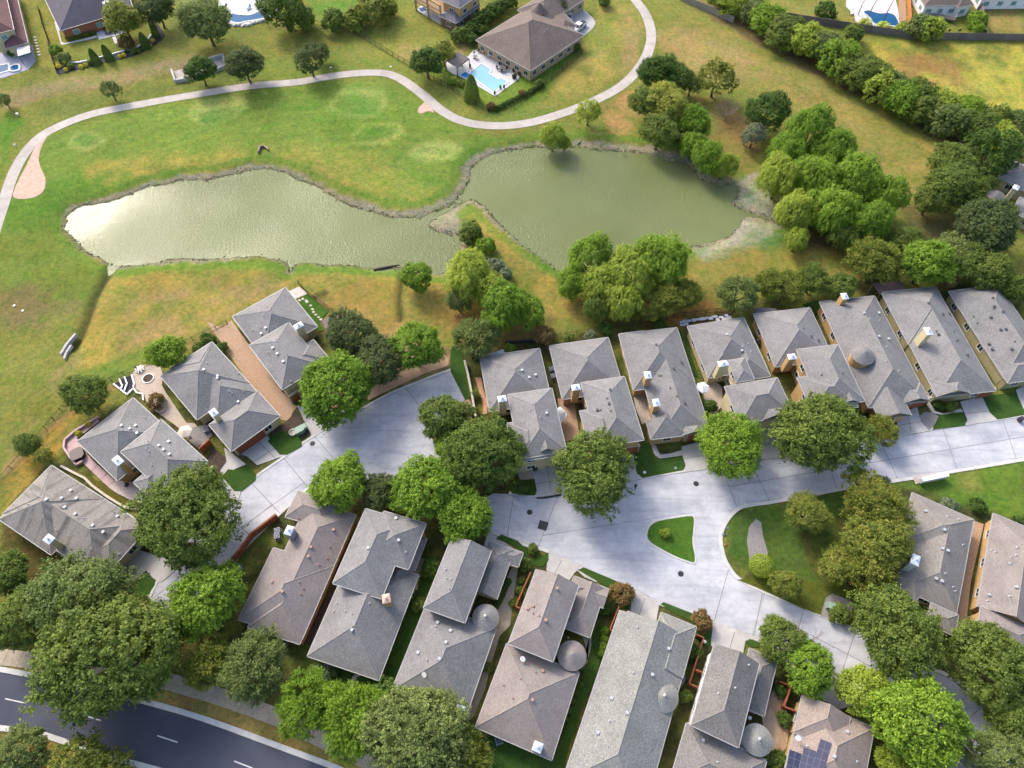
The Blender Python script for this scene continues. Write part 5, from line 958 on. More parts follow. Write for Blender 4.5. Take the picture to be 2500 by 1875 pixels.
TR = [  # crown centre x, y, radius (overview), kind, foliage, label
 (262,40,37,'oak','olive','olive-green tree shading the patio of the red brick house'), (338,20,34,'oak','dark','dark round tree just outside the red brick house garden'), (443,47,50,'oak','sage','broad grey-green tree between the brick house and the kidney pool'), (610,18,44,'oak','mid','full green tree right beside the kidney-shaped pool'), (648,42,30,'bush','mid','leaning green shrub behind the pool tree'),
 (432,152,30,'oak','deep','round dark tree in front of the angled concrete headwall'), (527,138,37,'oak','dark','dark round tree between headwall and cart path bend'), (668,128,32,'loose','dark','twin-crowned thin tree standing alone above the cart path'), (690,112,20,'loose','dark','smaller crown behind the lone thin tree above the cart path'), (237,193,20,'loose','sage','sparse small sapling leaning over the cart path'), (8,215,15,'loose','sage','sapling at the brown slope next to the sprinkler post'),
 (720,44,26,'bush','mid','round shrub on the fence line before the soccer goal'), (770,38,26,'bush','olive','low olive shrub behind the soccer goal'), (800,22,34,'bush','olive','large olive shrub arching over the soccer goal'), (828,14,26,'bush','olive','shrub end of the arched clump near the columned house'), (922,132,33,'puff','deep','dense tree at the fence corner by the pool pergola'), (957,112,26,'loose','olive','thin olive tree behind the pool pergola'), (993,76,18,'bush','mid','round shrub at the corner of the columned porch house'),
 (1212,14,18,'oak','dark','small magnolia-like tree at the brown-roofed house drive'), (1305,2,14,'bush','mid','small shrub on the lawn above the cart path curve'), (1018,190,17,'cone','mid','narrow upright tree by the deep end of the rectangular pool'),
 (1272,240,27,'loose','lime','light young tree between cart path and pond bank'), (1195,286,28,'willow','lime','low willow hanging over the north pond shore'), (1220,300,15,'willow','lime','small willow sprout on the north pond shore'), (1425,158,42,'oak','deep','dark broad tree right against the cart path curve'), (1462,168,34,'oak','mid','round tree between the dark path tree and the field'), (1494,178,24,'loose','sage','thin grey-green tree beside the field edge'), (1548,166,38,'loose','olive','loose olive-yellow tree standing out in the dry field'),
 (1400,222,36,'oak','mid','green tree at the head of the pond grove'), (1438,222,44,'oak','yellow','big pale yellow-green tree in the pond grove'), (1425,278,40,'oak','mid','green tree low in the pond grove'), (1470,300,26,'bush','mid','bushy tree at the pond edge below the pale tree'), (1500,262,34,'willow','bright','bright upright willow beside the pale tree'), (1498,308,28,'willow','bright','bright drooping willow near the water'), (1530,332,34,'willow','bright','willow leaning over the pond water'), (1565,352,28,'willow','lime','lime willow over the pond corner'), (1660,240,44,'oak','deep','dark solid tree behind the big willow clump'), (1630,290,26,'loose','grey','grey hanging tree between dark tree and shore'),
 (1750,282,50,'willow','bright','tall upper willow of the big clump facing the field'), (1700,332,40,'willow','bright','willow at the pond side of the big clump'), (1800,322,46,'willow','bright','willow crown in the middle of the big clump'), (1685,382,44,'willow','lime','yellowish willow over the mudflat'), (1762,388,50,'willow','bright','central willow of the big clump'), (1850,385,54,'willow','bright','broad willow on the field side of the big clump'), (1910,420,46,'willow','bright','outer willow of the big clump nearest the shade trees'), (1720,452,42,'willow','lime','low willow of the big clump above the stream'), (1800,452,50,'willow','bright','low middle willow of the big clump'), (1880,478,44,'willow','bright','low outer willow of the big clump'), (1722,516,26,'willow','lime','small willow beside the stream mouth'), (1826,510,30,'willow','mid','shaded willow stem sprout under the clump'),
 (1010,592,50,'willow','lime','lime willow at the marshy pond corner'), (1062,628,40,'willow','lime','upright lime willow behind the marsh willow'), (1090,660,50,'willow','bright','broad bright willow next to the dry footpath'), (1138,672,38,'willow','bright','willow leaning toward the dry spit'), (1016,498,26,'bush','mid','round shrub on the mud spit'), (1048,530,20,'bush','bright','light shrub halfway down the spit'), (1070,574,18,'bush','grey','grey-green shrub behind the marsh willow'), (1092,592,16,'bush','grey','small grey shrub at the spit foot'), (990,648,26,'willow','sage','grassy willow thicket at the foot of the marsh willow'),
 (1276,552,48,'willow','bright','tall willow at the south pond shore by the spit'), (1235,612,32,'willow','bright','low willow reaching out to the spit'), (1300,610,42,'willow','lime','lime willow trunk group at the south shore'), (1360,592,52,'willow','lime','broad lime willow in the south shore group'), (1430,560,56,'willow','bright','rounded bright willow right on the south shore'), (1290,662,30,'willow','mid','low shaded willow near the back fence'), (1345,650,40,'willow','lime','willow in front of the clipped fence trees'),
 (1400,660,36,'spike','olive','bristly crape myrtle at the back fence beside the willows'), (1440,648,38,'spike','olive','middle bristly crape myrtle next to the willows'), (1480,636,34,'spike','olive','gold-tinged crape myrtle standing by the bare slope'), (1592,636,42,'spike','sage','lone round crape myrtle behind the white paver terrace'), (1664,612,34,'spike','olive','first crape myrtle of the tight fence row'), (1706,616,34,'spike','olive','second crape myrtle of the tight fence row'), (1756,604,36,'spike','mid','taller crape myrtle of the tight fence row'), (1816,620,33,'puff','mid','leafy green tree at the end of the crape myrtle row'), (1890,562,52,'spike','olive','wide olive crape myrtle below the stream willows'),
 (900,597,34,'puff','bright','young bright tree beside the dry footbridge ditch'), (1030,728,46,'spike','sage','grey-green tree at the court head fence'), (1175,724,24,'loose','rust','rust-tinged small tree by the back fence garden'), (896,748,54,'puff','bright','large bright tree between the ditch and the court'), (758,722,52,'oak','dark','dark oak behind the slatted garden pergola'), (816,782,52,'oak','dark','dark oak squeezed between the two bright court trees'), (727,838,76,'puff','bright','big bright tree overhanging the court drive'), (360,760,38,'puff','bright','bright round tree at the fence behind the parasol courtyard'), (183,852,44,'oak','mid','round tree on the dry strip outside the back fence'), (60,960,26,'oak','mid','small round tree by the bottom fence corner'), (95,985,20,'loose','olive','sparse shrub trailing down from the fence corner tree'),
 (957,900,50,'puff','mid','olive-green tree on the court planting island'), (1042,978,78,'oak','mid','big fine-leaved tree beside the two-part grey house'), (975,970,36,'puff','bright','light tree at the west foot of the big fine-leaved tree'), (733,1042,58,'puff','bright','bright round tree at the lower edge of the court'), (818,1062,38,'oak','dark','dark tree between two bright court trees'), (925,1055,72,'puff','bright','bright wide tree above the tan garage'), (1000,1112,60,'puff','bright','bright tree at the street bend next to the court'),
 (405,1118,100,'oak','mid','very large round oak covering the court pavement'), (445,1295,74,'puff','bright','bright dense tree at the lower court corner'), (175,1290,92,'oak','sage','wide grey-green oak beside the rain-streaked roof'), (232,1412,128,'oak','mid','huge oak spreading over the collector road'), (18,1240,44,'puff','mid','tree at the picture-side of the rain-streaked house garden'), (45,1335,62,'oak','mid','oak behind the huge roadside oak'), (350,1400,46,'loose','olive','loose olive tree between the huge oak and bright corner tree'),
 (455,1430,52,'spike','olive','yellow-green roadside tree nearest the huge oak'), (548,1438,66,'spike','sage','broad roadside tree below the taupe house'), (665,1520,62,'spike','bright','bright feathery tree at the sidewalk'), (760,1552,72,'spike','bright','larger feathery bright tree at the sidewalk'), (835,1500,34,'bush','deep','dark shrub behind the feathery sidewalk trees'), (905,1588,100,'oak','sage','big grey-green tree by the dish house back corner'), (990,1640,66,'spike','olive','yellowish tree under the smooth taupe house'), (40,1630,56,'oak','sage','median tree across the collector road'), (172,1655,62,'loose','olive','scrubby olive tree on the far verge of the collector road'), (240,1660,42,'loose','olive','small verge tree beside the scrubby olive tree'),
 (1283,1018,80,'oak','mid','large street tree in front of the shade sail house'), (1578,962,68,'oak','bright','round street tree in front of the white parasol house'), (1772,935,86,'oak','mid','broad street tree in front of the tan two-storey house'), (1905,928,33,'spike','olive','small olive street tree by the turret house'),
 (1745,1108,42,'oak','olive','round olive tree on the large lawn near the street'), (1868,1050,42,'loose','yellow','yellowing tree at the head of the large lawn hedge'), (1895,1098,60,'spike','olive','top tree of the olive hedge next to the corner house'), (1895,1175,62,'oak','olive','middle tree of the olive hedge next to the corner house'), (1885,1225,54,'spike','olive','lower tree of the olive hedge next to the corner house'), (1808,1222,38,'oak','olive','low tree spreading from the olive hedge onto the lawn'), (1645,1222,25,'topiary','lime','ball-clipped yellow-green shrub at the gravel bed'), (1698,1262,32,'puff','olive','round shrub with orange tips below the gravel bed'),
 (1938,1366,84,'oak','mid','big dark street tree in front of the corner house'), (2142,1438,82,'oak','mid','large glossy tree by the rose-grey house'), (2196,1545,60,'puff','mid','large tree across the branch road from the bright tree'), (2175,1640,64,'oak','sage','grey-green tree at the lower end of the branch road'), (1690,1385,50,'puff','mid','left crown of the tree with dead branches'), (1745,1440,54,'puff','bright','right crown of the tree with dead branches'), (1862,1488,52,'puff','lime','yellow-green tree beside the big bright round tree'), (1985,1560,92,'puff','bright','very large bright round tree over the branch road'), (1935,1650,40,'spike','lime','feathery tree under the large bright round tree'),
 (2145,330,54,'loose','deep','dark tree at the foot of the hedgerow'), (2060,352,46,'oak','mid','tree on the field corner above the white-flowering tree'), (2060,402,52,'oak','mid','leafy tree with pale blossoms by the field corner'), (2012,432,34,'oak','mid','round tree on a thin trunk beside the willows'), (2122,385,32,'loose','mid','tree close to the turret house beyond the shade trees'), (2130,490,62,'oak','dark','wide dark oak in front of the turret house'), (2002,568,54,'puff','bright','bright full tree behind the brown patio roof'), (1952,520,34,'oak','mid','small green tree above the bright full tree'), (2060,545,40,'oak','sage','grey-green tree between bright tree and dark oak'), (2092,566,42,'puff','mid','tree behind the street-end house'), (2140,584,44,'puff','mid','leafy tree next to the dark oak foot'), (2195,622,34,'puff','mid','tree at the rear corner of the street-end house'), (2050,600,24,'loose','rust','brownish small tree in the shade tree group')]
for t in TR: tree(*t)
HR = [(1590,4,30),(1625,22,28),(1660,44,34),(1690,70,34),(1725,72,28),(1742,88,36),(1780,102,34),(1812,128,38),(1840,150,34),(1872,162,38),(1900,190,34),(1925,182,30),(1948,214,36),(1985,205,34),(1995,238,34),(2030,228,34),(2050,262,36),(2085,240,34),(2110,278,36),(2140,262,34),(2160,298,34),(2190,270,30),(1560,-6,26)]
HR.sort(key=lambda q: q[0] * .87 + q[1] * .5)
for i, (x, y, r) in enumerate(HR): tree(x, y, r * 1.16, ('puff', 'oak', 'loose')[i % 3], ('mid', 'lime', 'sage', 'bright', 'mid')[i % 5], 'bushy hedgerow shrub, ' + ORD[i] + ' from the pale board fence end', 'hedgerow_shrub', 'shrub', 'shrubs of the hedgerow', clear=.3)
for i, (x, y, r) in enumerate(((1008,70,16),(1022,58,17),(1035,46,18),(1050,36,18),(1066,24,18),(1082,14,18),(1098,4,18),(1040,66,14),(1020,84,14))): tree(x, y, r, 'bush', 'deep', 'dark screening shrub, ' + ('near the second-row gap by the brown roof' if i == 7 else 'closest to the bare sand strip of the brown-roofed house' if i == 8 else ORD[i] + ' from the porch house bay window'), 'screening_shrub', 'shrub', 'screening shrubs between two houses')
K2 = ((120, 0), 7.373)
for i, (x, y, r, a) in enumerate(((800,1020,85,1),(1030,950,85,1),(1700,730,85,1),(1890,560,70,.8),(1830,400,60,.8))): tree(*K(*K2, x, y), r / 7.373 * 1.0, 'cone', 'deep', 'clipped conical evergreen, ' + ORD[i] + ' along the mulch bed from the grey spreading shrub', 'conical_evergreen', 'shrub', 'clipped evergreens of the brick house garden', asp=a, nat=True)
for i, (x, y) in enumerate(((155,1190),(300,1250),(570,1195),(650,1165),(1275,1010),(1345,985),(1865,725),(1810,820))): tree(*K(*K2, x, y), 5.2, 'topiary', 'gold', 'small golden ball shrub, ' + ORD[i] + ' along the mulch bed from the side fence', 'ball_shrub', 'shrub', 'golden ball shrubs of the brick house garden', nat=True)
for x, y, r, col, lab in ((110,900,110,'bright','climbing shrub at the side fence of the brick house garden'), (270,1040,110,'sage','grey spreading shrub in the corner of the brick house garden'), (1380,770,140,'rust','reddish round shrub in the middle of the brick house lawn'), (380,1180,60,'olive','olive shrub beside the grey spreading shrub'), (750,1120,55,'mid','green shrub at the foot of the first conical evergreen'), (1510,920,60,'mid','low green shrub before the white edging gap'), (1600,910,50,'olive','low olive shrub next to the white edging gap')): tree(*K(*K2, x, y), r / 7.373, 'bush', col, lab, 'garden_shrub', 'shrub', nat=True)
for i in range(7): tree(*K(*K2, 330 + i * 78, 690 - i * 17), 5.5, 'bush', 'olive', 'low foundation shrub, ' + ORD[i] + ' from the wall corner of the red brick house', 'foundation_shrub', 'shrub', 'foundation shrubs of the brick house', nat=True)
for x, y, r, col, lab in ((170,660,70,'lime','lime shrub in the pool-side mulch bed'), (740,1040,70,'rust','rust-coloured shrub at the tip of the pool-side bed'), (1190,850,60,'rust','thin reddish shrub on the pool house lawn'), (1450,700,70,'mid','shrub by the pool house side fence'), (1160,545,36,'rust','rusty potted shrub at the pool house corner'), (300,700,60,'olive','low shrub beside the lime shrub'), (2010,140,70,'mid','shrub at the rear corner of the brown-roofed house')): tree(*K(*K3, x, y), r / 6.144, 'bush', col, lab, 'garden_shrub', 'shrub', nat=True)
for i in range(12): p = Vector(K(*K3, 800, 1080)).lerp(Vector(K(*K3, 1500, 720)), i / 11); tree(p.x, p.y, 7.0, 'bush', 'deep', 'pool garden hedge shrub, ' + ORD[i] + ' from the rust-coloured shrub', 'hedge_shrub', 'shrub', 'hedge of the pool garden', nat=True)
for p, r, col, lab in ((T('A4', 690, 80), 24, 'deep', 'dark round shrub behind the dark board fence'), (T('A4', 1400, 205), 30, 'sage', 'wide pale shrub behind the fence of the deck house'), (T('A4', 1500, 220), 32, 'lime', 'yellow-green shrub behind the fence of the deck house'), (T('A4', 1850, 150), 22, 'bright', 'climbing shrub on the side fence of the deck house'), (T('A4', 1850, 220), 18, 'bright', 'small shrub at the side fence foot'), (T('A4', 900, 260), 26, 'mid', 'shrub in front of the dark board fence'), (T('A4', 1270, 215), 15, 'lime', 'small lime shrub at the pool fence'),
    (T('A1', 115, 70), 14, 'deep', 'dark shrub beside the maroon-roofed house'), (T('A1', 85, 410), 9, 'deep', 'small dark shrub in the patio corner'), (T('C1', 1200, 250), 20, 'rust', 'airy brown shrub in the gravel court'), (T('C1', 680, 428), 7, 'gold', 'small yellow shrub at the pink terrace'), (T('C1', 605, 498), 8, 'gold', 'yellow shrub by the hot tub terrace'), (T('B1', 1600, 1195), 18, 'deep', 'dark green shrub at the back of the parasol court house'), (T('B1', 1530, 1260), 16, 'mid', 'green shrub beside the dark rear shrub'), (T('B1', 1710, 1265), 16, 'deep', 'shrub at the gravel strip head'), (T('C3', 1690, 290), 17, 'deep', 'clipped dark shrub in the white parasol court'), (T('C3', 215, 915), 20, 'deep', 'low round shrub at the cream house corner'),
    (T('C3', 265, 1515), 17, 'mid', 'shrub on the front bed of the dish house'), (T('C3', 320, 1390), 13, 'mid', 'small shrub in the roadside bed of the dish house'), (T('C3', 1340, 1268), 13, 'lime', 'small light shrub in the middle of the triangle island'), (T('D3', 1000, 240), 30, 'rust', 'reddish grass clump at the corner of the smooth taupe house'), (T('D3', 1620, 440), 26, 'rust', 'reddish shrub at the pale house drive'), (T('D3', 865, 330), 20, 'deep', 'dark shrub beside the pale house fence'), (T('D3', 1500, 1025), 16, 'mid', 'shrub in the side passage of the white-sided house'), (T('D3', 1570, 680), 18, 'deep', 'shrub inside the fenced yard of the pale house'), (T('D4', 330, 985), 16, 'deep', 'dark shrub by the brown fence of the solar house'), (T('D4', 365, 1205), 18, 'deep', 'round shrub on the gravel by the solar house'), (T('D4', 300, 1520), 24, 'mid', 'shrub below the white-sided house turret'),
    (T('D4', 790, 400), 24, 'mid', 'green shrub among the utility boxes'), (T('D4', 790, 330), 10, 'lime', 'light shrub beside the utility box'), (T('C4', 1860, 1060), 20, 'deep', 'round clipped shrub on the bright corner lawn'), (T('C4', 1630, 1060), 22, 'grey', 'pale grey shrub behind the corner house'), (T('C4', 1100, 880), 22, 'grey', 'dark wispy shrub at the hedge head'), (T('C4', 2190, 1190), 18, 'deep', 'shrub at the rose-grey house gable'), (T('B3', 885, 1120), 18, 'deep', 'dark clipped shrub at the back fence'), (T('B3', 760, 1165), 15, 'grey', 'grey garden shrub at the back fence'), (T('B3', 600, 1190), 13, 'mid', 'low shrub in the back fence border'), (T('B3', 140, 1265), 14, 'bright', 'light shrub behind the two-part grey house'), (T('B3', 1290, 1080), 18, 'deep', 'dark shrub behind the two-chimney house'),
    (T('C4', 980, 430), 14, 'mid', 'bright small shrub between two street trees'), (T('C4', 1650, 290), 14, 'mid', 'shrub at the khaki house entrance'), (T('C4', 1560, 280), 12, 'deep', 'shrub beside the khaki house entrance walk'), (T('C4', 1430, 265), 9, 'mid', 'tiny shrub by the turret house garage'), (T('D2', 1430, 40), 26, 'deep', 'palm-like clump beside the stone path'), (T('D2', 1340, 320), 18, 'mid', 'grassy clump along the side lawn'), (T('D2', 1860, 800), 14, 'sage', 'shrub beside the dish house path'), (T('D2', 560, 870), 26, 'grey', 'grey palm tuft by the two-storey house rear'), (T('D2', 680, 830), 14, 'mid', 'small shrub beside the rear condenser'), (T('D2', 1040, 1030), 36, 'deep', 'white-flowering oleander at the dish house rear'), (T('D1', 1990, 520), 24, 'olive', 'wispy shrub at the rear of the taupe house'), (T('C2', 1770, 200), 12, 'mid', 'shrub beside the winding brick walk'), (T('C2', 1760, 330), 12, 'mid', 'lower shrub beside the winding brick walk'), (T('C2', 880, 850), 16, 'deep', 'small dark shrub next to the lower court tree')):
    tree(p[0], p[1], r, 'bush', col, lab, 'garden_shrub', 'shrub', nat=True)
for i in range(8): p = Vector(T('D2', 2020, 140)).lerp(Vector(T('D2', 1930, 340)), i / 7 * .9); tree(p.x, p.y, 8.5, 'bush', 'deep', 'clipped ball shrub beside the dish house path, ' + ORD[i] + ' from the porch', 'ball_shrub', 'shrub', 'ball shrubs along the dish house path', nat=True)
for i, p in enumerate(T('D2', 2130,130,2110,210,2060,310,2150,220)): tree(p[0], p[1], 11, 'bush', 'mid', 'rounded shrub by the cedar planter, ' + ('first from the street', 'second from the street', 'farthest from the street', 'touching the planter frame')[i], 'garden_shrub', 'shrub', 'shrubs beside the planter', nat=True)
for i, p in enumerate(T('D3', 560,1200,590,1130,620,1060,650,990,680,940)): tree(p[0], p[1], 9, 'bush', 'mid', 'foundation shrub at the smooth taupe house, ' + ORD[4 - i] + ' from its turret', 'foundation_shrub', 'shrub', 'foundation shrubs of the taupe house', nat=True)
for i, p in enumerate(T('D3', 875,520,870,580,860,640,850,690)): tree(p[0], p[1], 10, 'bush', 'bright', 'light shrub at the pale house wall, ' + ORD[i] + ' from the cedar fence', 'garden_shrub', 'shrub', 'light shrubs beside the pale house', nat=True)
# ---- palms by the curving pool
def palm(p, r, label, col='lime'):
    w = G(p, 1.5); w.z = 0; e = empty('palm', w, label=label, cat='palm'); mb = MB(); mb.tube([(0, 0, -.1), (0, 0, 1.2)], [.2, .15], 8); mb.obj('trunk', BARK, e); m = MB()
    for i in range(26):
        a = i * 2.4; el = .25 + .55 * ((i * 7) % 10) / 10; pts = []
        for k in range(6): s = k / 5; pts.append(Vector((math.cos(a) * r * s, math.sin(a) * r * s, 1.1 + r * (el * 1.6 * s - 1.15 * s * s))))
        sd = Vector((-math.sin(a), math.cos(a), 0))
        for k in range(5): w0, w1 = .3 * r * math.sin(math.pi * (k + .4) / 6) * .5, .3 * r * math.sin(math.pi * (k + 1.4) / 6.2) * .5; m.face([pts[k] - sd * w0, pts[k] + sd * w0, pts[k + 1] + sd * w1, pts[k + 1] - sd * w1])
    me_ = m.mesh('fronds', LF[col]); at = me_.attributes.new('tint', 'FLOAT', 'POINT'); at.data.foreach_set('value', [.3 + .5 * ((i * 37) % 100) / 100 for i in range(len(me_.vertices))]); link('fronds', me_, e)
palm(T('A4', 1000, 160), 2.2, 'yellowish palm at the shallow end of the curving pool', 'yellow'); palm(T('A4', 1140, 185), 2.2, 'green palm at the near rim of the curving pool'); palm((872, 62), 1.6, 'bright spiky palm at the soccer goal post'); palm(T('D2', 1440, 30), 1.7, 'spiky palm beside the pebble path', 'mid')
# ---- bare trees
def bare(x, y, r, label, nat=False, h=5.5):
    p = (x, y) if nat else O(x, y); w = G(p, h * .5); w.z = 0; g = random.Random(int(x)); e = empty('bare_tree', w, label=label, cat='tree'); mb = MB(); mb.tube([(0, 0, -.2), (0, 0, h * .25)], [.2, .15], 8); mb.obj('trunk', BARKG, e); m = MB()
    def br(p0, d, L, rad, k):
        p1 = p0 + d * L * .5 + Vector((g.uniform(-.1, .1), g.uniform(-.1, .1), .05)) * L; p2 = p0 + d * L; m.tube([p0, p1, p2], [rad, rad * .75, rad * .4], 5, cap=False)
        if k:
            for _ in range(4): nd = (d + Vector((g.uniform(-1, 1), g.uniform(-1, 1), g.uniform(-.3, .8))) * .75).normalized(); br(p0.lerp(p2, g.uniform(.45, 1)), nd, L * g.uniform(.5, .75), rad * .5, k - 1)
    for i in range(8): a = i * .8 + g.random(); br(Vector((0, 0, h * .2)), Vector((math.cos(a) * .8, math.sin(a) * .8, g.uniform(.4, 1.2))).normalized(), h * .42, .09, 3)
    m.obj('branches', BARKG, e)
bare(1572, 240, 40, 'leafless grey tree between pond grove and dark tree'); bare(1725, 1402, 20, 'bundle of dead grey branches in the crown of a street tree', h=7.5); bare(1610, 300, 30, 'leafless grey scrub at the pond shore', h=3.5)
# ================================================================== FENCES, WALLS, FURNITURE
IRONF = plain('fence_iron', C(70, 58, 50), .6, .3); WOODR = surf('fence_cedar', C(150, 84, 52), C(176, 108, 72), 2.5, .8, 10, .2, .02, rand=.1); WOODG = surf('fence_weathered', C(128, 116, 112), C(156, 142, 136), 2.5, .85, 10, .3, .02, rand=.14); WOODO = surf('fence_orange', C(206, 124, 66), C(222, 144, 84), 2.5, .8, 10, .2, .02, rand=.08); STONE = surf('limestone', C(206, 196, 178), C(226, 218, 202), 2, .9, 8, .3, .03, rand=.06)
DARKF = plain('fence_black', C(40, 42, 42), .6, .3); HEADW = surf('headwall_concrete', C(198, 192, 186), C(220, 216, 212), 1, .9, 7, .1, .01)
def iron_fence(label, pts, h=1.3, step=2.4, mat=None):
    mat = mat or IRONF; l = [Vector(p) for p in GL(pts)]; e = empty('iron_fence', (l[0].x, l[0].y, 0), label=label, cat='fence'); rails = MB(); pk = MB(); off = Vector((l[0].x, l[0].y, 0)); posts = []
    for a, b in zip(l, l[1:]):
        L = (b - a).length; n = max(1, round(L / step)); t = (b - a) / L
        for z in (.18, h - .12): rails.bar(Vector((*a, z)) - off, Vector((*b, z)) - off, .05, .05)
        for i in range(n): posts.append(a + t * (L * i / n))
        for i in range(int(L / .3)): q = Vector((*(a + t * (i * .3 + .15)), 0)) - off; pk.bar((q.x, q.y, .12), (q.x, q.y, h), .025)
    posts.append(l[-1]); pm = MB(); pm.bar((0, 0, -.1), (0, 0, h + .1), .09); me_ = pm.mesh('post', mat)
    for q in posts: o = link('post', me_, e); o.location = (q.x - off.x, q.y - off.y, 0)
    rails.obj('rails', mat, e); pk.obj('pickets', mat, e, kind='stuff')
iron_fence('thin iron back fence along the dry strip by the west court', T('B1', 1760,1080,1400,1250) + T('B1', 1160,1390,760,1560) + T('C1', 480,330,300,540,190,670,0,880)); iron_fence('iron back fence behind the north row gardens', T('B3', 40,1240,330,1220,480,1190,830,1130,960,1110,1230,1060,1400,1030,1820,975,1860,1000,2010,960,2212,920) + T('B4', 330,890,480,860)); iron_fence('iron fence behind the brown patio roof', T('B4', 920,780,1180,690)); iron_fence('short iron fence across the court head gravel', T('B2', 1500,1275,1640,1275))
iron_fence('black fence on the golf course boundary of the goal lawn', T('A2', 800,240,960,330,1270,520,1400,600,1560,680), 1.5, 2.4, DARKF); iron_fence('black fence round the pool garden', K(*K3, 80,760,420,980,690,1130,1080,1090,1560,720,2100,260,1920,160), 1.4, 2.4, DARKF); iron_fence('black side fence of the strip garden with stepping stones', T('B2', 410,770,480,850,740,1030), 1.3, 2.2, DARKF); iron_fence('dark side fence between the maroon-roofed and brick houses', T('A1', 310,85,345,220,385,330,400,420,450,570), 1.6, 2.4, DARKF); iron_fence('low hedge fence behind the kidney pool lawn', T('A2', 180,215,420,210,620,230,800,240), 1.3, 2.4, DARKF)
def board_fence(label, pts, h=1.9, panel=2.4, mat=None, t=.06):
    l = [Vector(p) for p in GL(pts)]; e = empty('board_fence', (l[0].x, l[0].y, 0), label=label, cat='fence'); off = l[0]
    pm = MB(); pm.bar((0, 0, -.1), (0, 0, h + .06), .14); pme = pm.mesh('post', mat)
    for a, b in zip(l, l[1:]):
        L = (b - a).length; n = max(1, round(L / panel)); u = (b - a) / L; ang = math.atan2(u.y, u.x)
        for i in range(n):
            c = a + u * (L * (i + .5) / n) - off; mb = MB(); w = L / n - .16; k = max(2, int(w / .2))
            for j in range(k): mb.box((-w / 2 + w * (j + .5) / k, .015 * (j % 2), h / 2), (w / k - .015, t, h - .02 * (j % 3)))
            for z in (.4, h - .35): mb.box((0, .07, z), (w, .05, .1))
            o = mb.obj('panel', mat, e); o.location = (c.x, c.y, 0); o.rotation_euler = (0, 0, ang)
            p = a + u * (L * i / n) - off; o = link('post', pme, e); o.location = (p.x, p.y, 0)
board_fence('long dark board fence between the yellow field and the pool gardens', [(1895,44),(1965,55),(2040,67),(2192,90),(2217,94),(2290,96),(2400,98),(2540,100)], 2.0, 2.5, WOODG); board_fence('dark side fence next to the dry yellow lawn', [(2404,97),(2394,40),(2386,0)], 1.9, 2.5, WOODG); board_fence('orange cedar fence beside the brick paver strip', [(2222,92),(2218,50),(2214,-10)], 1.9, 2.4, WOODO); board_fence('pale board fence behind the hedgerow top', [(1660,0),(1720,26),(1790,56)], 1.8, 2.4, surf('fence_pale', C(160, 150, 140), C(180, 170, 158), 2, .85, 9, .2, .02))
def low_wall(label, pts, h, w, mat, cap=None, cat='wall', name='garden_wall'):
    l = GL(pts); e = empty(name, (*l[0], 0), label=label, cat=cat); off = Vector((*l[0], 0)); mb = MB(); mc = MB()
    for a, b in zip(l, l[1:]):
        a, b = Vector((*a, 0)) - off, Vector((*b, 0)) - off; mb.bar(a + Vector((0, 0, h / 2 - .1)), b + Vector((0, 0, h / 2 - .1)), w, h + .2); mc.bar(a + Vector((0, 0, h + .03)), b + Vector((0, 0, h + .03)), w + .08, .07)
    mb.obj('wall_body', mat, e); mc.obj('coping', cap or mat, e)
low_wall('long red-brown timber wall at the lower edge of the court', T('C2', 255,1150,60,1300) + T('C1', 1870,1425,1770,1535,1700,1610), 1.7, .25, WOODR); low_wall('white stone wall beside the narrow court-head lawn', T('C2', 1690,-40,1715,60,1750,240,1775,390), 1.1, .3, STONE, name='retaining_wall'); low_wall('red-brown wall at the edge of the large lawn', T('D4', 850,150,1040,235,1150,260), 1.8, .2, WOODR); low_wall('brown boundary wall of the corner house drive', T('C1', 1560,650,1640,580), 1.7, .2, WOODR)
for lab, c in (('cedar fence of the pale house front corner', ('D3', 975,350,905,300+225,930,545)), ('cedar planter frame beside the smooth taupe house', ('D3', 300,90,185,350,220,365)), ('cedar yard fence round the black gravel court', ('D3', 1565,568,1620,590,1510,940,1575,970)), ('short cedar cross fence of the black gravel court', ('D3', 1560,835,1610,855)), ('brown fence at the solar house front', ('D4', 300,925,390,960,335,1115,445,1160))): low_wall(lab, T(*c), 1.5, .12, WOODR, name='cedar_fence', cat='fence')
low_wall('curving pale stone edging below the pink terrace', T('C1', 475,755,560,800,660,850,720,910,830,990,960,1070,1090,1100), .35, .3, STONE, cat='edging', name='stone_edging'); low_wall('white concrete headwall on the golf slope, left wing', T('A1', 1330,555,1360,640,1470,620), .9, .4, HEADW, name='headwall'); low_wall('white concrete headwall on the golf slope, right wing', T('A1', 1590,480,1725,440,1745,525,1660,560), .9, .4, HEADW, name='headwall'); sheet('headwall_apron', GL(T('A1', 1330,555,1590,480,1725,442,1745,525,1660,565,1470,625,1360,640)), surf('apron_concrete', C(176, 160, 148), C(208, 202, 196), .6, .9, 5), .07); low_wall('small headwall with wing walls on the north pond bank', T('A1', 1995,1185,2010,1140,2040,1135,2075,1165), .6, .3, surf('headwall_rust', C(150, 124, 104), C(170, 150, 130), 2), name='headwall'); low_wall('pale stone headwall of the drainage ditch', T('B1', 595,1165,530,1240,480,1320), .6, .35, HEADW, name='headwall'); low_wall('pale culvert side wall of the drainage ditch', T('B1', 560,1250,520,1310,505,1355), .5, .3, HEADW, name='headwall'); low_wall('y-shaped concrete drain edge at the foot of the hedgerow', T('A4', 1695,1050,1740,1110,1720,1130), .3, .3, HEADW, name='headwall')
sheet('ditch_apron', GL(T('B1', 520,1250,545,1245,510,1340,480,1335)), HEADW, .06)
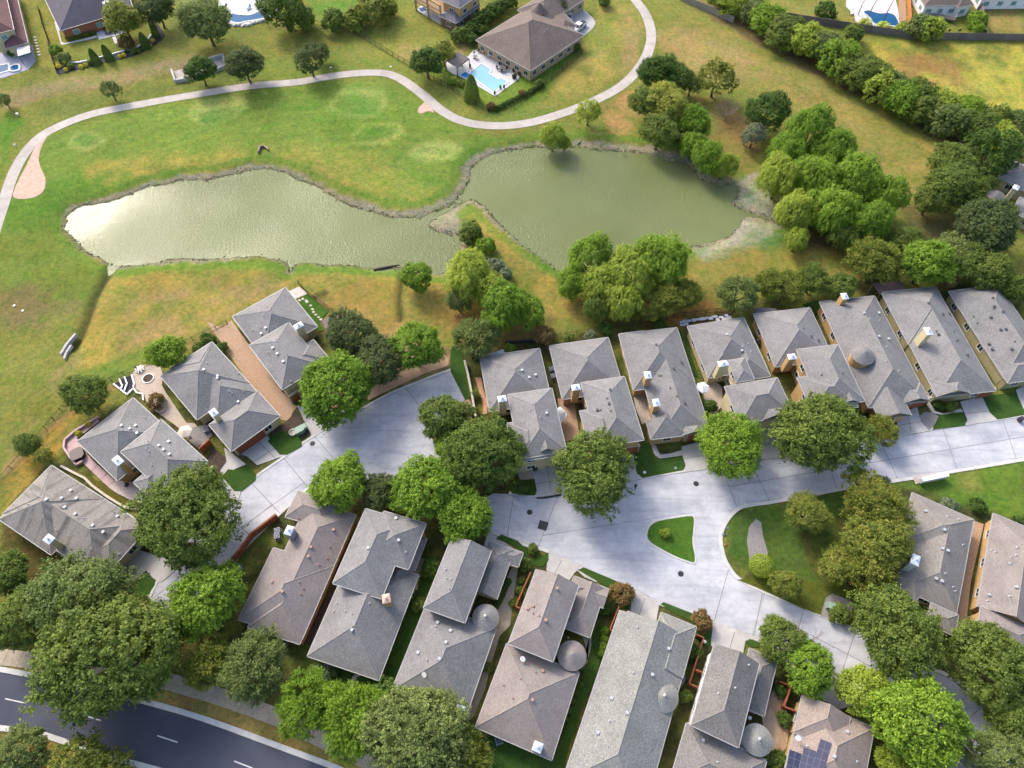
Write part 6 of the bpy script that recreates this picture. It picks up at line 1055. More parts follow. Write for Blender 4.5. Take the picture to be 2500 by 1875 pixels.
low_wall('dark planter wall behind the two-part grey house', T('B3', 110,1230,320,1215), .6, .3, plain('planter_dark', C(60, 62, 70), .8)); low_wall('brown arbour frame beside the two-part grey house', T('B2', 1740,1340,1810,1340,1830,1500), 1.3, .15, plain('arbour_wood', C(110, 82, 80), .8), name='arbour')
for i, c in enumerate(((880,122,985,205), (985,205,1030,160), (1030,160,1040,120,1020,50), (1030,150,1060,190,1105,200,1110,250), (925,85,950,140,930,165), (965,65,985,120,965,175))): low_wall(('white zigzag edging of the black terraced bed, outer run', 'white edging across the foot of the black terraced bed', 'white curved edging at the top of the black terraced bed', 'white wavy edging beside the gravel court', 'short white curb inside the terraced bed, first step', 'short white curb inside the terraced bed, second step')[i], T('C1', *c), .3, .18, WW, cat='edging', name='bed_edging')
sheet('terraced_bed', GL(T('C1', 880,122,985,205,1040,150,1020,50,960,70)), BLACKM, .1)
# ---- air conditioners
ACM = plain('condenser_grey', C(150, 156, 168), .5, .3); ACF = plain('condenser_fan', C(60, 64, 76), .5, .2)
def condenser(p, label, rz=0.3):
    w = G(p, .8); w.z = .08; e = empty('air_conditioner', w, rz, label=label, cat='air conditioner', group='condensers beside the houses'); mb = MB(); mb.box((0, 0, .42), (.9, .9, .84)); mb.box((0, 0, .0), (1.1, 1.1, .1)); mb.obj('cabinet', ACM, e); m = MB(); m.lathe([(.4, .845), (.4, .86), (.36, .86)], 20); m.obj('fan_grille', ACF, e)
    for i in range(4): m = MB(); m.box((.17 * math.cos(i * 1.571), .17 * math.sin(i * 1.571), .868), (.3, .1, .012), i * 1.571); m.obj('fan_blade', ACM, e)
for k, x, y, lab in (('D2', 288,612,'round-topped condenser behind the taupe house'), ('D2', 632,798,'condenser behind the pink-capped two-storey house'), ('D2', 1180,1018,'condenser behind the dish house'), ('D2', 1953,1367,'condenser behind the smooth taupe house'), ('C3', 463,20-20,'upper condenser in the side passage of the shade sail house'), ('C3', 475,55,'lower condenser in the side passage of the shade sail house'), ('C2', 242,1248,'dark condenser in the taupe house corner yard'), ('C2', 240,1290,'pale-topped condenser in the taupe house corner yard'), ('C1', 1590,470,'condenser beside the cream parasol'), ('A3', 560,415,'condenser beside the brown-roofed house wall'), ('D1', 1830,30,'condenser behind the long red-brown wall'), ('D3', 55,1368,'condenser at the rear eave of the smooth taupe house')):
    if lab.startswith('condenser at the rear eave'): continue
    condenser(T(k, x, y), lab)
# ---- utility boxes, bins
UG = plain('utility_green', C(152, 178, 160), .6)
def ubox(p, d, label, rz=0.0, mat=None, cat='utility box', name='utility_box'):
    w = G(p, d[2]); w.z = .12; e = empty(name, w, rz, label=label, cat=cat); mb = MB(); mb.box((0, 0, d[2] / 2), (d[0], d[1], d[2] * .96)); mb.obj('cabinet', mat or UG, e); m = MB(); m.prism([(-d[0] / 2 - .03, -d[1] / 2 - .03), (d[0] / 2 + .03, -d[1] / 2 - .03), (d[0] / 2 + .03, d[1] / 2 + .03), (-d[0] / 2 - .03, d[1] / 2 + .03)], d[2] * .96, d[2] + .06); m.obj('lid', mat or UG, e)
ubox(T('C2', 410, 470), (1.5, 1.2, 1.0), 'large pale green utility box on the court bed', R(35)); ubox(T('C2', 448, 445), (.8, .9, .9), 'small pale green utility box next to the larger one', R(35)); ubox(T('D4', 725, 328), (1.1, 1.0, .9), 'pale utility box on the oval gravel bed', R(-20)); ubox(T('D4', 825, 377), (1.0, .5, .6), 'low blue-green utility box by the oval gravel bed shrub', R(-15), plain('utility_blue', C(130, 168, 176), .6)); ubox(T('C4', 985, 465), (.7, .6, .9), 'blue-grey bin between two street trees', R(10), plain('bin_blue', C(110, 124, 150), .5), 'bin', 'waste_bin'); ubox(T('C4', 2195, 385), (.7, .7, .9), 'dark bin at the end of the straight street', .3, plain('bin_dark', C(56, 52, 64), .5), 'bin', 'waste_bin'); ubox(T('C1', 1620, 892), (.8, .8, 1.1), 'black bin beside the garage by the huge round oak', .6, plain('bin_black', C(40, 40, 46), .5), 'bin', 'waste_bin'); ubox(T('D1', 960, 95), (.8, .7, 1.0), 'dark blue bin at the rain-streaked house drive', .6, plain('bin_navy', C(52, 62, 92), .5), 'bin', 'waste_bin'); ubox(T('C3', 335, 760), (.7, .7, 1.0), 'black bin at the cream house drive', .2, plain('bin_black', C(40, 40, 46), .5), 'bin', 'waste_bin'); ubox(T('C1', 1005, 1545), (1.0, .7, .9), 'tan bench box by the rain-streaked house garage', .6, plain('box_tan', C(150, 140, 116), .7), 'bench', 'storage_bench'); ubox((155 * 1.1302 - 28, 150), (.6, .6, .5), 'white valve box at the brick house fence', .2, TRIM)
for p, lab in ((T('C3', 1180, 800), 'small white meter lid in the clipped front lawn'), (T('C4', 945, 1934), 'small white lid on the dry verge by the branch road'), (T('D3', 1645, 605), 'white lid in the narrow front lawn'), (T('C3', 1420, 768), 'blue-grey lid in the clipped front lawn'), (T('A2', 655, 520), 'white yardage marker plate near the cart path bend'), (T('A2', 1118, 515), 'white marker plate beside the boundary fence'), (T('B1', 110, 936), 'white litter scrap in the rough grass, upper piece'), (T('B1', 175, 975), 'white litter scrap in the rough grass, lower piece')):
    w = G(p, .12); mb = MB(); mb.lathe([(.26, -.05), (.26, .04), (.2, .07)], 12, (0, 0, 0)); mb.obj('ground_lid', TRIM if 'blue' not in lab else ACM, label=lab, cat='lid', loc=(w.x, w.y, .14))
# ---- umbrellas
def parasol(p, label, r, mat, z=2.5, n=6):
    w = G(p, z); w.z = 0.1; e = empty('parasol', w, .3, label=label, cat='parasol'); m = MB()
    for i in range(n):
        a0, a1 = 2 * math.pi * i / n, 2 * math.pi * (i + 1) / n; e0, e1, tp = Vector((r * math.cos(a0), r * math.sin(a0), z - .1)), Vector((r * math.cos(a1), r * math.sin(a1), z - .1)), Vector((0, 0, z + .4)); m.face([e0, e1, tp]); m.face([e0 - Vector((0, 0, .15)), e1 - Vector((0, 0, .15)), e1, e0])
    m.obj('canopy', mat, e); m = MB(); m.tube([(0, 0, 0), (0, 0, z + .45)], .035, 8); m.obj('pole', GUT, e); m = MB(); m.lathe([(.35, 0), (.35, .06), (.1, .12)], 14); m.obj('base', plain('dark_metal', C(52, 48, 44), .6, .2), e)
parasol(T('C1', 1425, 485), 'cream six-sided parasol in the gravel courtyard', 1.35, plain('canvas_cream', C(238, 226, 206), .8)); parasol(T('C3', 1630, 145), 'white hexagonal parasol in the narrow courtyard', 1.25, plain('canvas_white', C(246, 246, 246), .8))
w = G(T('C3', 560, 355), 2.4); e = empty('shade_sail', (w.x, w.y, .1), label='half-round white cantilever shade folded in a side court', cat='parasol'); m = MB(); n = 12; z0 = 2.3
rim = [Vector((-.55 + 1.25 * math.sin(math.pi * i / n) * -.9, 1.7 * math.cos(math.pi * i / n), z0 - .25 * math.sin(math.pi * i / n))) for i in range(n + 1)]
for a, b_ in zip(rim, rim[1:]): m.face([Vector((-.2, 0, z0 + .45)), a, b_]); m.face([a, a - Vector((0, 0, .12)), b_ - Vector((0, 0, .12)), b_])
m.face([Vector((-.2, 0, z0 + .45)), rim[-1], Vector((.25, -.9, z0 - .1)), Vector((.55, 0, z0)), Vector((.25, .9, z0 - .1)), rim[0]]); m.obj('canopy', plain('canvas_grey', C(226, 226, 226), .8), e); m = MB(); m.tube([(0.6, 0, 0), (.6, 0, 2.6), (0, 0, 2.75)], .05, 8); m.obj('mast', GUT, e)
# ---- furniture
DM = plain('dark_metal', C(52, 48, 44), .6, .2)
def chair(p, rz, label, col=None, group='patio chairs by the swimming pool'):
    w = G(p, .4); w.z = .08; e = empty('patio_chair', w, rz, label=label, cat='chair', group=group); c = col or DM
    m = MB(); m.box((0, 0, .45), (.52, .52, .06)); m.obj('seat', c, e); m = MB(); m.box((-.25, 0, .75), (.05, .5, .55)); m.obj('backrest', c, e)
    for a, b_ in ((-.22, -.22), (.22, -.22), (.22, .22), (-.22, .22)): m = MB(); m.bar((a, b_, 0), (a, b_, .43), .04); m.obj('leg', DM, e)
def table(p, r, label, h=.74):
    w = G(p, h); w.z = .08; e = empty('patio_table', w, label=label, cat='table'); m = MB(); m.lathe([(r, h - .04), (r, h), (r - .02, h)], 20); m.obj('table_top', plain('table_glass', C(120, 118, 112), .3), e)
    for i in range(4): a = i * 1.571 + .4; m = MB(); m.bar((r * .7 * math.cos(a), r * .7 * math.sin(a), 0), (r * .6 * math.cos(a), r * .6 * math.sin(a), h - .04), .05); m.obj('leg', DM, e)
tp = K(*K3, 895, 480); table(tp, .85, 'round dining table in front of the brown-roofed house'); ct = G(tp)
for i in range(7):
    a = i * .9 + .2; q = ct + Vector((math.cos(a) * 1.35, math.sin(a) * 1.35, 0)); w0 = (1250 + FPX * q.x / (q.y * FW.y - (HCAM - .4) * FW.z * 1), 0)
    e = None; cf_ = q.y * FW.y + (.4 - HCAM) * FW.z; cu_ = q.y * UP.y + (.4 - HCAM) * UP.z; chair((1250 + FPX * q.x / cf_, 937.5 - FPX * cu_ / cf_), a + math.pi, 'dark patio chair at the pool dining table, ' + ('on the side of the drive', 'between table and house wall', 'facing the patio doors', 'on the side of the pergola', 'with its back to the pool', 'on the side of the grill', 'between grill and table')[i])
parasol(K(*K3, 885, 400), 'closed blue-grey parasol at the pool dining table', .28, plain('canvas_blue', C(86, 92, 130), .8), 2.1); parasol(K(*K3, 475, 230), 'closed red parasol near the pool pergola', .26, plain('canvas_red', C(206, 56, 48), .8), 1.9); table(K(*K3, 495, 290), .6, 'small round table under the closed red parasol')
for x, y, a, lab, col in ((630,250,2.2,'red cushioned chair by the patio doors', plain('canvas_red', C(206,56,48),.8)), (540,210,2.4,'black lounge seat at the house corner by the red parasol', None), (690,290,1.9,'white stool beside the red cushioned chair', TRIM), (300,445,.4,'dark seat under the pool pergola', None)): chair(K(*K3, x, y), a, lab, col, None)
def pot(p, label, r=.28, col='deep'):
    w = G(p, .4); w.z = .15; e = empty('potted_plant', w, label=label, cat='potted plant', group='dark pots by the swimming pool'); m = MB(); m.lathe([(r * .7, 0), (r, .42), (r, .46), (r * .8, .46)], 12); m.obj('pot', plain('pot_dark', C(56, 50, 52), .7), e); o = link('crown', crown_of('bush', 1), e); o.location = (0, 0, .65); o.scale = (r * 1.1,) * 3; o.material_slots[0].link = 'OBJECT'; o.material_slots[0].material = LF[col]
for x, y in ((785,845), (870,760), (925,750), (415,440), (1065,510)): pot(K(*K3, x, y), 'dark potted plant on the white pool terrace, ' + {785: 'at the outer pool corner', 870: 'larger of the pair by the pool edge', 925: 'smaller of the pair by the pool edge', 415: 'beside the pergola post', 1065: 'by the last patio door'}[x])
w = G(K(*K3, 1080, 600), .5); e = empty('barbecue_grill', (w.x, w.y, .1), .8, label='black barbecue grill at the terrace edge near the house corner', cat='grill'); m = MB(); m.tube([(-.6, 0, .95), (.6, 0, .95)], .32, 12); m.obj('hood', DM, e); m = MB(); m.box((0, 0, .45), (1.1, .55, .8)); m.obj('cart', plain('grill_grey', C(70, 70, 76), .4, .4), e)
# pool pergola with separate slats
P4 = [G(p, 2.6) for p in K(*K3, 50,370, 235,220, 400,330, 220,470)]; e = empty('pool_pergola', (P4[3].x, P4[3].y, .08), label='grey slatted pergola at the corner of the pool terrace', cat='pergola'); off = Vector((P4[3].x, P4[3].y, 0)); WGR = surf('pergola_wood', C(104, 98, 100), C(128, 120, 120), 2, .85, 9, .2, .02, rand=.1)
for q in P4: m = MB(); m.bar(Vector((q.x, q.y, -.05)) - off, Vector((q.x, q.y, 2.5)) - off, .22); m.obj('post', plain('pergola_post', C(92, 64, 52), .8), e)
for a, b_ in ((0, 1), (3, 2)): m = MB(); m.bar(P4[a] - off - Vector((0, 0, .1)), P4[b_] - off - Vector((0, 0, .1)), .15, .25); m.obj('beam', WGR, e)
for i in range(16): t = (i + .5) / 16; m = MB(); m.bar(P4[0].lerp(P4[1], t) - off + Vector((0, 0, .08)), P4[3].lerp(P4[2], t) - off + Vector((0, 0, .08)), .24, .06); m.obj('slat', WGR, e)
P4 = [G(p, 2.4) for p in T('B2', 585,1055, 690,1000, 745,1035, 625,1150)]; e = empty('garden_pergola', (P4[3].x, P4[3].y, 0), label='weathered slatted pergola roof beside the strip garden', cat='pergola'); off = Vector((P4[3].x, P4[3].y, 0))
for q in P4: m = MB(); m.bar(Vector((q.x, q.y, -.05)) - off, Vector((q.x, q.y, 2.3)) - off, .15); m.obj('post', WOODG, e)
for i in range(12): t = (i + .5) / 12; m = MB(); m.bar(P4[0].lerp(P4[3], t) - off, P4[1].lerp(P4[2], t) - off, .2, .05); m.obj('slat', WOODG, e)
# patio roofs
def flat_roof(label, pts, z, mat, name='patio_cover', lab_post=True):
    q = [G(p, z) for p in pts]; e = empty(name, (q[0].x, q[0].y, 0), label=label, cat='patio cover'); off = Vector((q[0].x, q[0].y, 0)); m = MB(); m.prism([tuple((p - off)[:2]) for p in q], z - .15, z, 0, True); m.obj('roof_panel', mat, e)
    for p in q: m = MB(); c = sum((v for v in q), Vector()) / len(q); pp = p.lerp(c, .06); m.bar(Vector((pp.x, pp.y, 0)) - off, Vector((pp.x, pp.y, z - .1)) - off, .14); m.obj('post', WOODG, e)
flat_roof('flat brown patio roof behind the khaki-walled house', T('B4', 1045,762,1255,740,1300,810,1100,850), 2.7, plain('patio_brown', C(122, 96, 90), .8)); flat_roof('grey metal patio cover attached to the maroon-roofed house', K((0, 60), 11.06, 440,625,790,560,822,745,490,850), 2.6, plain('patio_metal', C(178, 182, 200), .5)); flat_roof('pale flat awning behind the two-part grey house', T('B2', 1835,1320,1985,1270,2000,1300,1850,1345), 2.5, plain('awning_pale', C(206, 204, 196), .7)); flat_roof('dark shingled patio roof behind the tan two-storey house', T('B4', 130,960,180,950,300,960,310,985,140,1010), 2.6, plain('patio_shingle', C(98, 94, 100), .9)); flat_roof('pale flat awning behind the two-chimney house', T('B3', 985,1150,1175,1125,1180,1140,990,1165), 2.6, plain('awning_pale', C(206, 204, 196), .7))
sheet('brown_walkway', GL(T('B4', 1100,870,1160,940,1180,980,1140,1000)), plain('patio_brown', C(122, 96, 90), .8), .1)
# hot tub terrace
PK = surf('pink_paver', C(206, 170, 168), C(222, 190, 186), 1.5, .8, 7, .1, .01, rand=.04); tw = GL(T('C1', 510,620,520,560,590,500,760,390,770,410,600,540,700,690,890,865,830,910,640,730,600,750,540,700)); slabs('pink_terrace', tw, [cut('C1', 560,700,640,640), cut('C1', 620,720,700,650), cut('C1', 700,800,780,720), cut('C1', 770,870,850,790)], PK, .1, .14); sheet('stone_patio', GL(T('C1', 830,910,890,865,1010,870,1110,975,1100,1040,1000,1010,900,960)), surf('pink_flagstone', C(206, 184, 176), C(226, 208, 200), 3, .9, 6, .3, .03), .12); low_wall('low pink parapet round the hot tub terrace', T('C1', 770,380,590,490,510,560,505,620,550,690,600,750,650,720), .6, .25, PK)
w = G(T('C1', 592, 658), .9); e = empty('hot_tub', (w.x, w.y, .14), R(28), label='brown covered hot tub on the pink terrace', cat='hot tub'); m = MB(); s = 1.1; oc = [(s, s * .6), (s * .6, s), (-s * .6, s), (-s, s * .6), (-s, -s * .6), (-s * .6, -s), (s * .6, -s), (s, -s * .6)]; m.prism(oc, 0, .8); m.obj('tub', plain('tub_dark', C(58, 48, 50), .7), e); m = MB(); m.prism([(x * 1.05, y * 1.05) for x, y in oc], .8, .93); m.obj('cover', plain('tub_cover', C(104, 86, 84), .6), e)
for p, lab in ((T('C1', 985, 905), 'black barbecue on the pink flagstone patio'), (T('C1', 535, 1510), 'black barbecue in the rain-streaked house recess'), (T('B3', 2055, 1215), 'black kettle barbecue in the side passage')):
    w = G(p, .5); e = empty('kettle_barbecue', (w.x, w.y, .1), label=lab, cat='grill'); m = MB(); m.lathe([(.1, .55), (.36, .7), (.42, .85), (.36, 1.0), (.12, 1.1)], 14); m.obj('bowl', DM, e); [MB().obj and (lambda mm: (mm.bar((.3 * math.cos(a), .3 * math.sin(a), 0), (.15 * math.cos(a), .15 * math.sin(a), .65), .04), mm.obj('leg', DM, e)))(MB()) for a in (0, 2.09, 4.19)]
# fire ring, planter rings
def ring(p, label, r, h, mat, fill, name='planter_ring', cat='planter', loc_z=.09):
    w = G(p, h); e = empty(name, (w.x, w.y, loc_z), label=label, cat=cat); m = MB(); m.lathe([(r, 0), (r, h), (r - .16, h), (r - .16, .05)], 20); m.obj('ring', mat, e); m = MB(); m.lathe([(r - .15, .02), (r - .15, h * .6)], 20); m.obj('fill', fill, e)
ring(T('C1', 1143, 75), 'round white-edged bed in the gravel court', 1.1, .15, TRIM, MULCHM); ring(T('C1', 1238, 312), 'small round stone planter in the gravel court', .75, .4, STONE, GRAV); ring(T('C2', 362, 490), 'round stone planter next to the green utility boxes', .7, .45, STONE, GRAVP)
w = G(T('B1', 1078, 1428), .3); m = MB()
for i in range(8): a = i * .785; m.bar((w.x, w.y, .5), (w.x + .9 * math.cos(a), w.y + .9 * math.sin(a), .35), .22, .12)
m.bar((w.x, w.y, 0), (w.x, w.y, .5), .15); m.obj('star_ornament', TRIM, label='white starburst garden ornament at the back fence', cat='ornament')
# stepping stones
def stones(label, pts, rx, ry, group, mat=STONE, z=.15):
    for i, p in enumerate(pts):
        w = G(p, z); m = MB(); k = 8; m.prism([(rx * (1 + .18 * math.sin(i * 3 + j * 2.1)) * math.cos(2 * math.pi * j / k), ry * (1 + .18 * math.cos(i * 2 + j * 1.7)) * math.sin(2 * math.pi * j / k)) for j in range(k)], -.1, .04); m.obj('stepping_stone', mat, label=label + ', ' + ORD[i] + (' from the stone pad' if 'strip' in label else ' from the eave'), cat='stone', group=group, loc=(w.x, w.y, z))
stones('pale stepping stone in the fenced strip garden', T('B2', 415,895,440,883,472,908,500,935,515,963,522,985,540,1005,562,1025,580,1043,465,897), .32, .25, 'stepping stones of the strip garden'); stones('dark stepping stone in the rear lawn of the two-storey house', T('D2', 858,865,838,885,822,910,812,935,806,962,806,990), .4, .25, 'stepping stones of the rear lawn')
for i in range(7): w = G((84 + i * 1.9, 90 + i * 7.2), .12); m = MB(); m.box((0, 0, .02), (.75, .62, .1)); m.obj('paving_square', STONE, label='square paver beside the maroon-roofed house, ' + ORD[i] + ' in the row from the house side', cat='paver', group='row of square pavers', loc=(w.x, w.y, .03))
# paver terrace (white slabs in dark joints) behind the cream-walled house
base_q = T('B3', 1455,1055,1850,995,1860,1030,1560,1065,1520,1090,1470,1100); sheet('paver_terrace', GL(base_q), BLACKM, .1)
for i, c in enumerate((1463,1062,1490,1057,1520,1053,1560,1047,1590,1042,1625,1038,1655,1033,1690,1035,1722,1020,1745,1042,1772,1022,1800,1030,1822,1010,1835,1030,1478,1082,1505,1074)):
    if i % 2: continue
for i, (x, y) in enumerate(((1465,1063),(1492,1057),(1520,1053),(1560,1047),(1592,1042),(1628,1037),(1655,1032),(1690,1033),(1722,1020),(1745,1043),(1772,1024),(1798,1040),(1812,1010),(1835,1028),(1478,1084),(1505,1076))):
    w = G(T('B3', x, y), .13); m = MB(); m.box((0, 0, 0), (.72 + .2 * (i % 3), .5 + .25 * (i % 2), .08), R(8)); m.obj('terrace_paver', plain('paver_white', C(226, 226, 232), .8), label='white terrace paver in dark joints, ' + ('lone one at the near end' if i == 15 else ORD[i] + ' counted from the end by the two-chimney house'), cat='paver', group='white pavers of the dark-jointed terrace', loc=(w.x, w.y, .12))
sheet('stone_pad', GL(T('B2', 330,830,410,790,480,845,385,885)), surf('pad_stone', C(206, 190, 176), C(228, 218, 208), 2, .9, 6), .1); sheet('grave_walk', GL(T('C2', 1770,70,1820,70,1830,160,1870,270,1860,350,1830,355,1830,280,1800,180)), surf('brick_walk', C(196, 146, 112), C(214, 166, 134), 3, .9, 8), .1).name = 'brick_walk'
# cobbles of the stone path, each a stone
pathq = np.array(GL(T('D2', 1180,255,1240,130,1290,-40,1375,-30,1330,165,1280,275))); cnt = 0; gg = np.random.default_rng(4); done = []
cm = [None] * 3
for k in range(3): m = MB(); m.prism([(.24 * (1 + .2 * math.sin(k + j * 2.3)) * math.cos(j * .9), .24 * (1 + .2 * math.cos(k * 2 + j)) * math.sin(j * .9)) for j in range(7)], -.05, .05); cm[k] = m.mesh('cobble', surf('cobble', C(190, 160, 136), C(214, 190, 168), 2, .9, 8, .3, .02, rand=.12))
pr = empty('stone_path', (pathq[:, 0].mean(), pathq[:, 1].mean(), .09), label='cobbled garden path beside the pink-capped house', cat='path')
for _ in range(3000):
    q = gg.uniform(pathq.min(0), pathq.max(0))
    if not inside(q[None], pathq)[0] or any((q[0] - d[0]) ** 2 + (q[1] - d[1]) ** 2 < .2 for d in done): continue
    done.append(q); o = link('cobble', cm[len(done) % 3], pr); o.location = (q[0] - pr.location.x, q[1] - pr.location.y, .01); o.rotation_euler = (0, 0, gg.uniform(0, 6)); o.scale = (gg.uniform(.85, 1.15),) * 2 + (1,)
    if len(done) > 160: break
# mailbox bank on a pad
sheet('mailbox_pad', GL(T('C4', 1352,838,1530,808,1555,835,1375,893)), surf('pad_pink', C(196, 176, 172), C(210, 196, 190), 1), .105)
a, b_ = G(T('C4', 1390, 885)), G(T('C4', 1590, 843)); e = empty('mailbox_bank', (a.x, a.y, .1), label='long white mailbox bank on a concrete pad at the street', cat='mailbox'); d = b_ - a; n = 6; rz = math.atan2(d.y, d.x)
for i in range(n): c = d * ((i + .5) / n); m = MB(); m.box((0, 0, .95), (d.length / n - .02, .7, 1.1)); o = m.obj('locker_unit', plain('mail_white', C(240, 240, 242), .5), e); o.location = (c.x, c.y, 0); o.rotation_euler = (0, 0, rz); m = MB(); m.box((0, 0, .2), (.25, .25, .45)); o = m.obj('pedestal', GUT, e); o.location = (c.x, c.y, 0)
m = MB(); m.bar(Vector((0, 0, 1.54)), Vector((d.x, d.y, 1.54)), .85, .07); m.obj('roof_plate', plain('mail_white', C(240, 240, 242), .5), e)
# soccer goal
gA, gB = G((880, 62)), G((907, 48)); e = empty('soccer_goal', (gA.x, gA.y, 0), label='white-framed soccer goal on the back lawn', cat='goal'); d = gB - gA; nb = Vector((-d.y, d.x, 0)).normalized() * 1.3; m = MB(); z = Vector((0, 0, 2.0)); o0 = Vector()
for p, q in ((o0, z), (d, d + z), (z, d + z), (z, nb * .5 + z), (d + z, d + nb * .5 + z), (nb * .5 + z, nb), (d + nb * .5 + z, d + nb), (o0, nb), (d, d + nb), (nb, nb + d)): m.bar(p, q, .1)
m.obj('frame', TRIM, e); m = MB()
for i in range(15): t = i / 14; m.bar(nb * .5 + z + d * t, nb + d * t, .02); s = nb * .5 + z; m.bar(s.lerp(nb, t), (s + d).lerp(nb + d, t), .02)
m.obj('net', plain('net', C(150, 150, 156), .8), e)
# deck of the white house
P4 = [G(p, .9) for p in K((2040, 0), 4.81, 965,185, 1180,195, 1400,240, 1400,205, 1170,150, 1010,150)]; e = empty('timber_deck', (P4[0].x, P4[0].y, 0), label='raised grey timber deck with railing behind the white house', cat='deck'); off = Vector((P4[0].x, P4[0].y, 0)); m = MB(); m.prism([tuple((p - off)[:2]) for p in P4], .6, .9, 0, True); m.obj('platform', WOODG, e); m = MB()
for a, b_ in ((0, 1), (1, 2), (2, 3)):
    for zz in (.5, 1.0): m.bar(P4[a] - off + Vector((0, 0, zz)), P4[b_] - off + Vector((0, 0, zz)), .08)
    for i in range(9): q = P4[a].lerp(P4[b_], i / 8) - off; m.bar(q, q + Vector((0, 0, 1)), .06)
m.obj('railing', plain('rail_grey', C(186, 180, 176), .7), e)
for i, p in enumerate(K((2040, 0), 4.81, 1010,60, 1165,200, 1215,100)): q = G(p, 0); m = MB(); m.bar(Vector((q.x, q.y, 0)) - off, Vector((q.x, q.y, 3.0)) - off, .14); m.obj('roof_post', TRIM, e)
for p, lab in ((K((2040, 0), 4.81, 1330, 365), 'dark fence-side chair behind the board fence'), (K((2040, 0), 4.81, 1450, 365), 'second dark chair behind the board fence')): chair(p, 1.5, lab, None, None)
# patio set behind the brick house, loungers
table(K(*K2, 1055, 560), .7, 'dark table on the brick house patio')
for i in range(4): a = i * 1.57 + .5; chair(K(*K2, 1055 + 70 * math.cos(a), 565 + 45 * math.sin(a)), -a, 'dark chair at the brick house patio table, ' + ('on the tree side', 'on the lawn side', 'on the brick wall side', 'on the porch side')[i], None, 'chairs of the brick house patio')
for p, lab in ((K((2040, 0), 4.81, 190, 150), 'white sun lounger on the curving pool terrace'), ((550, 18), 'dark grill table beside the kidney pool'), ((608, 20), 'blue sun lounger by the kidney pool')):
    w = G(p, .3); e = empty('sun_lounger', (w.x, w.y, .1), 1.2, label=lab, cat='lounger'); c = TRIM if 'white' in lab else plain('blue_cushion', C(90, 160, 190), .8) if 'blue' in lab else DM; m = MB(); m.box((-.2, 0, .35), (1.4, .65, .1)); m.obj('seat', c, e); m = MB(); m.bar((.45, 0, .38), (.95, 0, .8), .62, .08); m.obj('backrest', c, e)
    for a, b_ in ((-.8, -.25), (-.8, .25), (.4, -.25), (.4, .25)): m = MB(); m.bar((a, b_, 0), (a, b_, .32), .06); m.obj('leg', TRIM, e)
sheet('porch_rug', GL(K((980, 0), 4.81, 200,110,270,90,310,130,240,150)), plain('rug_blue', C(60, 86, 140), .9), .27)
# satellite dishes
for p, z, lab in ((T('D2', 1380, 858), None, 'small white satellite dish on the grey hip roof'), (T('D4', 470, 1345), None, 'white satellite dish beside the solar panels'), (T('D2', 2140, 735), None, 'grey dish on the smooth taupe roof'), (T('A1', 0, 0), 0, '')):
    if not lab: continue
    w = G(p, 4.6); e = empty('satellite_dish', w, -.6, label=lab, cat='satellite dish'); m = MB(); m.tube([(0, 0, -1.2), (0, 0, .05)], .04, 6); m.obj('mast', GUT, e); m = MB(); m.lathe([(.02, .0), (.2, .03), (.34, .1), (.42, .18)], 14); o = m.obj('reflector', TRIM, e); o.rotation_euler = (R(40), 0, 0)
# lamp post with a round base on the big lawn
w = G(T('C3', 1790, 1275), .1); e = empty('garden_lamp', (w.x, w.y, .1), label='thin garden lamp post on the large lawn by the branch road', cat='lamp'); m = MB(); m.tube([(0, 0, 0), (0, 0, 2.6)], .05, 8); m.obj('post', DM, e); m = MB(); m.lathe([(.1, 2.5), (.2, 2.65), (.2, 2.9), (.04, 3.05)], 10); m.obj('lantern', plain('lantern', C(120, 130, 140), .3), e); m = MB(); m.lathe([(.32, 0), (.3, .12), (.1, .2)], 14); m.obj('base', ACM, e)
w = G(T('C3', 1805, 1360), .1); m = MB(); m.lathe([(.2, 0), (.24, .1), (.12, .25), (.02, .3)], 8); m.obj('valve_cap', plain('valve_orange', C(196, 120, 70), .8), label='small orange valve cap on the large lawn kerb side', cat='valve', loc=(w.x, w.y, .05))
# sprinkler post by the left cart path
w = G(T('A1', 140, 890), .2); e = empty('bench_station', (w.x, w.y, 0), .4, label='white ball washer station beside the left cart path', cat='ball washer'); m = MB(); m.box((0, 0, .6), (.6, .4, .5)); m.obj('box', TRIM, e); m = MB(); m.tube([(0, 0, 0), (0, 0, .4)], .06, 8); m.obj('post', DM, e); w = G(T('A1', 118, 1122), .2); m = MB(); m.box((0, 0, .3), (.35, .25, .6)); m.obj('marker_post', TRIM, label='white marker post next to the left cart path', cat='post', loc=(w.x, w.y, 0))
# driftwood and logs
def log(pts, r, label, mat=BARKG, z=.2): l = [G(p, WATER_Z + z + .25) for p in pts]; m = MB(); m.tube(l, [r] * (len(l) - 1) + [r * .4], 8); m.obj('driftwood_log', mat, label=label, cat='log', smooth=True)
log(T('B2', 985,660,1080,640,1190,622), .28, 'long dark log lying at the south pond shore', surf('log_dark', C(74, 66, 58), C(98, 88, 78), 2)); log(T('A3', 665,1110,720,1060,750,1045), .22, 'pale fallen trunk on the north pond bank'); log(T('A3', 1010,1150,1035,1210), .12, 'bare stick standing in the pond by the north bank'); log(T('A3', 1340,1190,1400,1215,1460,1190,1475,1160), .1, 'bent grey branch in the water below the grove'); log(T('A3', 1110,960,1130,1010,1135,1060), .12, 'orange broken branch at the grove foot', surf('wood_orange', C(186, 140, 96), C(200, 156, 112), 2)); log(T('A3', 1740,1300,1800,1330,1860,1390), .1, 'thin branch trailing from the willow corner'); log(T('B2', 1645,85,1670,135), .09, 'pale stick across the pond channel')
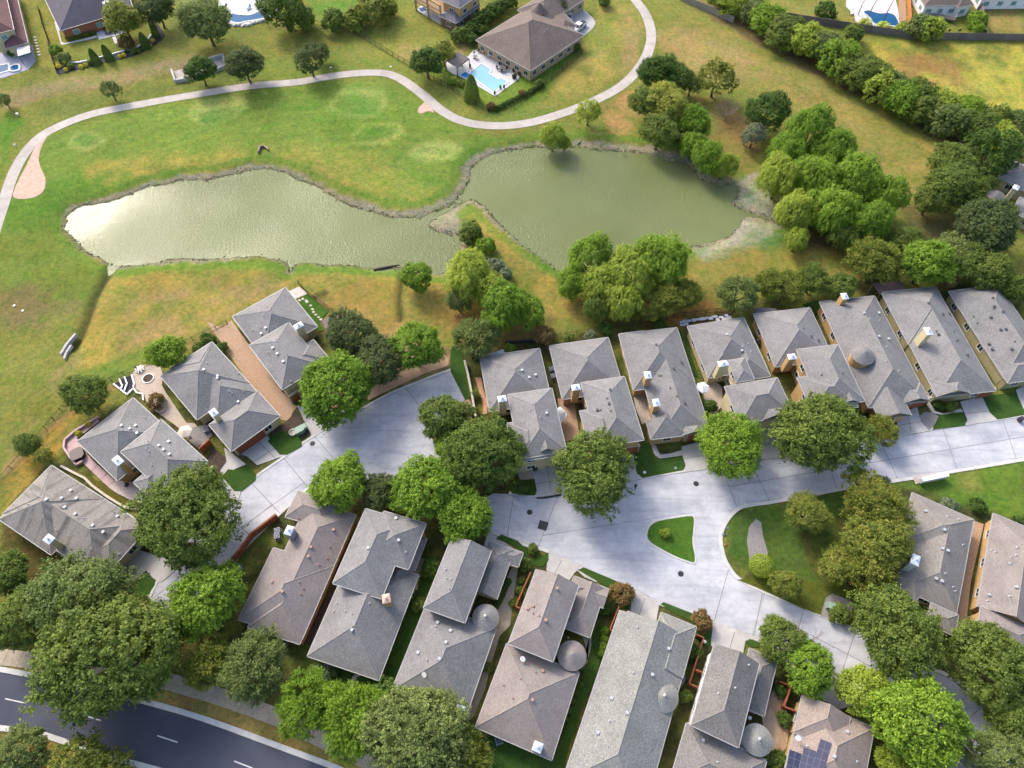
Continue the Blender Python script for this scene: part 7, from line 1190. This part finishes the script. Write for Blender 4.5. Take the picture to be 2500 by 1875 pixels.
# ---- a person crossing the street in dark clothes (one continuous skinned body)
def person(p, label, rz):
    w = G(p, .03); e = empty('person', (w.x, w.y, .03), rz, label=label, cat='person')
    J = [((0, 0, .95), .15), ((0, 0, 1.15), .14), ((0, 0, 1.36), .17), ((0, 0, 1.5), .065), ((.02, 0, 1.58), .085), ((.03, 0, 1.68), .105), ((.02, 0, 1.76), .07), ((0, .1, .9), .11), ((.16, .1, .5), .075), ((.1, .1, .1), .05), ((.24, .1, .05), .045), ((0, -.1, .9), .11), ((-.06, -.1, .5), .075), ((-.28, -.1, .14), .05), ((-.17, -.1, .05), .045), ((0, .2, 1.4), .075), ((-.1, .25, 1.12), .05), ((.06, .25, .9), .042), ((.12, .25, .84), .04), ((0, -.2, 1.4), .075), ((.1, -.25, 1.12), .05), ((.24, -.24, .95), .042), ((.3, -.24, .91), .04)]
    E = [(0, 1), (1, 2), (2, 3), (3, 4), (4, 5), (5, 6), (0, 7), (7, 8), (8, 9), (9, 10), (0, 11), (11, 12), (12, 13), (13, 14), (2, 15), (15, 16), (16, 17), (17, 18), (2, 19), (19, 20), (20, 21), (21, 22)]
    me_ = bpy.data.meshes.new('body'); me_.from_pydata([j[0] for j in J], E, []); me_.materials.append(plain('dark_clothes', C(36, 38, 52), .9)); me_.materials.append(plain('skin', C(190, 140, 112), .6)); o = link('body', me_, e)
    o.modifiers.new('skin', 'SKIN'); sv = me_.skin_vertices[0].data
    for v, j in zip(sv, J): v.radius = (j[1], j[1])
    sv[0].use_root = True; sub = o.modifiers.new('sub', 'SUBSURF'); sub.levels = 2; sub.render_levels = 2
    m = MB(); m.lathe([(.03, .1), (.115, .09), (.125, .02), (.12, -.04)], 14, (.02, 0, 1.7)); m.obj('hair', plain('hair', C(40, 32, 28), .8), e, smooth=True)
person(T('C3', 1105, 925), 'person in dark clothes walking along the street kerb', R(70))
# ---- clods and stones along the waterline
cand = np.where((dP > -.05) & (dP < 1.5) & near)[0]; wg = np.exp(-dP[cand] * 2.2); NS = 3200; sel = gg.choice(cand, NS, p=wg / wg.sum()); pc = np.column_stack([GP[sel] + gg.uniform(-.35, .35, (NS, 2)), np.maximum(Z[sel], WATER_Z) - .02]); sz = gg.uniform(.05, .22, NS) * gg.uniform(.6, 1.3, NS)
oc = np.array([(1, 0, 0), (0, 1, 0), (-1, 0, 0), (0, -1, 0), (0, 0, .7), (.7, .7, .25), (-.7, .6, .3)]); V = pc[:, None] + oc[None] * sz[:, None, None] * gg.uniform(.7, 1.3, (NS, 7, 1)); fo = [(0, 5, 4), (5, 1, 4), (1, 6, 4), (6, 2, 4), (2, 3, 4), (3, 0, 4)]
mb = MB(); mb.v = [tuple(v) for v in V.reshape(-1, 3)]; mb.f = [tuple(7 * i + k for k in f) for i in range(NS) for f in fo]; mb.mi = [0] * len(mb.f); mb.obj('shore_stones', surf('shore_clods', C(84, 78, 64), C(128, 120, 102), 1.2, .95, 6, .3, .03), kind='stuff', label='dark clods and stones along the pond waterline', cat='stones')
